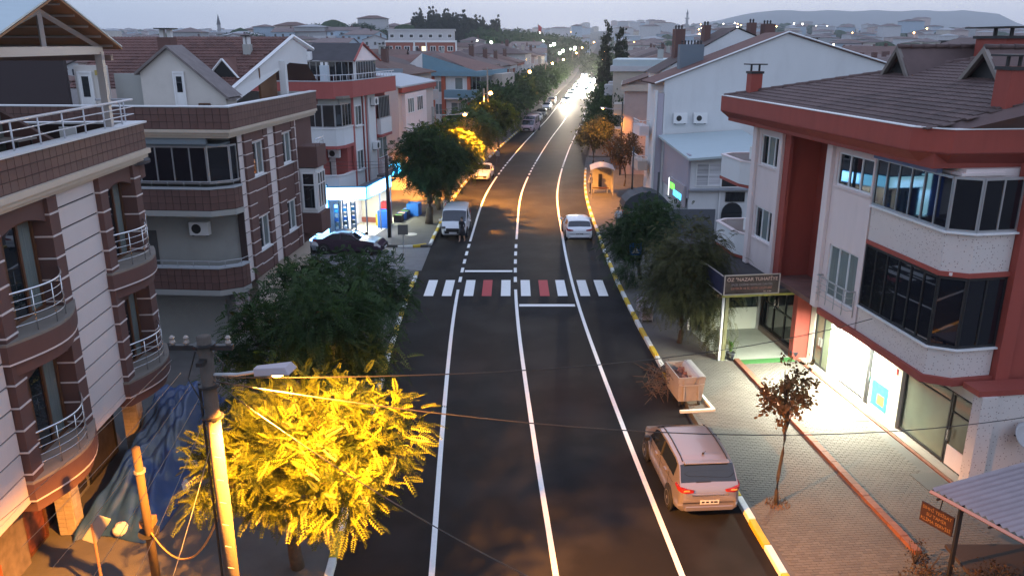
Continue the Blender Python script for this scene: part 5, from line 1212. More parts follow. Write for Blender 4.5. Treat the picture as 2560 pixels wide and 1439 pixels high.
for k, y in enumerate([236, 252, 270, 290, 312, 336]):
    for sd in (-1, 1):
        x, yy, z = roadp(y, sd * 8.2); g = empty('tree', (x, yy, terrain(x, yy)), k * 1.7, 'far dark tree lining the bright end of the avenue', 'tree', 'far trees beside the bright end of the avenue')
        obj('trunk', rowme[k % 3][1], g); obj('crown', rowme[(k + 1) % 3][0], g)
# right side
tree('large tangled olive and brown tree in front of the dark canopy, right pavement', 7.25, 32.4, 1.6, .12,
     [(0, 0, 3.0, 1.5, 1.4, 1.5), (.5, .3, 4.1, 1.1, 1.1, 1.2), (-.5, .3, 3.7, 1.1, 1.1, 1.2), (.9, -.5, 2.1, 1.3, 1.1, 1.0), (1.3, -1.3, 1.5, 1.0, .9, .8), (.2, -.9, 2.2, 1.3, 1.0, 1.2), (-.4, -.2, 2.4, 1.4, 1.3, 1.1), (.9, .2, 3.4, 1.2, 1.2, 1.2)],
     8500, leaf_ol, 31, size=.075, pairs=8, lens=(.25, .5), droop=.55, shell=.2, twigs=2)
tree('dark leafy tree between the parked white car and the canopy, reaching over the kerb', 7.0, 42.3, 1.3, .12,
     [(0, 0, 2.6, 1.7, 1.6, 1.3), (-1.0, -.4, 2.2, 1.2, 1.1, 1.0), (1.3, .6, 3.2, 1.2, 1.2, .9), (.2, .9, 3.2, 1.2, 1.2, 1.0), (-.6, -1.4, 1.3, 1.0, .9, .9)],
     4200, leaf_dk, 33, size=.11, pairs=6, lens=(.3, .5), droop=.4, shell=.25)
tree('slim young street tree with orange brown leaves on the near right pavement', 7.45, 19.72, 2.45, .055,
     [(0, 0, 3.2, .72, .65, .65), (.35, .1, 3.75, .4, .4, .45), (-.35, 0, 3.35, .4, .4, .45), (-.1, .1, 4.0, .25, .25, .3)], 1500, leaf_dry, 35, size=.12, fronds=False, limbs=12, twigs=3, lean=(-.05, 0), shell=.15)
tree('thin tree with a brownish crown behind the bus shelter by the right kerb', 8.2, 81.2, 2.0, .09,
     [(0, 0, 3.7, 1.8, 1.6, 1.3), (.6, 0, 4.4, 1.2, 1.2, .8)], 3200, leaf_ol, 36, size=.24, fronds=False, shell=.35)
tree('small orange brown tree between the bus shelter and the pale pink balcony', 10.2, 72, 1.6, .08,
     [(0, 0, 3.4, 1.5, 1.5, 1.2), (-.4, 0, 3.0, 1.4, 1.2, 1.0)], 3000, leaf_dry, 37, size=.2, fronds=False, shell=.3)
for k, (x, y, s) in enumerate(((12.0, 96, 1.1), (14.6, 104, 1.2), (12.9, 110, 1.15), (17.0, 112, 1.0), (10.4, 100, .8))):
    g = empty('tree', (x, y, .12), k, 'green tree in the clump below the tall cypresses, right of the road', 'tree', 'trees in the clump below the cypresses'); g.scale = (s * .85, s * .8, s * .95)
    obj('trunk', rowme[k % 3][1], g); obj('crown', leaf_mesh('crown', [(0, 0, 3.9, 2.9, 2.8, 2.3), (1, 1, 4.5, 1.8, 1.8, 1.5)], 3400, leaf_md if k % 2 else leaf_dk, size=.32, fronds=False, seed=60 + k, shell=.4), g)
for k, (x, y, h, rr, lab) in enumerate(((15.6, 139, 15.6, 1.25, 'tall dark cypress, the left and taller of the pair right of the avenue'), (18.0, 138, 14.6, 1.35, 'tall dark cypress, the right one of the pair right of the avenue'))):
    bl = [(0, 0, h * t, rr * (1.1 - t * .75) + .12, rr * (1.1 - t * .75) + .12, h * .09) for t in (.12, .26, .4, .54, .68, .8, .9)] + [(0, 0, h * .97, .18, .18, h * .04)]
    tree(lab, x, y, h * .5, .2, bl, 6500, leaf_cy, 41 + k, name='cypress_tree', cat='cypress', size=.42, fronds=False, droop=-.9, shell=.3, z=0)
# hill park far left of the avenue: dark cypresses
cyl = [leaf_mesh('crown', [(0, 0, 6 * t, 1.45 * (1.15 - t * .6), 1.45 * (1.15 - t * .6), 1.1) for t in (.2, .45, .7, .95, 1.2, 1.45, 1.7)], 2600, leaf_cy, size=.7, fronds=False, seed=s, droop=-.8, shell=.3) for s in (70, 71)]
cyt = MB().tube([(0, 0, -1), (0, 0, 6)], .2, 6).mesh('trunk', bark)
q = random.Random(5)
for k in range(96):
    x = -52 + 44 * q.random(); y = 425 + 60 * q.random(); s = q.uniform(.9, 1.35)
    g = empty('cypress_tree', (x, y, terrain(x, y)), q.random() * 6, 'dark cypress in the dense grove on the rise behind the red school', 'cypress', 'cypresses of the grove on the rise'); g.scale = (s * 1.1, s * 1.1, s * 1.3)
    obj('trunk', cyt, g); obj('crown', cyl[k % 2], g)
farme = [leaf_mesh('crown', [(0, 0, 5, 5.5, 5.5, 3.6), (2.5, 1, 5.5, 3.5, 3.5, 2.5)], 1500, leaf_dk, size=1.1, fronds=False, seed=s, shell=.4) for s in (80, 81)]
fart = MB().tube([(0, 0, -1), (0, 0, 4)], .3, 6).mesh('trunk', bark)
def fartree(x, y, s, lab, grp):
    g = empty('tree', (x, y, terrain(x, y)), q.random() * 6, lab, 'tree', grp); g.scale = (s, s, s); obj('trunk', fart, g); obj('crown', farme[q.randint(0, 1)], g)
for k in range(34): fartree(-14 + 48 * q.random(), 400 + 80 * q.random(), q.uniform(.95, 1.4), 'round dark tree of the lit park left of the bright avenue end', 'trees of the lit park')
for k in range(60): fartree(-230 + 170 * q.random(), 380 + 110 * q.random(), q.uniform(.6, 1.0), 'dark tree on the skyline left of the red school', 'dark trees on the left skyline')
for k in range(16): fartree(30 + 28 * q.random(), 230 + 130 * q.random(), q.uniform(.6, .95), 'dark tree among the roofs right of the cypresses', 'dark trees among the roofs right of the cypresses')

# ================================================================== street lamps and poles
def light(parent, loc, energy, col=LAMP_COL, rad=.12, spot=None, rot=(0, 0, 0), blend=.35, name='lamp_light'):
    d = bpy.data.lights.new(name, 'SPOT' if spot else 'POINT'); d.energy = energy; d.color = col; d.shadow_soft_size = rad
    if spot: d.spot_size = R(spot); d.spot_blend = blend
    o = bpy.data.objects.new(name, d); COL.objects.link(o); o.parent = parent; o.location = loc; o.rotation_euler = rot; return o
def street_lamp(lab, x, y, h, arm, energy, rp=.13, m=concrete, z=.1, head=.6, globe=.0, lensr=.0, grp=None, spot=160, rot=(0, 0, 0)):
    """pole with an arm (dx,dy) and a hooded sodium head; the light is the lamp's own"""
    g = empty('street_lamp', (x, y, z), 0, lab, 'street lamp', grp)
    MB().tube([(0, 0, -.1), (0, 0, h)], rp * 1.3, 14, rp * 1.1).build('pole', m, g, smooth=True)
    d = Vector((arm[0], arm[1], 0)); L = d.length; d.normalize(); s = Vector((-d.y, d.x, 0)); hz = h - .65
    MB().tube([(0, 0, hz), tuple(d * L * .6 + Vector((0, 0, hz + .03))), tuple(d * L + Vector((0, 0, hz + .1)))], .03, 6).build('arm', alu, g)
    T = Matrix(((d.x, s.x, 0, d.x * L), (d.y, s.y, 0, d.y * L), (0, 0, 1, hz + .06), (0, 0, 0, 1))) @ Matrix.Rotation(R(-8), 4, 'Y')
    hb = MB(T); w0, w1 = .10, .17; z0, z1 = 0, .12
    hb.add([(0, -w0, z0), (0, w0, z0), (head, w1, z0), (head, -w1, z0), (0, -w0 * .7, z1), (0, w0 * .7, z1), (head * .9, w1 * .75, z1), (head * .9, -w1 * .75, z1)], [(4, 5, 6, 7), (0, 1, 5, 4), (1, 2, 6, 5), (2, 3, 7, 6), (3, 0, 4, 7), (0, 3, 2, 1)])
    hd = hb.build('lamp_head', mat('lamp_housing', (.42, .36, .38), .5), g, bev=.01)
    lb = MB(T); lb.sphere((head * .6, 0, -.01), .12 + lensr, 12, 8, .45 if not lensr else .9); lb.build('lens', sodium_e, hd, smooth=True)
    c = T @ Vector((head * .6, 0, -.17 - lensr)); light(g, c, energy, spot=spot, rad=.1, rot=rot)
    return g
LN = street_lamp('near concrete street lamp pole with wires and glowing sodium head, bottom left', -4.85, 11.8, 8.0, (.82, -.12), 32000, rp=.10, m=mat('pole_concrete', (.075, .06, .05), .9, var=.15, vs=4, bump=.4, dirt=.3), head=.62, spot=134, rot=(R(9), R(-6), 0))
b = MB()
for k in range(11): zz_ = 2.2 + .42 * k; b.tube([(.02, -.17, zz_), (.13, -.2, zz_)], .008, 4)
b.build('climbing_step', alu, LN)
b = MB()
for z in (6.6, 7.15, 7.85): MB().lathe([(.175, z), (.175, z + .03)], 14).build('strap', darkm, LN)
MB().box(-.55, .45, -.05, .05, 7.78, 7.86).box(-.05, .05, -.3, .35, 7.6, 7.66).build('crossarm', darkm, LN)
b = MB()
for x in (-.5, -.28, .38): b.lathe([(.03, 0), (.05, .04), (.03, .08), (.045, .12), (.02, .15)], 8, Matrix.Translation((x, 0, 7.86)))
b.build('insulator', mat('porcelain', (.3, .25, .22), .3), LN)
b = MB(); b.tube([(.05, .12, 7.7), (.22, .1, 7.5), (.2, .05, 7.3), (.3, 0, 7.25), (.34, 0, 7.4)], .012, 5); b.tube([(-.2, .1, 7.7), (-.3, -.05, 7.3), (-.15, -.1, 7.0), (-.05, -.16, 6.8)], .012, 5); b.tube([(-.16, 0, 7.2), (-.17, -.03, 0)], .022, 5); b.build('loose_cable', cable, LN)

street_lamp('street lamp rising out of the lit tree top beside the beige blank wall', -6.1, 63.2, 7.7, (2.1, -.1), 60000, rp=.12, lensr=.03, rot=(R(8), R(-3), 0), spot=136)
street_lamp('orange glowing street lamp above the small yellow lit tree', -3.4, 99, 7.2, (.5, -.2), 12000, rp=.1, lensr=.1)
_k = 0
for y, sd, e in ((133, -1, 500), (189, -1, 700), (233, -1, 800), (246, 1, 800), (288, 1, 900), (320, -1, 900), (345, 1, 900), (400, -1, 1000), (440, 1, 1000), (520, -1, 1000), (600, 1, 900), (700, -1, 900)):
    x, yy, z = roadp(y, sd * 7.0); _k += 1
    street_lamp('distant street lamp glowing orange along the avenue', x, yy, 8.6, (-sd * 1.2, 0), e * 2, rp=.1, z=terrain(x, yy), lensr=.08 + y * .00025, grp='distant orange street lamps along the avenue')  # lenses swell with distance, so the lamp's glow is put into their shape
street_lamp('street lamp on the right pavement behind the bus shelter', 10.6, 78.5, 7.0, (-1.6, -.4), 2200, rp=.06, m=darkm)
def pole(lab, x, y, h, r0, m, name='utility_pole', lean=(0, 0), cat='pole', arms=0):
    g = empty(name, (x, y, .05), 0, lab, cat); MB().tube([(0, 0, -.1), (lean[0], lean[1], h)], r0, 10, r0 * .8).build('shaft', m, g, smooth=True)
    if arms: part('crossarm', darkm, g, (-.6 + lean[0], .6 + lean[0], -.05, .05, h - .25, h - .17))
    return g
pole('dark bare utility pole standing in front of the lit corner shop', -8.15, 52, 5.5, .13, mat('creosote', (.035, .025, .022), .9))
pole('tall thin pole with crossarm rising above the trees by the blue and white house', -3.0, 101, 9.6, .12, concrete, arms=1)
pole('thin grey pole between the bus shelter and the white gable house', 8.55, 56.6, 5.5, .07, darkm)
pole('dark pole left of the rounded doorway awning', 9.6, 52.2, 4.4, .08, darkm)
g = pole('leaning slim metal pole with a clamp and coiled cable, bottom left corner', -8.2, 15.7, 4.8, .10, mat('rusty_pole', (.09, .06, .035), .8), lean=(.76, -1.5))
b = MB(); 
for k in range(3): b.lathe([(.16 + .02 * k, 0), (.185 + .02 * k, .02)], 14, Matrix.Translation((.36, -.72, 2.25 + .05 * k)) @ Matrix.Rotation(R(12 * k - 10), 4, 'X'))
b.build('cable_coil', cable, g); part('clamp', mat('rust', (.2, .1, .05), .7), g, (.25, .52, -.86, -.60, 2.55, 2.72)); MB().lathe([(.12, 0), (.12, .06)], 12, Matrix.Translation((.66, -1.3, 4.15))).build('collar', alu, g)
g = empty('sign_post', (-9.6, 15.9, .1), R(20), 'short white painted sign post seen edge on at the bottom left edge', 'sign post')
MB().tube([(0, 0, 0), (0, 0, 1.9)], .035, 8).build('post', mat('orange_white_post', (.25, .15, .1), .6), g); MB(Matrix.Translation((.08, 0, 1.75)) @ Matrix.Rotation(R(35), 4, 'Y')).box(-.16, .16, -.02, .02, -.35, .35).build('plate', mat('white_plate', (.30, .28, .27), .6), g, bev=.02)
g = empty('sign_post', (-6.45, 46.2, .12), R(3), 'square grey sign on a post seen from the back, at the side street corner', 'sign')
MB().tube([(0, 0, 0), (0, 0, 2.1)], .03, 8).build('post', alu, g); part('plate', mat('grey_sign_back', (.16, .16, .15), .5, metal=.3), g, (-.3, .3, -.03, -.01, 1.55, 2.15))
g = empty('crossing_sign', (6.5, 40.9, .12), R(4), 'blue pedestrian crossing sign half hidden by the dark trees on the right pavement', 'sign')
MB().tube([(0, 0, 0), (0, 0, 2.3)], .03, 8).build('post', alu, g); pl = part('plate', mat('sign_blue', (.01, .14, .45), .4), g, (-.32, .32, -.035, -.012, 1.7, 2.35))
MB().add([(-.2, -.042, 1.8), (.2, -.042, 1.8), (0, -.042, 2.2), (-.2, -.038, 1.8), (.2, -.038, 1.8), (0, -.038, 2.2)], [(0, 1, 2), (3, 4, 5)]).build('white_triangle', kwhi, pl); part('pedestrian_figure', darkm, pl, (-.02, .02, -.05, -.044, 1.88, 2.05), (-.06, .0, -.05, -.044, 1.82, 1.88))

# ---- wires
def wire(lab, a, b_, sag, r=.012, m=cable, grp=None):
    a, b_ = Vector(a), Vector(b_); n = 22; pts = [a.lerp(b_, k / n) - Vector((0, 0, 4 * sag * (k / n) * (1 - k / n))) for k in range(n + 1)]
    o = MB().tube(pts, r, 5).build('overhead_wire', m); tag(o, lab, 'wire', grp)
PT = Vector((-4.85, 11.8, 7.4))
wire('dark overhead wire from the lamp pole to the pink bay of the red building', PT, to_R1(-1.2, 3.6, 4.0), .55)
wire('dark overhead wire crossing the road to the lower right past the young tree', PT + Vector((0, 0, -.05)), (14.0, 19.6, 2.9), .75)
wire('dark wire running from the lamp pole down across the near road', PT, (1.2, 8.6, 5.5), .25, .009)
for k in range(6):
    wire('pale service wire falling from the lamp pole to the lower left corner', (-5.4 + .12 * k, 11.8, 7.7 - .22 * k), (-9.9 + .75 * k, 13.2 - .35 * k, 3.7 - .18 * k), .08, .006, cable_w, 'service wires at the lower left')
wire('thick cable drooping between the lamp pole and the leaning metal pole', (-4.95, 11.85, 4.9), (-7.85, 15.0, 2.5), .85, .02, mat('orange_cable', (.4, .25, .1), .5))
for k in range(3): wire('thin wire crossing the red and white corner building from the dark pole', (-8.15 , 52, 5.2 - .2 * k), (-13.6, 47.5, 6.0 - .25 * k), .15, .012, cable, 'wires at the dark pole')
wire('wire running between the lamp tops along the left pavement', (-6.1, 63.2, 7.5), (-3.4, 99, 7.0), .5, .02)

# ================================================================== vehicles
def car(lab, x, y, rz, paint, L=4.3, W=.9, H=1.5, kind='hatch', facing=1, cat='car', grp=None, z=0.0, rear_dark=True, lights=None, roofrail=False, detail=True):
    g = empty('parked_car' if kind != 'van' else 'parked_van', (x, y, z), rz, lab, cat, grp); h = L / 2
    if kind == 'mpv':
        zt = [(-h, .82), (-h + .06, 1.0), (-h + .16, 1.12), (-h + .50, H - .10), (-h + .85, H - .03), (-.5, H), (.35, H - .05), (.75, H - .2), (h - .85, 1.06), (h - .3, .86), (h - .05, .66), (h, .5)]; zs = [(-h, .72), (-h + .1, 1.02), (-1.3, 1.04), (.8, .96), (h - .85, .95), (h - .3, .78), (h, .45)]
        rearw = (-h + .18, -h + .50); wind = (.62, h - 1.0); sidew = (-h + .62, .98)
    elif kind == 'hatch':
        zt = [(-h, .8), (-h + .08, .95), (-h + .2, 1.02), (-h + .62, H - .08), (-h + .95, H - .02), (-.3, H), (.25, H - .04), (1.0, .98), (h - .35, .84), (h - .05, .64), (h, .5)]; zs = [(-h, .7), (-h + .1, .94), (-1.0, .95), (.9, .9), (h - .8, .86), (h - .3, .76), (h, .45)]
        rearw = (-h + .24, -h + .60); wind = (.32, .95); sidew = (-h + .75, .78)
    elif kind == 'sedan':
        zt = [(-h, .75), (-h + .1, .95), (-h + .75, 1.0), (-h + 1.35, H - .06), (-.4, H), (.15, H - .03), (.85, .98), (h - .5, .86), (h - .08, .66), (h, .5)]; zs = [(-h, .7), (-h + .1, .9), (-1.0, .93), (.9, .9), (h - .8, .85), (h - .3, .78), (h, .45)]
        rearw = (-h + .82, -h + 1.28); wind = (.22, .8); sidew = (-h + 1.15, .66)
    else:
        zt = [(-h, H * .7), (-h + .04, H - .15), (-h + .25, H), (0, H + .01), (.7, H - .04), (1.15, H - .5), (h - .7, 1.08), (h - .2, .92), (h - .04, .7), (h, .5)]; zs = [(-h, .9), (-h + .1, 1.1), (.8, 1.05), (h - .7, .98), (h - .2, .84), (h, .45)]
        rearw = (-h + .01, -h + .03); wind = (.78, h - .72); sidew = (-h + .5, 1.05)
    def ip(tb, v):
        if v <= tb[0][0]: return tb[0][1]
        for i in range(len(tb) - 1):
            if v <= tb[i + 1][0]:
                t = (v - tb[i][0]) / (tb[i + 1][0] - tb[i][0]); t = t * t * (3 - 2 * t) * .5 + t * .5; return tb[i][1] * (1 - t) + tb[i + 1][1] * t
        return tb[-1][1]
    wt = [(-h, .80), (-h + .12, .91), (-h + .5, .97), (-.6, 1), (.8, 1.0), (h - .7, .96), (h - .22, .87), (h, .70)]
    zbt = [(-h, .36), (-h + .2, .26), (-1, .22), (1, .22), (h - .2, .26), (h, .34)]
    def ring(v):
        w = W * ip(wt, v); a = ip(zs, v); t = max(ip(zt, v), a + .015); zb = ip(zbt, v); gr = min(1, max(0, (t - a) / max(.1, H - .97)))
        wr = W * ((.97 - .17 * gr) if kind != 'van' else (.97 - .09 * gr)) * ip(wt, v); ze = t - .075 * max(.25, gr)
        return [(w * .86, zb), (w * .975, zb + .08), (w, zb + .26), (w * .995, zb + (a - zb) * .62), (w * .965, a), (wr, max(ze, a + .008)), (wr * .72, t - .014), (0, t)]
    def S(v, u):
        rg = ring(v); i = min(6, int(u)); f = u - i; return Vector((rg[i][0] * (1 - f) + rg[i + 1][0] * f, v, rg[i][1] * (1 - f) + rg[i + 1][1] * f))
    def patch(v0, v1, u0, u1, nv, nu, sides=(-1, 1), off=.008, vfun=None):
        b = MB()
        for s in sides:
            vs = []
            for i in range(nv + 1):
                for j in range(nu + 1):
                    u = u0 + (u1 - u0) * j / nu; v = v0 + (v1 - v0) * i / nv
                    if vfun: v = vfun(v, u)
                    p = S(v, u); du = S(v, min(7, u + .02)) - S(v, max(0, u - .02)); dv = S(v + .01, u) - S(v - .01, u); n = du.cross(dv)
                    n = n.normalized() if n.length > 1e-9 else Vector((0, 0, 1))
                    if n.dot(p - Vector((0, v * .8, .7))) < 0: n = -n
                    p = p + n * off; vs.append((p.x * s, p.y, p.z))
            b.add(vs, [(i * (nu + 1) + j, i * (nu + 1) + j + 1, (i + 1) * (nu + 1) + j + 1, (i + 1) * (nu + 1) + j) for i in range(nv) for j in range(nu)])
        return b
    st = sorted(set([-h, -h + .03, h, h - .03] + [-h + L * k / 34 for k in range(35)] + [z_[0] for z_ in zt]))
    b = MB(); vs = []
    for v in st:
        rg = ring(v); full = rg + [(-p[0], p[1]) for p in rg[-2::-1]]; vs += [(p[0], v, p[1]) for p in full]
    m = 15; fs = [(i * m + j, i * m + j + 1, (i + 1) * m + j + 1, (i + 1) * m + j) for i in range(len(st) - 1) for j in range(m - 1)]
    fs += [tuple(range(m))[::-1], tuple(range((len(st) - 1) * m, len(st) * m))]
    b.add(vs, fs); bo = b.build('body', paint, g, smooth=True); md = bo.modifiers.new('s', 'EDGE_SPLIT'); md.split_angle = R(42)
    MB().box(-W * .75, W * .75, -h + .4, h - .35, .16, .3).build('underbody', black_r, g)
    if kind == 'van': part('rear_window', glass, g, (-W * .72, W * .72, -h - .012, -h - .002, 1.15, H - .25))
    else: patch(rearw[0], rearw[1], 5.12, 7, 4, 6).build('rear_window', glass, g, smooth=True)
    patch(wind[0], wind[1], 5.1, 7, 4, 6).build('windscreen', glass, g, smooth=True)
    for s_ in (-1, 1): patch(sidew[0], sidew[1], 4.12, 4.9, 10, 2, sides=(s_,), vfun=lambda v, u: v if v < .3 else v - (u - 4.12) * .45).build('side_window', glass, g, smooth=True)
    if detail:
        pm = MB()
        for s in (-1, 1):
            for v in (-.35, ): 
                p, p2 = S(v, 4.1), S(v, 4.92); pm.tube([(s * (p.x + .012), v, p.z), (s * (p2.x + .012), v, p2.z)], .035, 4)
        pm.build('door_pillar', paint if kind != 'mpv' else darkm, g)
        dl = MB()
        for s in (-1, 1):
            for v in (-1.2 if kind != 'van' else -.6, -.33, .78):
                dl.tube([(s * (S(v, u).x + .002), v, S(v, u).z) for u in (1.2, 2, 3, 4)], .006, 4)
            dl.tube([(s * (S(v, 3.6).x + .003), v, S(v, 3.6).z) for v in (-1.6, -.8, 0, .9)], .005, 4)
        dl.build('door_seam', black_r, g)
        hd = MB()
        for s in (-1, 1):
            for v in (-.9, .1): p = S(v, 3.7); hd.box(s * (p.x + .02) - .018, s * (p.x + .02) + .018, v - .1, v + .1, p.z - .015, p.z + .015)
        hd.build('door_handle', paint, g)
    mr = MB()
    for s in (-1, 1): mr.box(min(s * (W + .02), s * (W + .2)), max(s * (W + .02), s * (W + .2)), .72, .86, .95, 1.09)
    mr.build('wing_mirror', darkm if paint.name != 'car_white' else paint, g, bev=.03)
    tl = mat('tail_light', (.30, .02, .02), .25, emit=(.6, .02, .01), es=.03); hl = mat('head_light', (.6, .6, .62), .15)
    tv = {'mpv': (3.5, 4.3), 'hatch': (3.2, 4.1), 'sedan': (3.1, 3.95), 'van': (3.3, 4.6)}[kind]
    zl, hl_ = {'mpv': (.97, .11), 'hatch': (.86, .10), 'sedan': (.80, .09), 'van': (1.05, .28)}[kind]
    for s in (-1, 1):
        tb = MB(); vs = []
        for xf, yo, zo, hh in ((.50, -.010, -.02, .45), (.72, .0, -.01, .9), (.835, .05, .0, 1.0), (.945, .16, .02, .95), (.985, .34, .06, .5)):
            cx = min(W * xf, W * ip(wt, -h + max(yo, .0)) + .012); y_ = -h + yo - .012
            vs += [(s * cx, y_, zl + zo - hl_ * hh * .6), (s * cx, y_, zl + zo + hl_ * hh * .6)]
        vs += [(a_[0] * .93, a_[1] + .05, a_[2]) for a_ in vs]
        tb.add(vs, [(2 * k, 2 * k + 2, 2 * k + 3, 2 * k + 1) for k in range(4)] + [(2 * k + 1, 2 * k + 3, 2 * k + 13, 2 * k + 11) for k in range(4)] + [(2 * k, 2 * k + 10, 2 * k + 12, 2 * k + 2) for k in range(4)] + [(8, 9, 19, 18), (0, 1, 11, 10)])
        to = tb.build('tail_light', tl, g, smooth=False)
        if kind == 'mpv': MB().box(min(s * W * .62, s * W * .8), max(s * W * .62, s * W * .8), -h - .022, -h - .012, zl - .01, zl + .035).build('lamp_glass', mat('amber_lens', (.6, .35, .12), .3), to)
        patch(h - .5, h - .12, 3.15, 4.6, 4, 3, sides=(s,), off=.008).build('headlight', lights or hl, g, smooth=True)
    zr = ring(-h)[3][1]
    MB().box(-.26, .26, -h - .012, -h - .002, zr - .02, zr + .1).build('number_plate', mat('plate_white', (.6, .6, .6), .4), g)
    pc = MB()
    for a_, b_ in ((-.22, -.14), (-.1, -.02), (.03, .1), (.12, .22)): pc.box(a_, b_, -h - .016, -h - .0125, zr + .015, zr + .065)
    pc.build('plate_characters', black_r, g)
    MB().box(-W * .72, W * .72, -h - .02, -h + .02, .36, .5).build('rear_bumper', paint if kind in ('mpv', 'hatch') else black_r, g, bev=.02)
    MB().box(-.55, .55, h - .01, h + .012, .38, .56).build('grille', black_r, g); MB().box(-.26, .26, h + .012, h + .02, .40, .5).build('number_plate', mat('plate_white', (.6, .6, .6), .4), g)
    if kind == 'van':
        MB().box(-.46, .46, h - .10, h + .02, .56, .74).build('upper_grille', black_r, g, bev=.02)
        for s in (-1, 1): MB().box(min(s * .5, s * .76), max(s * .5, s * .76), h - .2, h - .02, .72, .86).build('headlamp_glass', mat('dark_lamp_glass', (.08, .09, .1), .1), g, bev=.03)
    if kind == 'mpv':
        rb = MB()
        for s in (-1, 1): rb.tube([(s * (S(v, 5.55).x), v, S(v, 5.55).z + .012) for v in [-h + .62 + (h + .1 - .0) * k / 10 for k in range(11)]], .018, 5)
        rb.build('roof_strip', black_r, g); sp = MB(); sp.box(-W * .68, W * .68, -h + .40, -h + .58, H - .10, H - .05).build('spoiler', paint, g, bev=.02)
        MB().tube([(0, -h + .85, H - .02), (0, -h + .8, H + .02)], .03, 6).tube([(0, -h + .83, H), (0, -h + .6, H + .2)], .006, 4).build('antenna', black_r, g)
        pl = MB().box(-.5, .5, -h - .03, -h + .02, .83, .86).build('tailgate_trim', chrome, g)
        part('wiper', black_r, g, (-.35, .05, -h + .16, -h + .175, 1.13, 1.15))
    if cat == 'taxi': part('roof_sign', mat('taxi_sign', (.7, .6, .1), .5), g, (-.18, .18, -.1, .1, H, H + .14))
    # wheels
    if 'w' not in CARM:
        ty = MB(Matrix.Rotation(R(90), 4, 'Y')); ty.lathe([(.2, -.1), (.30, -.1), (.325, -.07), (.325, .07), (.30, .1), (.2, .1)], 22)
        CARM['w'] = ty.mesh('wheel', black_r, True)
        rm = MB(Matrix.Rotation(R(90), 4, 'Y')); rm.lathe([(.205, .06), (.215, .1), (.2, .102), (.19, .07)], 20); rm.lathe([(.05, .06), (.05, .1), (.03, .105)], 10)
        rm.T = None
        for k in range(5):
            a = 2 * math.pi * k / 5; T = Matrix.Rotation(a, 4, 'X'); rm.add([tuple(T @ Vector(p)) for p in ((.075, -.035, .04), (.075, .035, .04), (.075, .025, .2), (.075, -.025, .2), (.098, -.03, .04), (.098, .03, .04), (.092, .02, .2), (.092, -.02, .2))], [(4, 5, 6, 7), (0, 1, 5, 4), (1, 2, 6, 5), (3, 0, 4, 7)])
        CARM['r'] = rm.mesh('rim', rimm)
    for s in (-1, 1):
        for v in (-h + .82, h - .86):
            arch = MB(Matrix.Translation((s * (W - .02), v, .33)) @ Matrix.Rotation(R(90), 4, 'Y')); arch.lathe([(.385, -.02), (.385, .024)], 22); arch.build('wheel_arch', black_r, g)
            w = obj('wheel', CARM['w'], g, (s * (W - .07), v, .325)); 
            if s < 0: w.rotation_euler = (0, 0, math.pi)
            obj('rim', CARM['r'], w)
    return g
CARM = {}
def paintm(n, c, r=.3, met=.0):
    m = mat(n, c, r, met, spec=.6); b = m.node_tree.nodes['Principled BSDF']; b.inputs['Coat Weight'].default_value = .6; b.inputs['Coat Roughness'].default_value = .08; return m
white_p = paintm('car_white', (.72, .73, .75)); silver_p = paintm('car_mauve_silver', (.34, .31, .33), .32, .6); maroon_p = paintm('car_maroon', (.035, .012, .035)); grey_p = paintm('car_pale_silver', (.27, .30, .35), .3, .4); dark_p = paintm('car_dark', (.03, .035, .04)); beige_p = paintm('car_beige', (.36, .3, .24)); redw_p = paintm('car_red', (.5, .08, .1))
car('metallic mauve silver people carrier parked at the near right kerb, rear to the viewer', 5.2, 21.25, R(4), silver_p, 4.42, .92, 1.64, 'mpv')
car('white hatchback parked facing away at the right kerb beyond the crossing', 4.38, 53.1, R(1), white_p, 4.35, .89, 1.44, 'hatch')
VAN = car('white compact people van facing the viewer at the left kerb', -3.85, 54.0, R(178), white_p, 4.2, .89, 1.82, 'van', cat='van')
car('small white saloon car lit yellow by the street lamp, facing the viewer', -2.75, 77.0, R(174), white_p, 4.4, .87, 1.46, 'sedan')
car('dark red saloon car parked across the side street in front of the lit shop', -10.1, 48.6, R(-97), maroon_p, 4.5, .86, 1.4, 'sedan')
car('pale silver car nose showing from behind the brown building in the side street', -13.9, 48.6, R(-88), grey_p, 4.1, .85, 1.45, 'hatch')
car('red and white minibus facing the viewer in the parked row on the left', 2.75, 120.5, R(166), paintm('car_pinkwhite', (.62, .42, .45)), 5.4, .98, 2.35, 'van', cat='minibus')
for k, (y, off, pm, kd, lab) in enumerate(((129, -4.5, beige_p, 'hatch', 'beige car right behind the minibus in the parked row'), (136, -4.5, white_p, 'sedan', 'white car third in the parked row behind the minibus'), (144, -4.4, dark_p, 'hatch', 'dark car with glinting sides fourth in the parked row'), (160, -4.6, white_p, 'sedan', 'white car far up in the parked row on the left'), (176, -4.6, grey_p, 'hatch', 'silver car far up in the parked row on the left'), (112, 4.4, dark_p, 'hatch', 'dark car at the right kerb under the green trees'), (122, 4.4, grey_p, 'sedan', 'silver car at the right kerb beyond the dark one'))):
    x, yy, z = roadp(y, off); x2 = cl(y + 1); a = math.atan2(-(cl(y + 1) - cl(y - 1)), 2); car(lab, x, yy, a + math.pi, pm, 4.3, .88, 1.46, kd, detail=False, grp=None)
car('dark jeep parked on the forecourt before the rounded awning', 9.3, 57.5, R(150), dark_p, 4.2, .9, 1.7, 'hatch', z=.12)
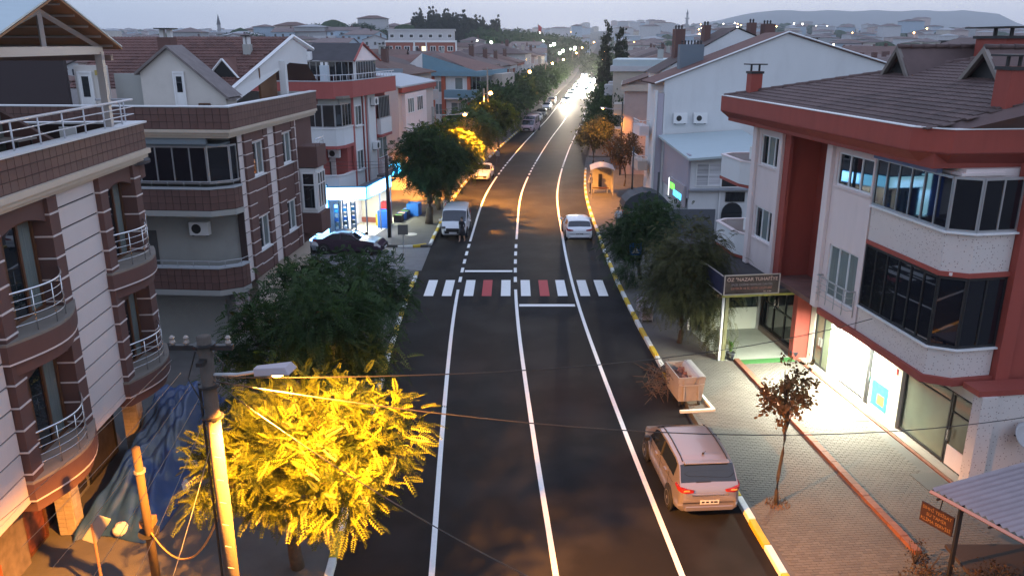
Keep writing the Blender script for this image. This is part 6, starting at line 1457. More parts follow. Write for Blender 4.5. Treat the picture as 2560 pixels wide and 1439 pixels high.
# oncoming traffic with burning headlights
hle = mat('headlight_on', (1, 1, 1), .3, emit=(1, .86, .66), es=420)
for k, (y, off) in enumerate([(168, -1.5), (196, -1.4), (210, -1.6), (224, -1.2), (238, -1.6), (250, -1.4), (266, -1.5), (284, -1.3), (304, -1.6), (216, 1.7), (232, 1.7), (246, 1.8), (262, 1.7), (276, 1.6)]):
    if k == 0: y = 178
    x, yy, z = roadp(y, off); a = math.atan2(-(cl(y + 2) - cl(y - 2)), 4)
    g = car('car driving towards the viewer with burning headlights in the distant glare', x, yy, a + math.pi, white_p if k % 3 else dark_p, 4.3, .88, 1.46, 'hatch', detail=False, grp='cars with burning headlights in the distant glare', z=z, cat='car')
    g.name = 'oncoming_car'
    for s in (-1, 1):
        MB().sphere((s * .62, 2.14, .68), .20 + .0006 * y, 8, 6).build('headlamp_flare', hle, g)  # oversized glowing spheres: the flare of the headlights is built into their size
    light(g, (0, 2.4, .75), 60000 if k == 0 else 24000, (1, .86, .66), .2, spot=62, rot=(R(84), 0, 0), blend=.9, name='headlight_beam')

# ================================================================== people
def person(lab, x, y, rz, top, bottom, hair=(.02, .015, .01), step=.0, z=0.0, h=1.72, hold=None, skirt=None, arms=(.1, -.1)):
    g = empty('person', (x, y, z), rz, lab, 'person'); k = h / 1.72
    V = {'pel': (0, 0, .93), 'wai': (0, 0, 1.08), 'che': (0, .01, 1.30), 'nec': (0, 0, 1.47), 'nk2': (0, .01, 1.53), 'hd': (0, .02, 1.62), 'ht': (0, .01, 1.70)}
    Rr = {'pel': .155, 'wai': .13, 'che': .155, 'nec': .065, 'nk2': .055, 'hd': .098, 'ht': .07}
    E_ = [('pel', 'wai'), ('wai', 'che'), ('che', 'nec'), ('nec', 'nk2'), ('nk2', 'hd'), ('hd', 'ht')]
    for s, n in ((-1, 'l'), (1, 'r')):
        st_ = step * s; aw = arms[0] if s < 0 else arms[1]
        V.update({n + 'h': (s * .1, 0, .88), n + 'k': (s * .105, st_ * .5 + .02, .50), n + 'a': (s * .105, st_ - .02, .09), n + 't': (s * .115, st_ + .13, .035), n + 's': (s * .19, 0, 1.41), n + 'e': (s * .25, aw * .4 - .02, 1.15), n + 'w': (s * .24, aw + .05, .93), n + 'f': (s * .235, aw + .09, .83)})
        Rr.update({n + 'h': .09, n + 'k': .06, n + 'a': .042, n + 't': .035, n + 's': .06, n + 'e': .042, n + 'w': .03, n + 'f': .032})
        E_ += [('pel', n + 'h'), (n + 'h', n + 'k'), (n + 'k', n + 'a'), (n + 'a', n + 't'), ('che', n + 's'), (n + 's', n + 'e'), (n + 'e', n + 'w'), (n + 'w', n + 'f')]
    names = list(V); me = bpy.data.meshes.new('body'); me.from_pydata([tuple(c * k for c in V[n]) for n in names], [(names.index(a), names.index(b_)) for a, b_ in E_], [])
    me.skin_vertices.new() if hasattr(me.skin_vertices, 'new') else None
    o = obj('body', me, g); sk = o.modifiers.new('skin', 'SKIN'); sk.use_smooth_shade = True
    bm = bmesh.new(); bm.from_mesh(me); ly = bm.verts.layers.skin.verify()
    bm.verts.ensure_lookup_table()
    for i, n in enumerate(names): bm.verts[i][ly].radius = (Rr[n] * k, Rr[n] * k * (.72 if n in ('che', 'wai', 'pel') else 1)); bm.verts[i][ly].use_root = n == 'pel'
    bm.to_mesh(me); bm.free(); o.modifiers.new('sub', 'SUBSURF').levels = 1; o.modifiers['sub'].render_levels = 2
    # clothes by height on one skin: procedural material
    nm = 'clothes_%d' % len(MATS); m = mat(nm, top, .85); nt = m.node_tree; N, Lk = nt.nodes, nt.links; t = N.new('ShaderNodeTexCoord'); sp_ = N.new('ShaderNodeSeparateXYZ'); Lk.new(t.outputs['Object'], sp_.inputs[0])
    rp = N.new('ShaderNodeValToRGB'); rp.color_ramp.interpolation = 'CONSTANT'; mr = N.new('ShaderNodeMath'); mr.operation = 'MULTIPLY'; mr.inputs[1].default_value = 1 / 2.0; Lk.new(sp_.outputs['Z'], mr.inputs[0]); Lk.new(mr.outputs[0], rp.inputs[0])
    e = rp.color_ramp.elements; e[0].position = 0; e[0].color = (.02, .02, .02, 1); e[1].position = .035; e[1].color = (*(skirt and (.45, .28, .2) or bottom), 1)
    for p, c in ((.25 if skirt else .26, bottom), (.47, top), (.735 * k, (.42, .26, .19)), (.80 * k, (.42, .26, .19)), (.825 * k, hair)):
        q_ = e.new(p); q_.color = (*c, 1)
    Lk.new(rp.outputs[0], N['Principled BSDF'].inputs['Base Color']); me.materials.append(m)
    hb = MB(); hb.sphere((0, -.015 * k, 1.655 * k), .108 * k, 10, 8, .95); hb.build('hair', mat('hair_%d' % int(hair[0] * 1000), hair, .8), g, smooth=True)
    hb = MB()
    for s in (-1, 1): hb.box(s * .04 - .014, s * .04 + .014, .105 * k, .118 * k, 1.62 * k, 1.635 * k)
    hb.build('eyes', black_r, g)
    if skirt: MB().lathe([(.17, .95 * k), (.21, .75 * k), (.25, .50 * k)], 12).build('skirt', mat('skirt_dark', bottom, .85), g, smooth=True)
    return g
person('person in a dark top and dark knee length dress walking beside the white van', -3.28, 51.2, R(150), (.012, .012, .018), (.012, .012, .018), step=.16, skirt=True, arms=(.15, -.12), h=1.66)
person('person in a grey top and dark trousers walking away behind the lamplit white saloon', -1.55, 86, R(-20), (.22, .25, .28), (.03, .04, .07), step=.2, arms=(.2, -.15))
person('person in a grey shirt and dark trousers standing beside the bus shelter', 6.75, 68.3, R(60), (.30, .30, .34), (.03, .04, .08), step=.06, z=.12)
person('person in a red top near the kerb behind the parked white car', 8.0, 55.2, R(200), (.42, .02, .03), (.03, .03, .05), step=.12, z=.12)
person('person in a white top with dark hair beside the one in red', 7.3, 53.9, R(170), (.55, .55, .58), (.05, .05, .08), step=.1, z=.12, h=1.65)

# ================================================================== street furniture
def bus_shelter():
    g = empty('bus_shelter', (7.6, 67.6, .12), R(-3), 'small bus shelter with a pale arched roof and glass sides on the right pavement', 'bus shelter')
    n = 8; rf = MB(); vs = []
    for yy in (-1.5, 1.4): vs += [(-1.0 + 2.0 * k / n, yy, 2.3 + .28 * math.sin(math.pi * k / n)) for k in range(n + 1)]
    vs += [(a, b_, c + .05) for a, b_, c in vs]; m = n + 1
    rf.add(vs, [(k, k + 1, m + k + 1, m + k) for k in range(n)] + [(2 * m + k, 2 * m + k + 1, 3 * m + k + 1, 3 * m + k) for k in range(n)] + [(k, k + 1, 2 * m + k + 1, 2 * m + k) for k in range(n)]); rf.build('roof', mat('shelter_roof', (.42, .40, .40), .5), g)
    for sx in (-.9, .9):
        for sy in (-1.4, 1.3): part('post', alu, g, (sx - .03, sx + .03, sy - .03, sy + .03, 0, 2.32))
    pg = mat('shelter_panel', (.30, .29, .27), .3, var=.2); part('back_panel', pg, g, (-.86, .86, 1.28, 1.31, .25, 2.1)); part('side_panel', pg, g, (.88, .9, -1.3, 1.2, .25, 2.1)); part('poster_case', darkm, g, (-.2, .1, 1.24, 1.27, .5, 1.6)); part('bench', woodf, g, (-.7, .7, .8, 1.1, .42, .47)); part('bench_leg', alu, g, (-.6, -.55, .85, 1.05, 0, .42), (.55, .6, .85, 1.05, 0, .42))
bus_shelter()
def dumpster():
    g = empty('waste_container', (6.25, 26.75, .12), R(7), 'pinkish metal waste container with open lid and rubbish inside, at the right kerb', 'waste container')
    bm_ = mat('container_paint', (.33, .29, .26), .7, var=.08, dirt=.45, bump=.2)
    def tub(x0, x1, y0, y1, z0, z1, t): return [(-x0, -y0, z0), (x0, -y0, z0), (x0, y0, z0), (-x0, y0, z0), (-x1, -y1, z1), (x1, -y1, z1), (x1, y1, z1), (-x1, y1, z1)]
    b = MB(); o_ = tub(.42, .50, .68, .78, .2, 1.15, 0); i_ = tub(.38, .46, .64, .74, .26, 1.15, 0); b.add(o_ + i_, [(0, 1, 2, 3), (0, 1, 5, 4), (1, 2, 6, 5), (2, 3, 7, 6), (3, 0, 4, 7), (8, 9, 13, 12), (9, 10, 14, 13), (10, 11, 15, 14), (11, 8, 12, 15), (8, 9, 10, 11), (4, 5, 13, 12), (5, 6, 14, 13), (6, 7, 15, 14), (7, 4, 12, 15)]); b.build('tub', bm_, g)
    part('rib', bm_, g, (-.3, -.24, -.79, -.72, .3, 1.1), (.24, .3, -.79, -.72, .3, 1.1), (-.46, .46, -.80, -.74, .82, .88))
    b = MB(Matrix.Translation((.5, 0, 1.15)) @ Matrix.Rotation(R(-38), 4, 'Y')); n = 6
    vs = [(-.52 * k / n, yy, .16 * math.sin(math.pi * k / n)) for yy in (-.8, .8) for k in range(n + 1)]; b.add(vs + [(a, b2, c + .02) for a, b2, c in vs], [(k, k + 1, n + 2 + k, n + 1 + k) for k in range(n)] + [(2 * n + 2 + k, 2 * n + 3 + k, 3 * n + 4 + k, 3 * n + 3 + k) for k in range(n)]); b.build('lid', mat('container_lid', (.40, .39, .37), .6, dirt=.3), g)
    q = random.Random(3); b = MB()
    for k in range(26): b.sphere((q.uniform(-.34, .3), q.uniform(-.6, .6), .8 + q.uniform(0, .16)), q.uniform(.08, .17), 6, 4, .8)
    b.build('rubbish', mat('rubbish', (.12, .05, .035), .8, var=.8, vs=4), g)
    b = MB()
    for sx in (-.36, .36):
        for sy in (-.6, .6): b.lathe([(.08, -.03), (.08, .03)], 10, Matrix.Translation((sx, sy, .08)) @ Matrix.Rotation(R(90), 4, 'Y'))
    b.build('castor', black_r, g)
    g = empty('container_bay', (6.3, 26.7, .12), R(7), 'white painted low kerb frame around the waste container', 'kerb frame'); part('rail', kwhi, g, (-.55, .72, -1.15, -1.05, 0, .09), (.62, .72, -1.05, 1.0, 0, .09))
    q = random.Random(9); b = MB()
    for k in range(240):
        z = q.uniform(.05, 1.0); x = q.gauss(-.0, .25); y = q.gauss(0, .45); a = Vector((x, y, z)); b.tube([a, a + Vector((q.gauss(0, .25), q.gauss(0, .3), q.gauss(0, .2)))], .008, 3, cap=False)
    o = b.build('dry_brush_pile', mat('dry_twigs', (.09, .06, .045), .9), loc=(5.5, 27.4, .05)); tag(o, 'heap of dry brushwood beside the waste container at the kerb', 'brushwood')
    b = MB()
    for k in range(14): b.lathe([(.25, 0), (.26, .03)], 10, Matrix.Translation((0, 0, .02 * k)) ) if k < 3 else None
    o = MB().lathe([(.2, 0), (.3, .05), (.3, .16), (.2, .2)], 14).build('old_tyre', black_r, loc=(6.15, 29.2, .13)); tag(o, 'old black tyre lying on the pavement behind the waste container', 'tyre')
dumpster()
def chairs_at_kerb():
    for k, (x, y, lab) in enumerate(((6.25, 35.3, 'wire shopping basket stand on the pavement under the olive tree'), (6.3, 36.6, 'pale folding rack behind the wire basket stand at the right kerb'))):
        g = empty('wire_rack', (x, y, .12), R(10), lab, 'rack'); b = MB()
        for z in (.1, .45, .8):
            b.tube([(-.25, -.2, z), (.25, -.2, z), (.25, .2, z), (-.25, .2, z), (-.25, -.2, z)], .012, 4)
        for a, c in ((-.25, -.2), (.25, -.2), (.25, .2), (-.25, .2)): b.tube([(a, c, 0), (a, c, .82)], .014, 4)
        b.build('frame', alu, g); part('shelf', mat('rack_goods', (.3, .26, .3), .7, var=.7, vs=8), g, (-.24, .24, -.19, .19, .11, .4), (-.24, .24, -.19, .19, .46, .7))
chairs_at_kerb()
o = MB().lathe([(.42, 0), (.42, .012)], 24).build('manhole_cover', mat('pale_cover', (.5, .48, .42), .6), loc=(-6.85, 52.9, .12)); tag(o, 'round pale manhole cover on the pavement beside the grey sign', 'manhole cover')
# motorcycle behind the van
def motorbike():
    g = empty('motorcycle', (-4.9, 60.2, .12), R(30), 'small motorcycle parked by the kerb behind the white van', 'motorcycle')
    for yy in (-.55, .55): MB(Matrix.Translation((0, yy, .28)) @ Matrix.Rotation(R(90), 4, 'Y')).lathe([(.18, -.05), (.28, -.04), (.28, .04), (.18, .05)], 14).build('wheel', black_r, g)
    part('body', redw_p, g, (-.12, .12, -.5, .3, .4, .68), bev=.05); part('seat', black_r, g, (-.13, .13, -.6, .0, .69, .8), bev=.03); b = MB(); b.tube([(0, .5, .3), (0, .35, .95)], .03, 6).tube([(-.3, .3, 1.0), (.3, .3, 1.0)], .015, 6); b.build('handlebar', chrome, g); part('front_shield', pvc, g, (-.2, .2, .38, .42, .3, .9), bev=.02)
motorbike()
# satellite dish, ladder and corner garden by the red building
x, y, z = to_R1(1.25, -.55, 1.75); g = empty('satellite_dish', (x, y, z), R(20), 'grey satellite dish fixed beside the speckled corner wall, right edge', 'satellite dish')
MB(Matrix.Rotation(R(55), 4, 'X')).lathe([(.03, 0), (.15, .02), (.28, .06), (.4, .13), (.41, .14), (.28, .075), (.1, .03)], 22).build('dish', mat('dish_grey', (.42, .40, .40), .5), g, smooth=True); b = MB(); b.tube([(0, 0, 0), (0, .35, -.1), (0, .45, -.1)], .02, 6).tube([(0, -.1, -.25), (0, -.45, .2)], .012, 6); b.build('bracket', darkm, g); part('receiver', mat('orange_plastic', (.5, .3, .1), .5), g, (-.04, .04, -.52, -.42, .17, .26))
x, y, z = to_R1(2.35, -.45, .1); g = empty('ladder', (x, y, z), R(7), 'orange lit wooden ladder frame leaning upright by the speckled side wall', 'ladder'); wd = mat('ladder_wood', (.45, .28, .14), .7)
part('rail', wd, g, (0, .05, -.03, .03, 0, 2.9), (.4, .45, -.03, .03, 0, 2.9))
for k in range(8): part('rung', wd, g, (.05, .4, -.02, .02, .3 + .33 * k, .34 + .33 * k))
def bush(lab, x, y, blobs, n, m, seed, size=.08, z=.1, name='bush', fr=False, **kw):
    g = empty(name, (x, y, z), 0, lab, 'bush'); obj('foliage', leaf_mesh('foliage', blobs, n, m, size=size, fronds=fr, seed=seed, **kw), g)
    b = MB(); q = random.Random(seed)
    for k in range(14): B = blobs[k % len(blobs)]; b.tube([(B[0] * .6, B[1] * .6, 0), (B[0] + q.uniform(-1, 1) * B[3] * .8, B[1] + q.uniform(-1, 1) * B[4] * .8, B[2] + B[5] * q.uniform(.1, .9))], .02, 4, .005)
    b.build('stems', bark, g)
x, y, z = to_R1(2.6, -1.2); bush('dark leafy shrub below the satellite dish at the right edge', x, y, [(0, 0, .7, .8, .6, .7), (.7, .2, 1.1, .6, .6, .6)], 2200, leaf_dk, 91, .09)
bush('dry reddish brown shrub at the very bottom right corner', 9.9, 14.9, [(0, 0, .5, .9, .7, .6), (1.1, .2, .6, .8, .7, .6), (-.5, .6, .4, .6, .5, .4)], 3600, leafmat('leaf_reddish', (.045, .03, .02), (.12, .07, .045)), 92, .07)
bush('sparse dry shrub at the end of the red kerb, bottom right', 10.0, 17.0, [(0, 0, .35, .35, .3, .35), (.3, -.5, .3, .4, .4, .3)], 500, leafmat('leaf_reddish', (.045, .03, .02), (.12, .07, .045)), 93, .06)
o = MB(); q = random.Random(2)
for k in range(130): a = q.random() * 6.28; rr_ = q.random() ** .5 * .34; o.add([(rr_ * math.cos(a), rr_ * math.sin(a), 0), (rr_ * math.cos(a) + .02, rr_ * math.sin(a), 0), (rr_ * math.cos(a) + q.uniform(-.06, .06), rr_ * math.sin(a) + q.uniform(-.06, .06), q.uniform(.04, .13))], [(0, 1, 2)])
o = o.build('weeds', leaf_dry, loc=(7.45, 19.72, .13)); tag(o, 'ring of weeds and dry leaves around the young tree foot', 'weeds')
def awning_br():
    g = empty('corrugated_awning', (0, 0, 0), 0, 'corrugated grey mauve metal awning over a dark terrace, bottom right corner', 'awning')
    cm = mat('corrugated_sheet', (.30, .25, .26), .5, metal=.2, var=.1, dirt=.2); b = MB(); n = 96; vs = []
    A, B, C_, D = Vector((9.85, 16.6, 2.6)), Vector((14.4, 16.8, 2.65)), Vector((10.1, 12.5, 2.9)), Vector((14.6, 12.5, 2.9))
    A, B, C_, D = Vector((9.82, 16.5, 2.55)), Vector((14.0, 18.0, 2.75)), Vector((11.55, 13.0, 2.55)), Vector((15.5, 14.0, 2.75))
    for k in range(n + 1):
        t = k / n; z = .035 * math.cos(t * 24 * 2 * math.pi); p = A.lerp(C_, t); q = B.lerp(D, t); vs += [(p.x, p.y, p.z + z), (q.x, q.y, q.z + z)]
    b.add(vs, [(2 * k, 2 * k + 1, 2 * k + 3, 2 * k + 2) for k in range(n)]); b.build('sheet', cm, g, smooth=True)
    fb = MB(); fb.tube([A + Vector((-.02, .02, -.08)), C_ + Vector((-.02, -.02, -.08))], .05, 4); fb.build('edge_beam', mat('pink_steel', (.45, .25, .2), .5), g)
    pb = MB(); pb.box(10.25, 10.33, 16.0, 16.08, .1, 2.5); pb.build('post', darkm, g)
    b = MB()
    for t in (.08, .4): p = A.lerp(C_, t); b.tube([p + Vector((-.12, .05, -.14)), p + Vector((1.0, .4, -.1))], .035, 4)
    b.build('rafter_end', darkm, g)
    part('terrace_roof', mat('terrace_dark', (.05, .035, .032), .8), g, (10.6, 15.5, 12.6, 16.9, .7, .78)); part('low_wall', concrete, g, (10.4, 15.5, 14.9, 15.1, .1, .95))
    g = empty('notice_board', (10.2, 16.75, 1.35), R(-62), 'dark notice board with orange lettering hanging below the corrugated awning', 'sign'); part('board', mat('board_dark', (.05, .02, .015), .6), g, (-.42, .42, -.02, .02, 0, .5))
    for k, t in enumerate(('SIHHİ TESİSAT', 'SU TAMİR', 'KLİMA SERVİSİ')): text(g, t, .115, Matrix.Translation((0, -.026, .4 - .15 * k)) @ Matrix.Rotation(R(90), 4, 'X'), mat('orange_letter', (.34, .17, .06), .7), .003)
    for sx in (-.3, .3): pass
    MB().tube([(0, .03, .25), (.1, .0, 1.2)], .015, 5).build('hanger', darkm, g)
awning_br()
# tarpaulin covered goods and bags in front of the left shop
def tarp():
    b = MB(); nx, ny = 60, 60; vs = []; q = random.Random(4)
    def H(u, v): 
        e = min(1, min(u, 1 - u, v, 1 - v) * 5); base = .5 + 1.1 * math.exp(-((u - .7) / .35) ** 2) * (0.6 + .5 * v) + .35 * math.exp(-((u - .2) / .2) ** 2 - ((v - .4) / .4) ** 2)
        return e ** .5 * base + .05 * math.sin(17 * u + 9 * v) * e + .14 * abs(math.sin(14 * v - 9 * u + 2 * math.sin(5 * u))) * e + .12 * abs(math.sin(19 * u + 3 * math.sin(9 * v))) * e + .03 * math.sin(47 * u + 31 * v) * e
    for j in range(ny + 1):
        for i in range(nx + 1):
            u, v = j / ny, i / nx; x = -1.1 + 2.1 * v + .15 * math.sin(6 * u); y = -3.0 + 8.0 * u + .2 * math.sin(5 * v); vs.append((x, y, H(u, v) + .02))
    b.add(vs, [(j * (nx + 1) + i, j * (nx + 1) + i + 1, (j + 1) * (nx + 1) + i + 1, (j + 1) * (nx + 1) + i) for j in range(ny) for i in range(nx)])
    o = b.build('tarpaulin', mat('blue_tarpaulin', (.018, .055, .17), .42, var=.25, vs=1.5, bump=.3, bs=8), smooth=True, loc=(-10.55, 21.0, .12), rz=R(4)); tag(o, 'large crumpled blue tarpaulin over goods in front of the striped building', 'tarpaulin')
    wb = mat('white_bag', (.52, .50, .5), .6, bump=.6, bs=6)
    for k, (x, y, s, lab) in enumerate(((-10.25, 18.25, .22, 'white plastic bag lying nearest the camera by the tarpaulin end'), (-9.75, 21.4, .3, 'white sack slumped against the middle of the blue tarpaulin'), (-9.45, 22.3, .33, 'white sack at the right side of the tarpaulin near the leaning pole'), (-9.5, 20.3, .25, 'small white bag beside the foot of the blue tarpaulin'), (-9.95, 19.0, .16, 'tiny white bag between the tarpaulin and the leaning pole'))):
        b = MB(); q = random.Random(k); b.sphere((0, 0, s * .8), s, 10, 8, .85); b.v = [(x_ + q.uniform(-.04, .04), y_ + q.uniform(-.04, .04), max(0, z_ + q.uniform(-.05, .05))) for x_, y_, z_ in b.v]; o = b.build('bag', wb, smooth=True, loc=(x, y, .13)); tag(o, lab, 'bag')
    o = MB().lathe([(.15, 0), (.24, .05), (.24, .18), (.15, .22)], 14).build('old_tyre', black_r, loc=(-10.75, 18.5, .13)); tag(o, 'black tyre weighing down the near end of the blue tarpaulin', 'tyre')
    g = empty('striped_sheet', (-11.3, 31.3, 0), 0, 'pale pink patterned sheet hanging at the brown building corner above the trees', 'sheet'); part('sheet', mat('pink_sheet', (.5, .38, .42), .8, var=.3, vs=3), g, (0.0, .03, -.2, 1.5, .8, 2.6))
tarp()
# right courtyard behind the trees
o = part('courtyard_gate', mat('grey_gate', (.10, .11, .13), .6, dirt=.2), None, (9.6, 13.2, 51.1, 51.2, .1, 2.2)); tag(o, 'plain grey metal gate panel behind the dark trees', 'gate')
o = part('planter_wall', concrete, None, (11.0, 14.5, 63, 63.3, .1, 1.4)); o.location = (0, 0, 0); tag(o, 'low wall behind the bus shelter', 'wall')
# ================================================================== more houses of the street and the town
W1, W2, W3 = mat('town_white', (.50, .49, .50), .9, var=.06, dirt=.12), mat('town_cream', (.50, .44, .37), .9, var=.06, dirt=.12), mat('town_pink', (.48, .37, .34), .9, var=.06, dirt=.12)
W4, W5, W6 = mat('town_grey', (.34, .34, .35), .9, var=.08, dirt=.12), mat('town_red', (.30, .10, .07), .85, var=.1, dirt=.12), mat('town_blue', (.34, .42, .50), .9, var=.08)
RT = [mat('town_roof_a', (.13, .07, .055), .85, var=.25, vs=.8), mat('town_roof_b', (.10, .065, .06), .85, var=.25, vs=.8), mat('town_roof_c', (.17, .12, .11), .85, var=.2, vs=.8)]
occ = []
def mh(lab, x, y, ang, w, d, h, wm, rm, kind='hip', rr=1.8, fl=3, side=0, band_m=None, detail=1, **k):
    occ.append((x, y, max(w, d) * .62)); return house(lab, x, y, ang, w, d, h, wm, rm, kind, rr, fl, side=side, band_m=band_m, detail=detail, **k)
def row(lab, y, w, d, h, wm, rm, rr, sd=-1, bm_=None, off=10.6, **k):
    x = cl(y) + sd * (off + w / 2); mh(lab, x, y, math.degrees(math.atan2(cl(y + 3) - cl(y - 3), 6)), w, d, h, wm, rm, 'hip', rr, 3, -sd, bm_, 1, **k)
row('beige house with glazed balconies beyond the blue and white house', 127, 10, 11, 9.2, W3, RT[1], 2.2, bm_=W2)
row('grey house with a long sloping roof behind the beige balcony house', 140, 10, 11, 8.8, W4, RT[1], 2.0)
row('red and white house halfway up the left side of the avenue', 153, 10, 11, 8.6, W5, RT[0], 1.8, bm_=W1)
row('pale house with red corner strips farther up the left side of the avenue', 167, 10, 12, 8.8, W1, RT[0], 1.8, bm_=W5)
row('wide white house with a brown hipped roof up the left side of the avenue', 186, 16, 14, 10.2, W1, RT[1], 2.2)
row('pink four storey house far up the left side of the avenue', 206, 11, 12, 9.4, W3, RT[0], 2)
row('cream corner house near the start of the glare, left side of the avenue', 226, 11, 12, 9.2, W2, RT[1], 2)
for k_, y_ in enumerate((160, 176, 194, 212, 232, 252)): row(('white', 'cream', 'grey', 'pink', 'bluish', 'brick red')[k_] + ' house on the right side of the avenue beyond the cypresses', y_, 11, 12, 8.8 + (k_ % 3) * .4, (W1, W2, W4, W3, W6, W5)[k_], RT[k_ % 3], 2, sd=1, off=12)
mh('house with a dark red pitched roof behind the flat roofed shop extension', -16.5, 93, 10, 12, 12, 9.2, W4, RT[0], 'hip', 2, 3, 1)
mh('brown roofed house behind the blue gabled house, left', -20, 112, 8, 13, 12, 9.4, W6, RT[1], 'hip', 2.2, 3, 1)
mh('white fronted house with deep white eaves and flower balcony, right of the green trees', 16.3, 100, 10, 7.5, 11, 9.9, W2, roofwhite, 'flat', 1.2, 3, -1, W1, 1)
mh('brick coloured house with dark balcony glass, just left of the long white gable', 14.6, 82.5, 8, 6.5, 8, 8.6, W3, RT[0], 'gy', 1.3, 3, -1, W2, 1)
def R3():
    g = empty('house', (11.3, 66.3, 0), R(4), 'white gable wall house with brown chimneys behind the long white gable', 'house'); occ.append((18, 78, 10))
    MB().add([(0.6, 0, .1), (13, 0, .1), (13, 0, 11.2), (6.6, 0, 13.6), (.6, 0, 10.3), (.6, 4, .1), (13, 4, .1), (13, 4, 11.2), (6.6, 4, 13.6), (.6, 4, 10.3)], [(0, 1, 2, 3, 4), (5, 6, 7, 8, 9), (0, 4, 9, 5), (1, 2, 7, 6)]).build('wall', white_side, g)
    MB().add([(.2, -.15, 10.2), (6.6, -.15, 13.7), (6.6, 4, 13.7), (.2, 4, 10.2), (13.3, -.15, 11.1), (13.3, 4, 11.1)], [(0, 1, 2, 3), (1, 4, 5, 2)]).build('roof', RT[1], g)
    for x, z0, z1, w in ((2.2, 11.2, 13.6, .8), (4.6, 12.3, 13.9, .5), (8.4, 12.9, 14.1, .5), (9.6, 12.4, 14.0, .9)):
        c = part('chimney', brown, g, (x, x + w, 2, 3, z0 - 1, z1)); 
        for k in range(max(2, int(w / .25))): MB(Matrix.Translation((x + .12 + .25 * k, 2.5, z1))).lathe([(.07, 0), (.07, .15), (.1, .2), (.05, .3)], 7).build('chimney_pot', darkm, c)
    g = empty('house', (13.6, 78.6, 0), R(4), 'white gable wall house seen over the roof edge, left of the tall brown chimney', 'house')
R3_ = R3()
for o in list(bpy.data.objects):
    if o.name.startswith('house') and o.type == 'EMPTY' and not o.children and not [c for c in bpy.data.objects if c.parent == o]: bpy.data.objects.remove(o)
mh('house with a dark tiled roof behind the right end of the long gable', 36, 74, -8, 13, 13, 9.6, W4, RT[1], 'hip', 2.2, 3, -1)
mh('house with a wide dark tiled gable roof and white wall behind the red roofed dormers', 36.5, 60, -10, 13, 12, 10.8, W1, RT[1], 'gy', 2.1, 3, -1)
mh('grey roofed house farther behind the dormers on the right', 52, 76, -6, 14, 12, 10.2, W3, RT[2], 'hip', 2, 3, -1)
mh('house with a brown hipped roof between the gable and the far town, right', 33, 98, 0, 12, 12, 10, W2, RT[0], 'hip', 2.2, 3, -1)
# red and white school
def school():
    g = empty('school_building', (-28.5, 262, 2.0), R(3), 'large red and white building with lit windows below the cypress grove', 'building'); occ.append((-28, 262, 22))
    part('wall', W5, g, (-11, 11, 0, 14, -2, 10.8)); part('attic_wall', W1, g, (-10.2, 10.4, .5, 13.5, 10.8, 14.2)); part('white_band', pvc, g, (-11.2, 11.2, -.3, 0, 10.7, 11.3), (-11.2, -2.2, -.3, 0, 7.0, 7.4), (1.5, 9.5, -.3, 0, 7.0, 7.4), (-2.4, -1.9, -.3, 0, 0, 11), (1.4, 1.8, -.3, 0, 0, 11), (10.7, 11.2, -.3, 0, 0, 11)); part('roof', W1, g, (-10.5, 10.8, .3, 13.8, 14.2, 14.7)); A = WT(0, 0, (1, 0), (0, -1))
    for z in (8.0, 4.3, 1.2):
        for k in range(8):
            a = -9.8 + 2.7 * k; window(g, A, a - .9, a + .9, z, z + 1.6, 2, pvc, mat('lit_window', (.9, .8, .4), .5, emit=(1, .8, .35), es=3) if (k == 4 and z == 8.0) else glass_d, d=.05, fw=.15)
    for k in range(7): a = -9 + 3 * k; window(g, WT(0, .5, (1, 0), (0, -1)), a - .7, a + .7, 12.0, 13.2, 1, pvc, glass_d, d=.05, fw=.15)
school()
def bigleft():
    g = empty('building', (-92, 398, terrain(-92, 398)), 0, 'long building with many upright white piers on the left skyline', 'building'); z = 14 - terrain(-92, 398)
    part('wall', W4, g, (-10.5, 11, 0, 14, -3, z + 3.6)); r = MB(); hip_roof(r, -12, 12, -1.2, 15, z + 3.7, z + 6.2); r.build('roof', RT[2], g); part('annex', W1, g, (-1, 9, -6, 0, -3, z + 1.8))
    me = MB().box(-.3, .3, -.5, 0, z - 1, z + 3.5).mesh('pier', W1)
    for k in range(13): obj('pier', me, g, (-10 + 1.68 * k, 0, 0))
bigleft()
# ---- ordinary town houses: a few kinds, copied one by one
def dup(root, loc, rz, label=None, group=None, sc=None):
    r = root.copy(); COL.objects.link(r); r.location = loc; r.rotation_euler = (0, 0, rz)
    if label: r['label'] = label
    if group: r['group'] = group
    if sc: r.scale = sc
    for ch in [c for c in bpy.data.objects if c.parent == root]:
        c = ch.copy(); COL.objects.link(c); c.parent = r
        for gch in KID.get(ch.name, []):
            d = gch.copy(); COL.objects.link(d); d.parent = c
    return r
KINDS = [(W1, RT[0], 'hip', 'white house with a reddish hipped roof'), (W2, RT[1], 'hip', 'cream house with a dark hipped roof'), (W3, RT[0], 'gx', 'pinkish house with a reddish gabled roof'), (W4, RT[2], 'hip', 'grey house with a pale brown hipped roof'),
         (W1, RT[1], 'gy', 'white house with a dark gabled roof'), (W6, RT[2], 'gx', 'bluish white house with a pale brown gabled roof'), (W2, W1, 'flat', 'cream block with a flat pale roof')]
q = random.Random(77); spots = []
y = 100.0
while y < 420 and len(spots) < 285:
    half = y * .66 + 12; x = -half
    while x < half:
        px, py = x + q.uniform(-3, 3), y + q.uniform(-3, 3)
        near = abs(px - cl(py)) < 19 or any(math.hypot(px - o[0], py - o[1]) < o[2] + 8.5 for o in occ)
        if py < 150 and -26 < px < 42: near = True
        if 380 < py < 500 and -62 < px < 36: near = True
        if not near: spots.append((px, py))
        x += 17.5 + y * .018
    y += 17 + y * .02
KID = {}
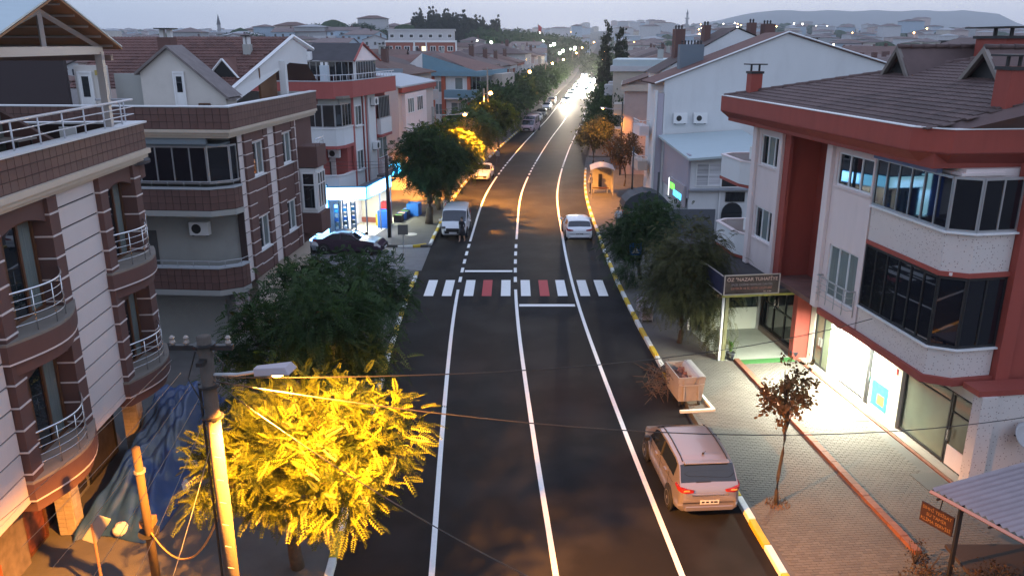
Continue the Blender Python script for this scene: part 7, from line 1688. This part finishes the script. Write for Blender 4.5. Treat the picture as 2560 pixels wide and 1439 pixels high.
protos = []
for i, (wm, rm, kd, lb) in enumerate(KINDS):
    p = house(lb, 0, 0, 0, 11 + i % 3, 12, 8.6 + (i % 3) * .5, wm, rm, kd, 1.9, 3, detail=0, z0=-4); protos.append(p)
childs = {p.name: [c for c in bpy.data.objects if c.parent == p] for p in protos}
for (px, py) in spots:
    i = q.randint(0, 6); p = protos[i]; sidew = 'left' if px < cl(py) else 'right'; dist = 'nearer' if py < 230 else 'farther'
    r = p.copy(); COL.objects.link(r); r.location = (px, py, terrain(px, py) - .1); r.rotation_euler = (0, 0, R(q.choice([0, 0, 90]) * 0 + q.uniform(-14, 14) - 10)); s = q.uniform(.85, 1.12); r.scale = (s, s, q.uniform(.88, 1.04))
    r['label'] = '%s, %s town %s of the avenue' % (KINDS[i][3], dist, sidew); r['group'] = '%ss, %s part of the town %s of the avenue' % (KINDS[i][3].split(' with')[0], dist, sidew)
    for ch in childs[p.name]: c = ch.copy(); COL.objects.link(c); c.parent = r
for p in protos:
    for c in childs[p.name]: bpy.data.objects.remove(c)
    bpy.data.objects.remove(p)
# beyond: houses past counting
b = MB(); q = random.Random(8); y = 400.0; mats_ = [W1, W2, W3, W4, W6, RT[0], RT[1], RT[2]]
while y < 2100:
    half = y * .68; x = -half
    while x < half:
        px, py = x + q.uniform(-6, 6), y + q.uniform(-7, 7)
        if abs(px - cl(py)) > 17 and not (380 < py < 500 and -64 < px < 38) and q.random() < .86:
            w, d, h = q.uniform(9, 17), q.uniform(9, 14), q.uniform(6.5, 11.5); z = terrain(px, py)
            if q.random() < .012 or (py > 900 and 0 < px - cl(py) + 60 < 150 and q.random() < .5): w *= 1.4; h *= 2.0
            b.c = q.choice([0, 0, 1, 2, 3, 4]); b.box(px - w / 2, px + w / 2, py - d / 2, py + d / 2, z - 6, z + h)
            b.c = q.choice([5, 6, 7, 7, 3]); hip_roof(b, px - w / 2 - .6, px + w / 2 + .6, py - d / 2 - .6, py + d / 2 + .6, z + h + .1, z + h + q.uniform(1, 2.4))
        x += 21 + y * .012
    y += 21 + y * .03
o = b.build('distant_houses', mats_); tag(o, kind='stuff')
b = MB(); q = random.Random(18)
for k in range(420):
    py = 420 + 1300 * q.random() ** 1.3; px = q.uniform(-.66, .68) * py
    if abs(px - cl(py)) < 14: continue
    w = q.uniform(4, 9); b.sphere((px, py, terrain(px, py) + w * .6), w, 7, 5, .8)
tr = b.build('distant_woods', leaf_dk); tag(tr, kind='stuff')
m_ = tr.modifiers.new('d', 'DISPLACE'); tx_ = bpy.data.textures.new('crumple', 'CLOUDS'); tx_.noise_scale = 3; m_.texture = tx_; m_.strength = 4; m_.mid_level = .5; m_.texture_coords = 'GLOBAL'
# scattered window and street lights of the town
for nm, col, n, sd, st in (('town_lights_orange', (1, .5, .15), 60, 3, 30), ('town_lights_white', (1, .92, .75), 55, 4, 30)):
    b = MB(); q = random.Random(sd)
    for k in range(n):
        py = 260 + 1300 * q.random(); px = q.uniform(-.25, .66) * py
        if abs(px - cl(py)) < 14: continue
        b.sphere((px, py, terrain(px, py) + q.uniform(8, 12)), q.uniform(.0004, .001) * py + .05, 6, 4)
    tag(b.build(nm, mat(nm, col, .5, emit=col, es=st)), kind='stuff')
b = MB(); q = random.Random(31)
for k in range(26): b.sphere((-14 + 44 * q.random(), 392 + 6 * q.random(), terrain(0, 395) + q.uniform(3.5, 9)), q.uniform(.3, .75), 8, 6)
tag(b.build('park_lights', mat('park_light', (1, 1, .9), .5, emit=(.85, 1, .75), es=25)), kind='stuff')
# minarets and flag
def minaret(lab, x, y, z0, h, r_):
    g = empty('minaret', (x, y, z0), 0, lab, 'minaret'); MB().lathe([(r_, -5), (r_, h * .6), (r_ * 1.7, h * .62), (r_ * 1.7, h * .65), (r_ * .8, h * .66), (r_ * .8, h * .8)], 10).build('shaft', W4, g); MB().lathe([(r_ * .95, h * .8), (.05, h)], 10).build('spire', mat('lead_grey', (.12, .13, .15), .6), g)
minaret('slender minaret rising behind the brown tiled roof on the left', -104.5, 300, 5, 17.2, .8); minaret('small minaret on the right skyline above the town', 245, 1180, terrain(245, 1180) + 2, 33, 1.8)
g = empty('flag_pole', (14.5, 470, terrain(14, 470)), 0, 'tall pole with a hanging red flag above the park trees', 'flag pole'); MB().tube([(0, 0, 0), (0, 0, 17)], .18, 6).build('pole', alu, g); MB().add([(0, 0, 16.8), (2.2, 0, 15.2), (1.8, 0, 12.2), (0, 0, 13.2), (0, .08, 16.8), (2.2, .08, 15.2), (1.8, .08, 12.2), (0, .08, 13.2)], [(0, 1, 2, 3), (4, 5, 6, 7)]).build('flag', mat('flag_red', (.5, .03, .04), .8), g)
# far hills
def hills():
    b = MB(); n = 80; vs = []
    def prof(x): u = x / 3400; return 132 * math.exp(-((u - .47) / .10) ** 2) + 108 * math.exp(-((u - .365) / .08) ** 2) + 52 * math.exp(-((u - .26) / .06) ** 2) + 118 * math.exp(-((u - .60) / .06) ** 2) + 30 * math.exp(-((u - .75) / .1) ** 2)
    for j in range(7):
        for i in range(n + 1):
            x = -1200 + 4500 * i / n; e = math.sin(math.pi * j / 6); vs.append((x, 3300 + 190 * j, 10 + (min(124, prof(x) * 1.0) + 20) * e + 3 * math.sin(i * 1.7 + j) * e))
    b.add(vs, [(j * (n + 1) + i, j * (n + 1) + i + 1, (j + 1) * (n + 1) + i + 1, (j + 1) * (n + 1) + i) for j in range(6) for i in range(n)])
    tag(b.build('hills', mat('hill_scrub', (.08, .09, .07), .95, var=.3, vs=.01), smooth=True), kind='structure')
hills()
# air between here and the hills
HAZE = 2.4e-4
m = bpy.data.materials.new('haze_air'); m.use_nodes = True; N = m.node_tree.nodes; N.clear(); out = N.new('ShaderNodeOutputMaterial'); pv = N.new('ShaderNodeVolumePrincipled')
pv.inputs['Color'].default_value = (.84, .90, 1, 1); pv.inputs['Density'].default_value = HAZE; pv.inputs['Anisotropy'].default_value = .55; m.node_tree.links.new(pv.outputs[0], out.inputs['Volume'])
o = MB().box(-3450, 3450, -350, 4650, -1.2, 170).build('haze', m); tag(o, kind='stuff'); o.display_type = 'WIRE'
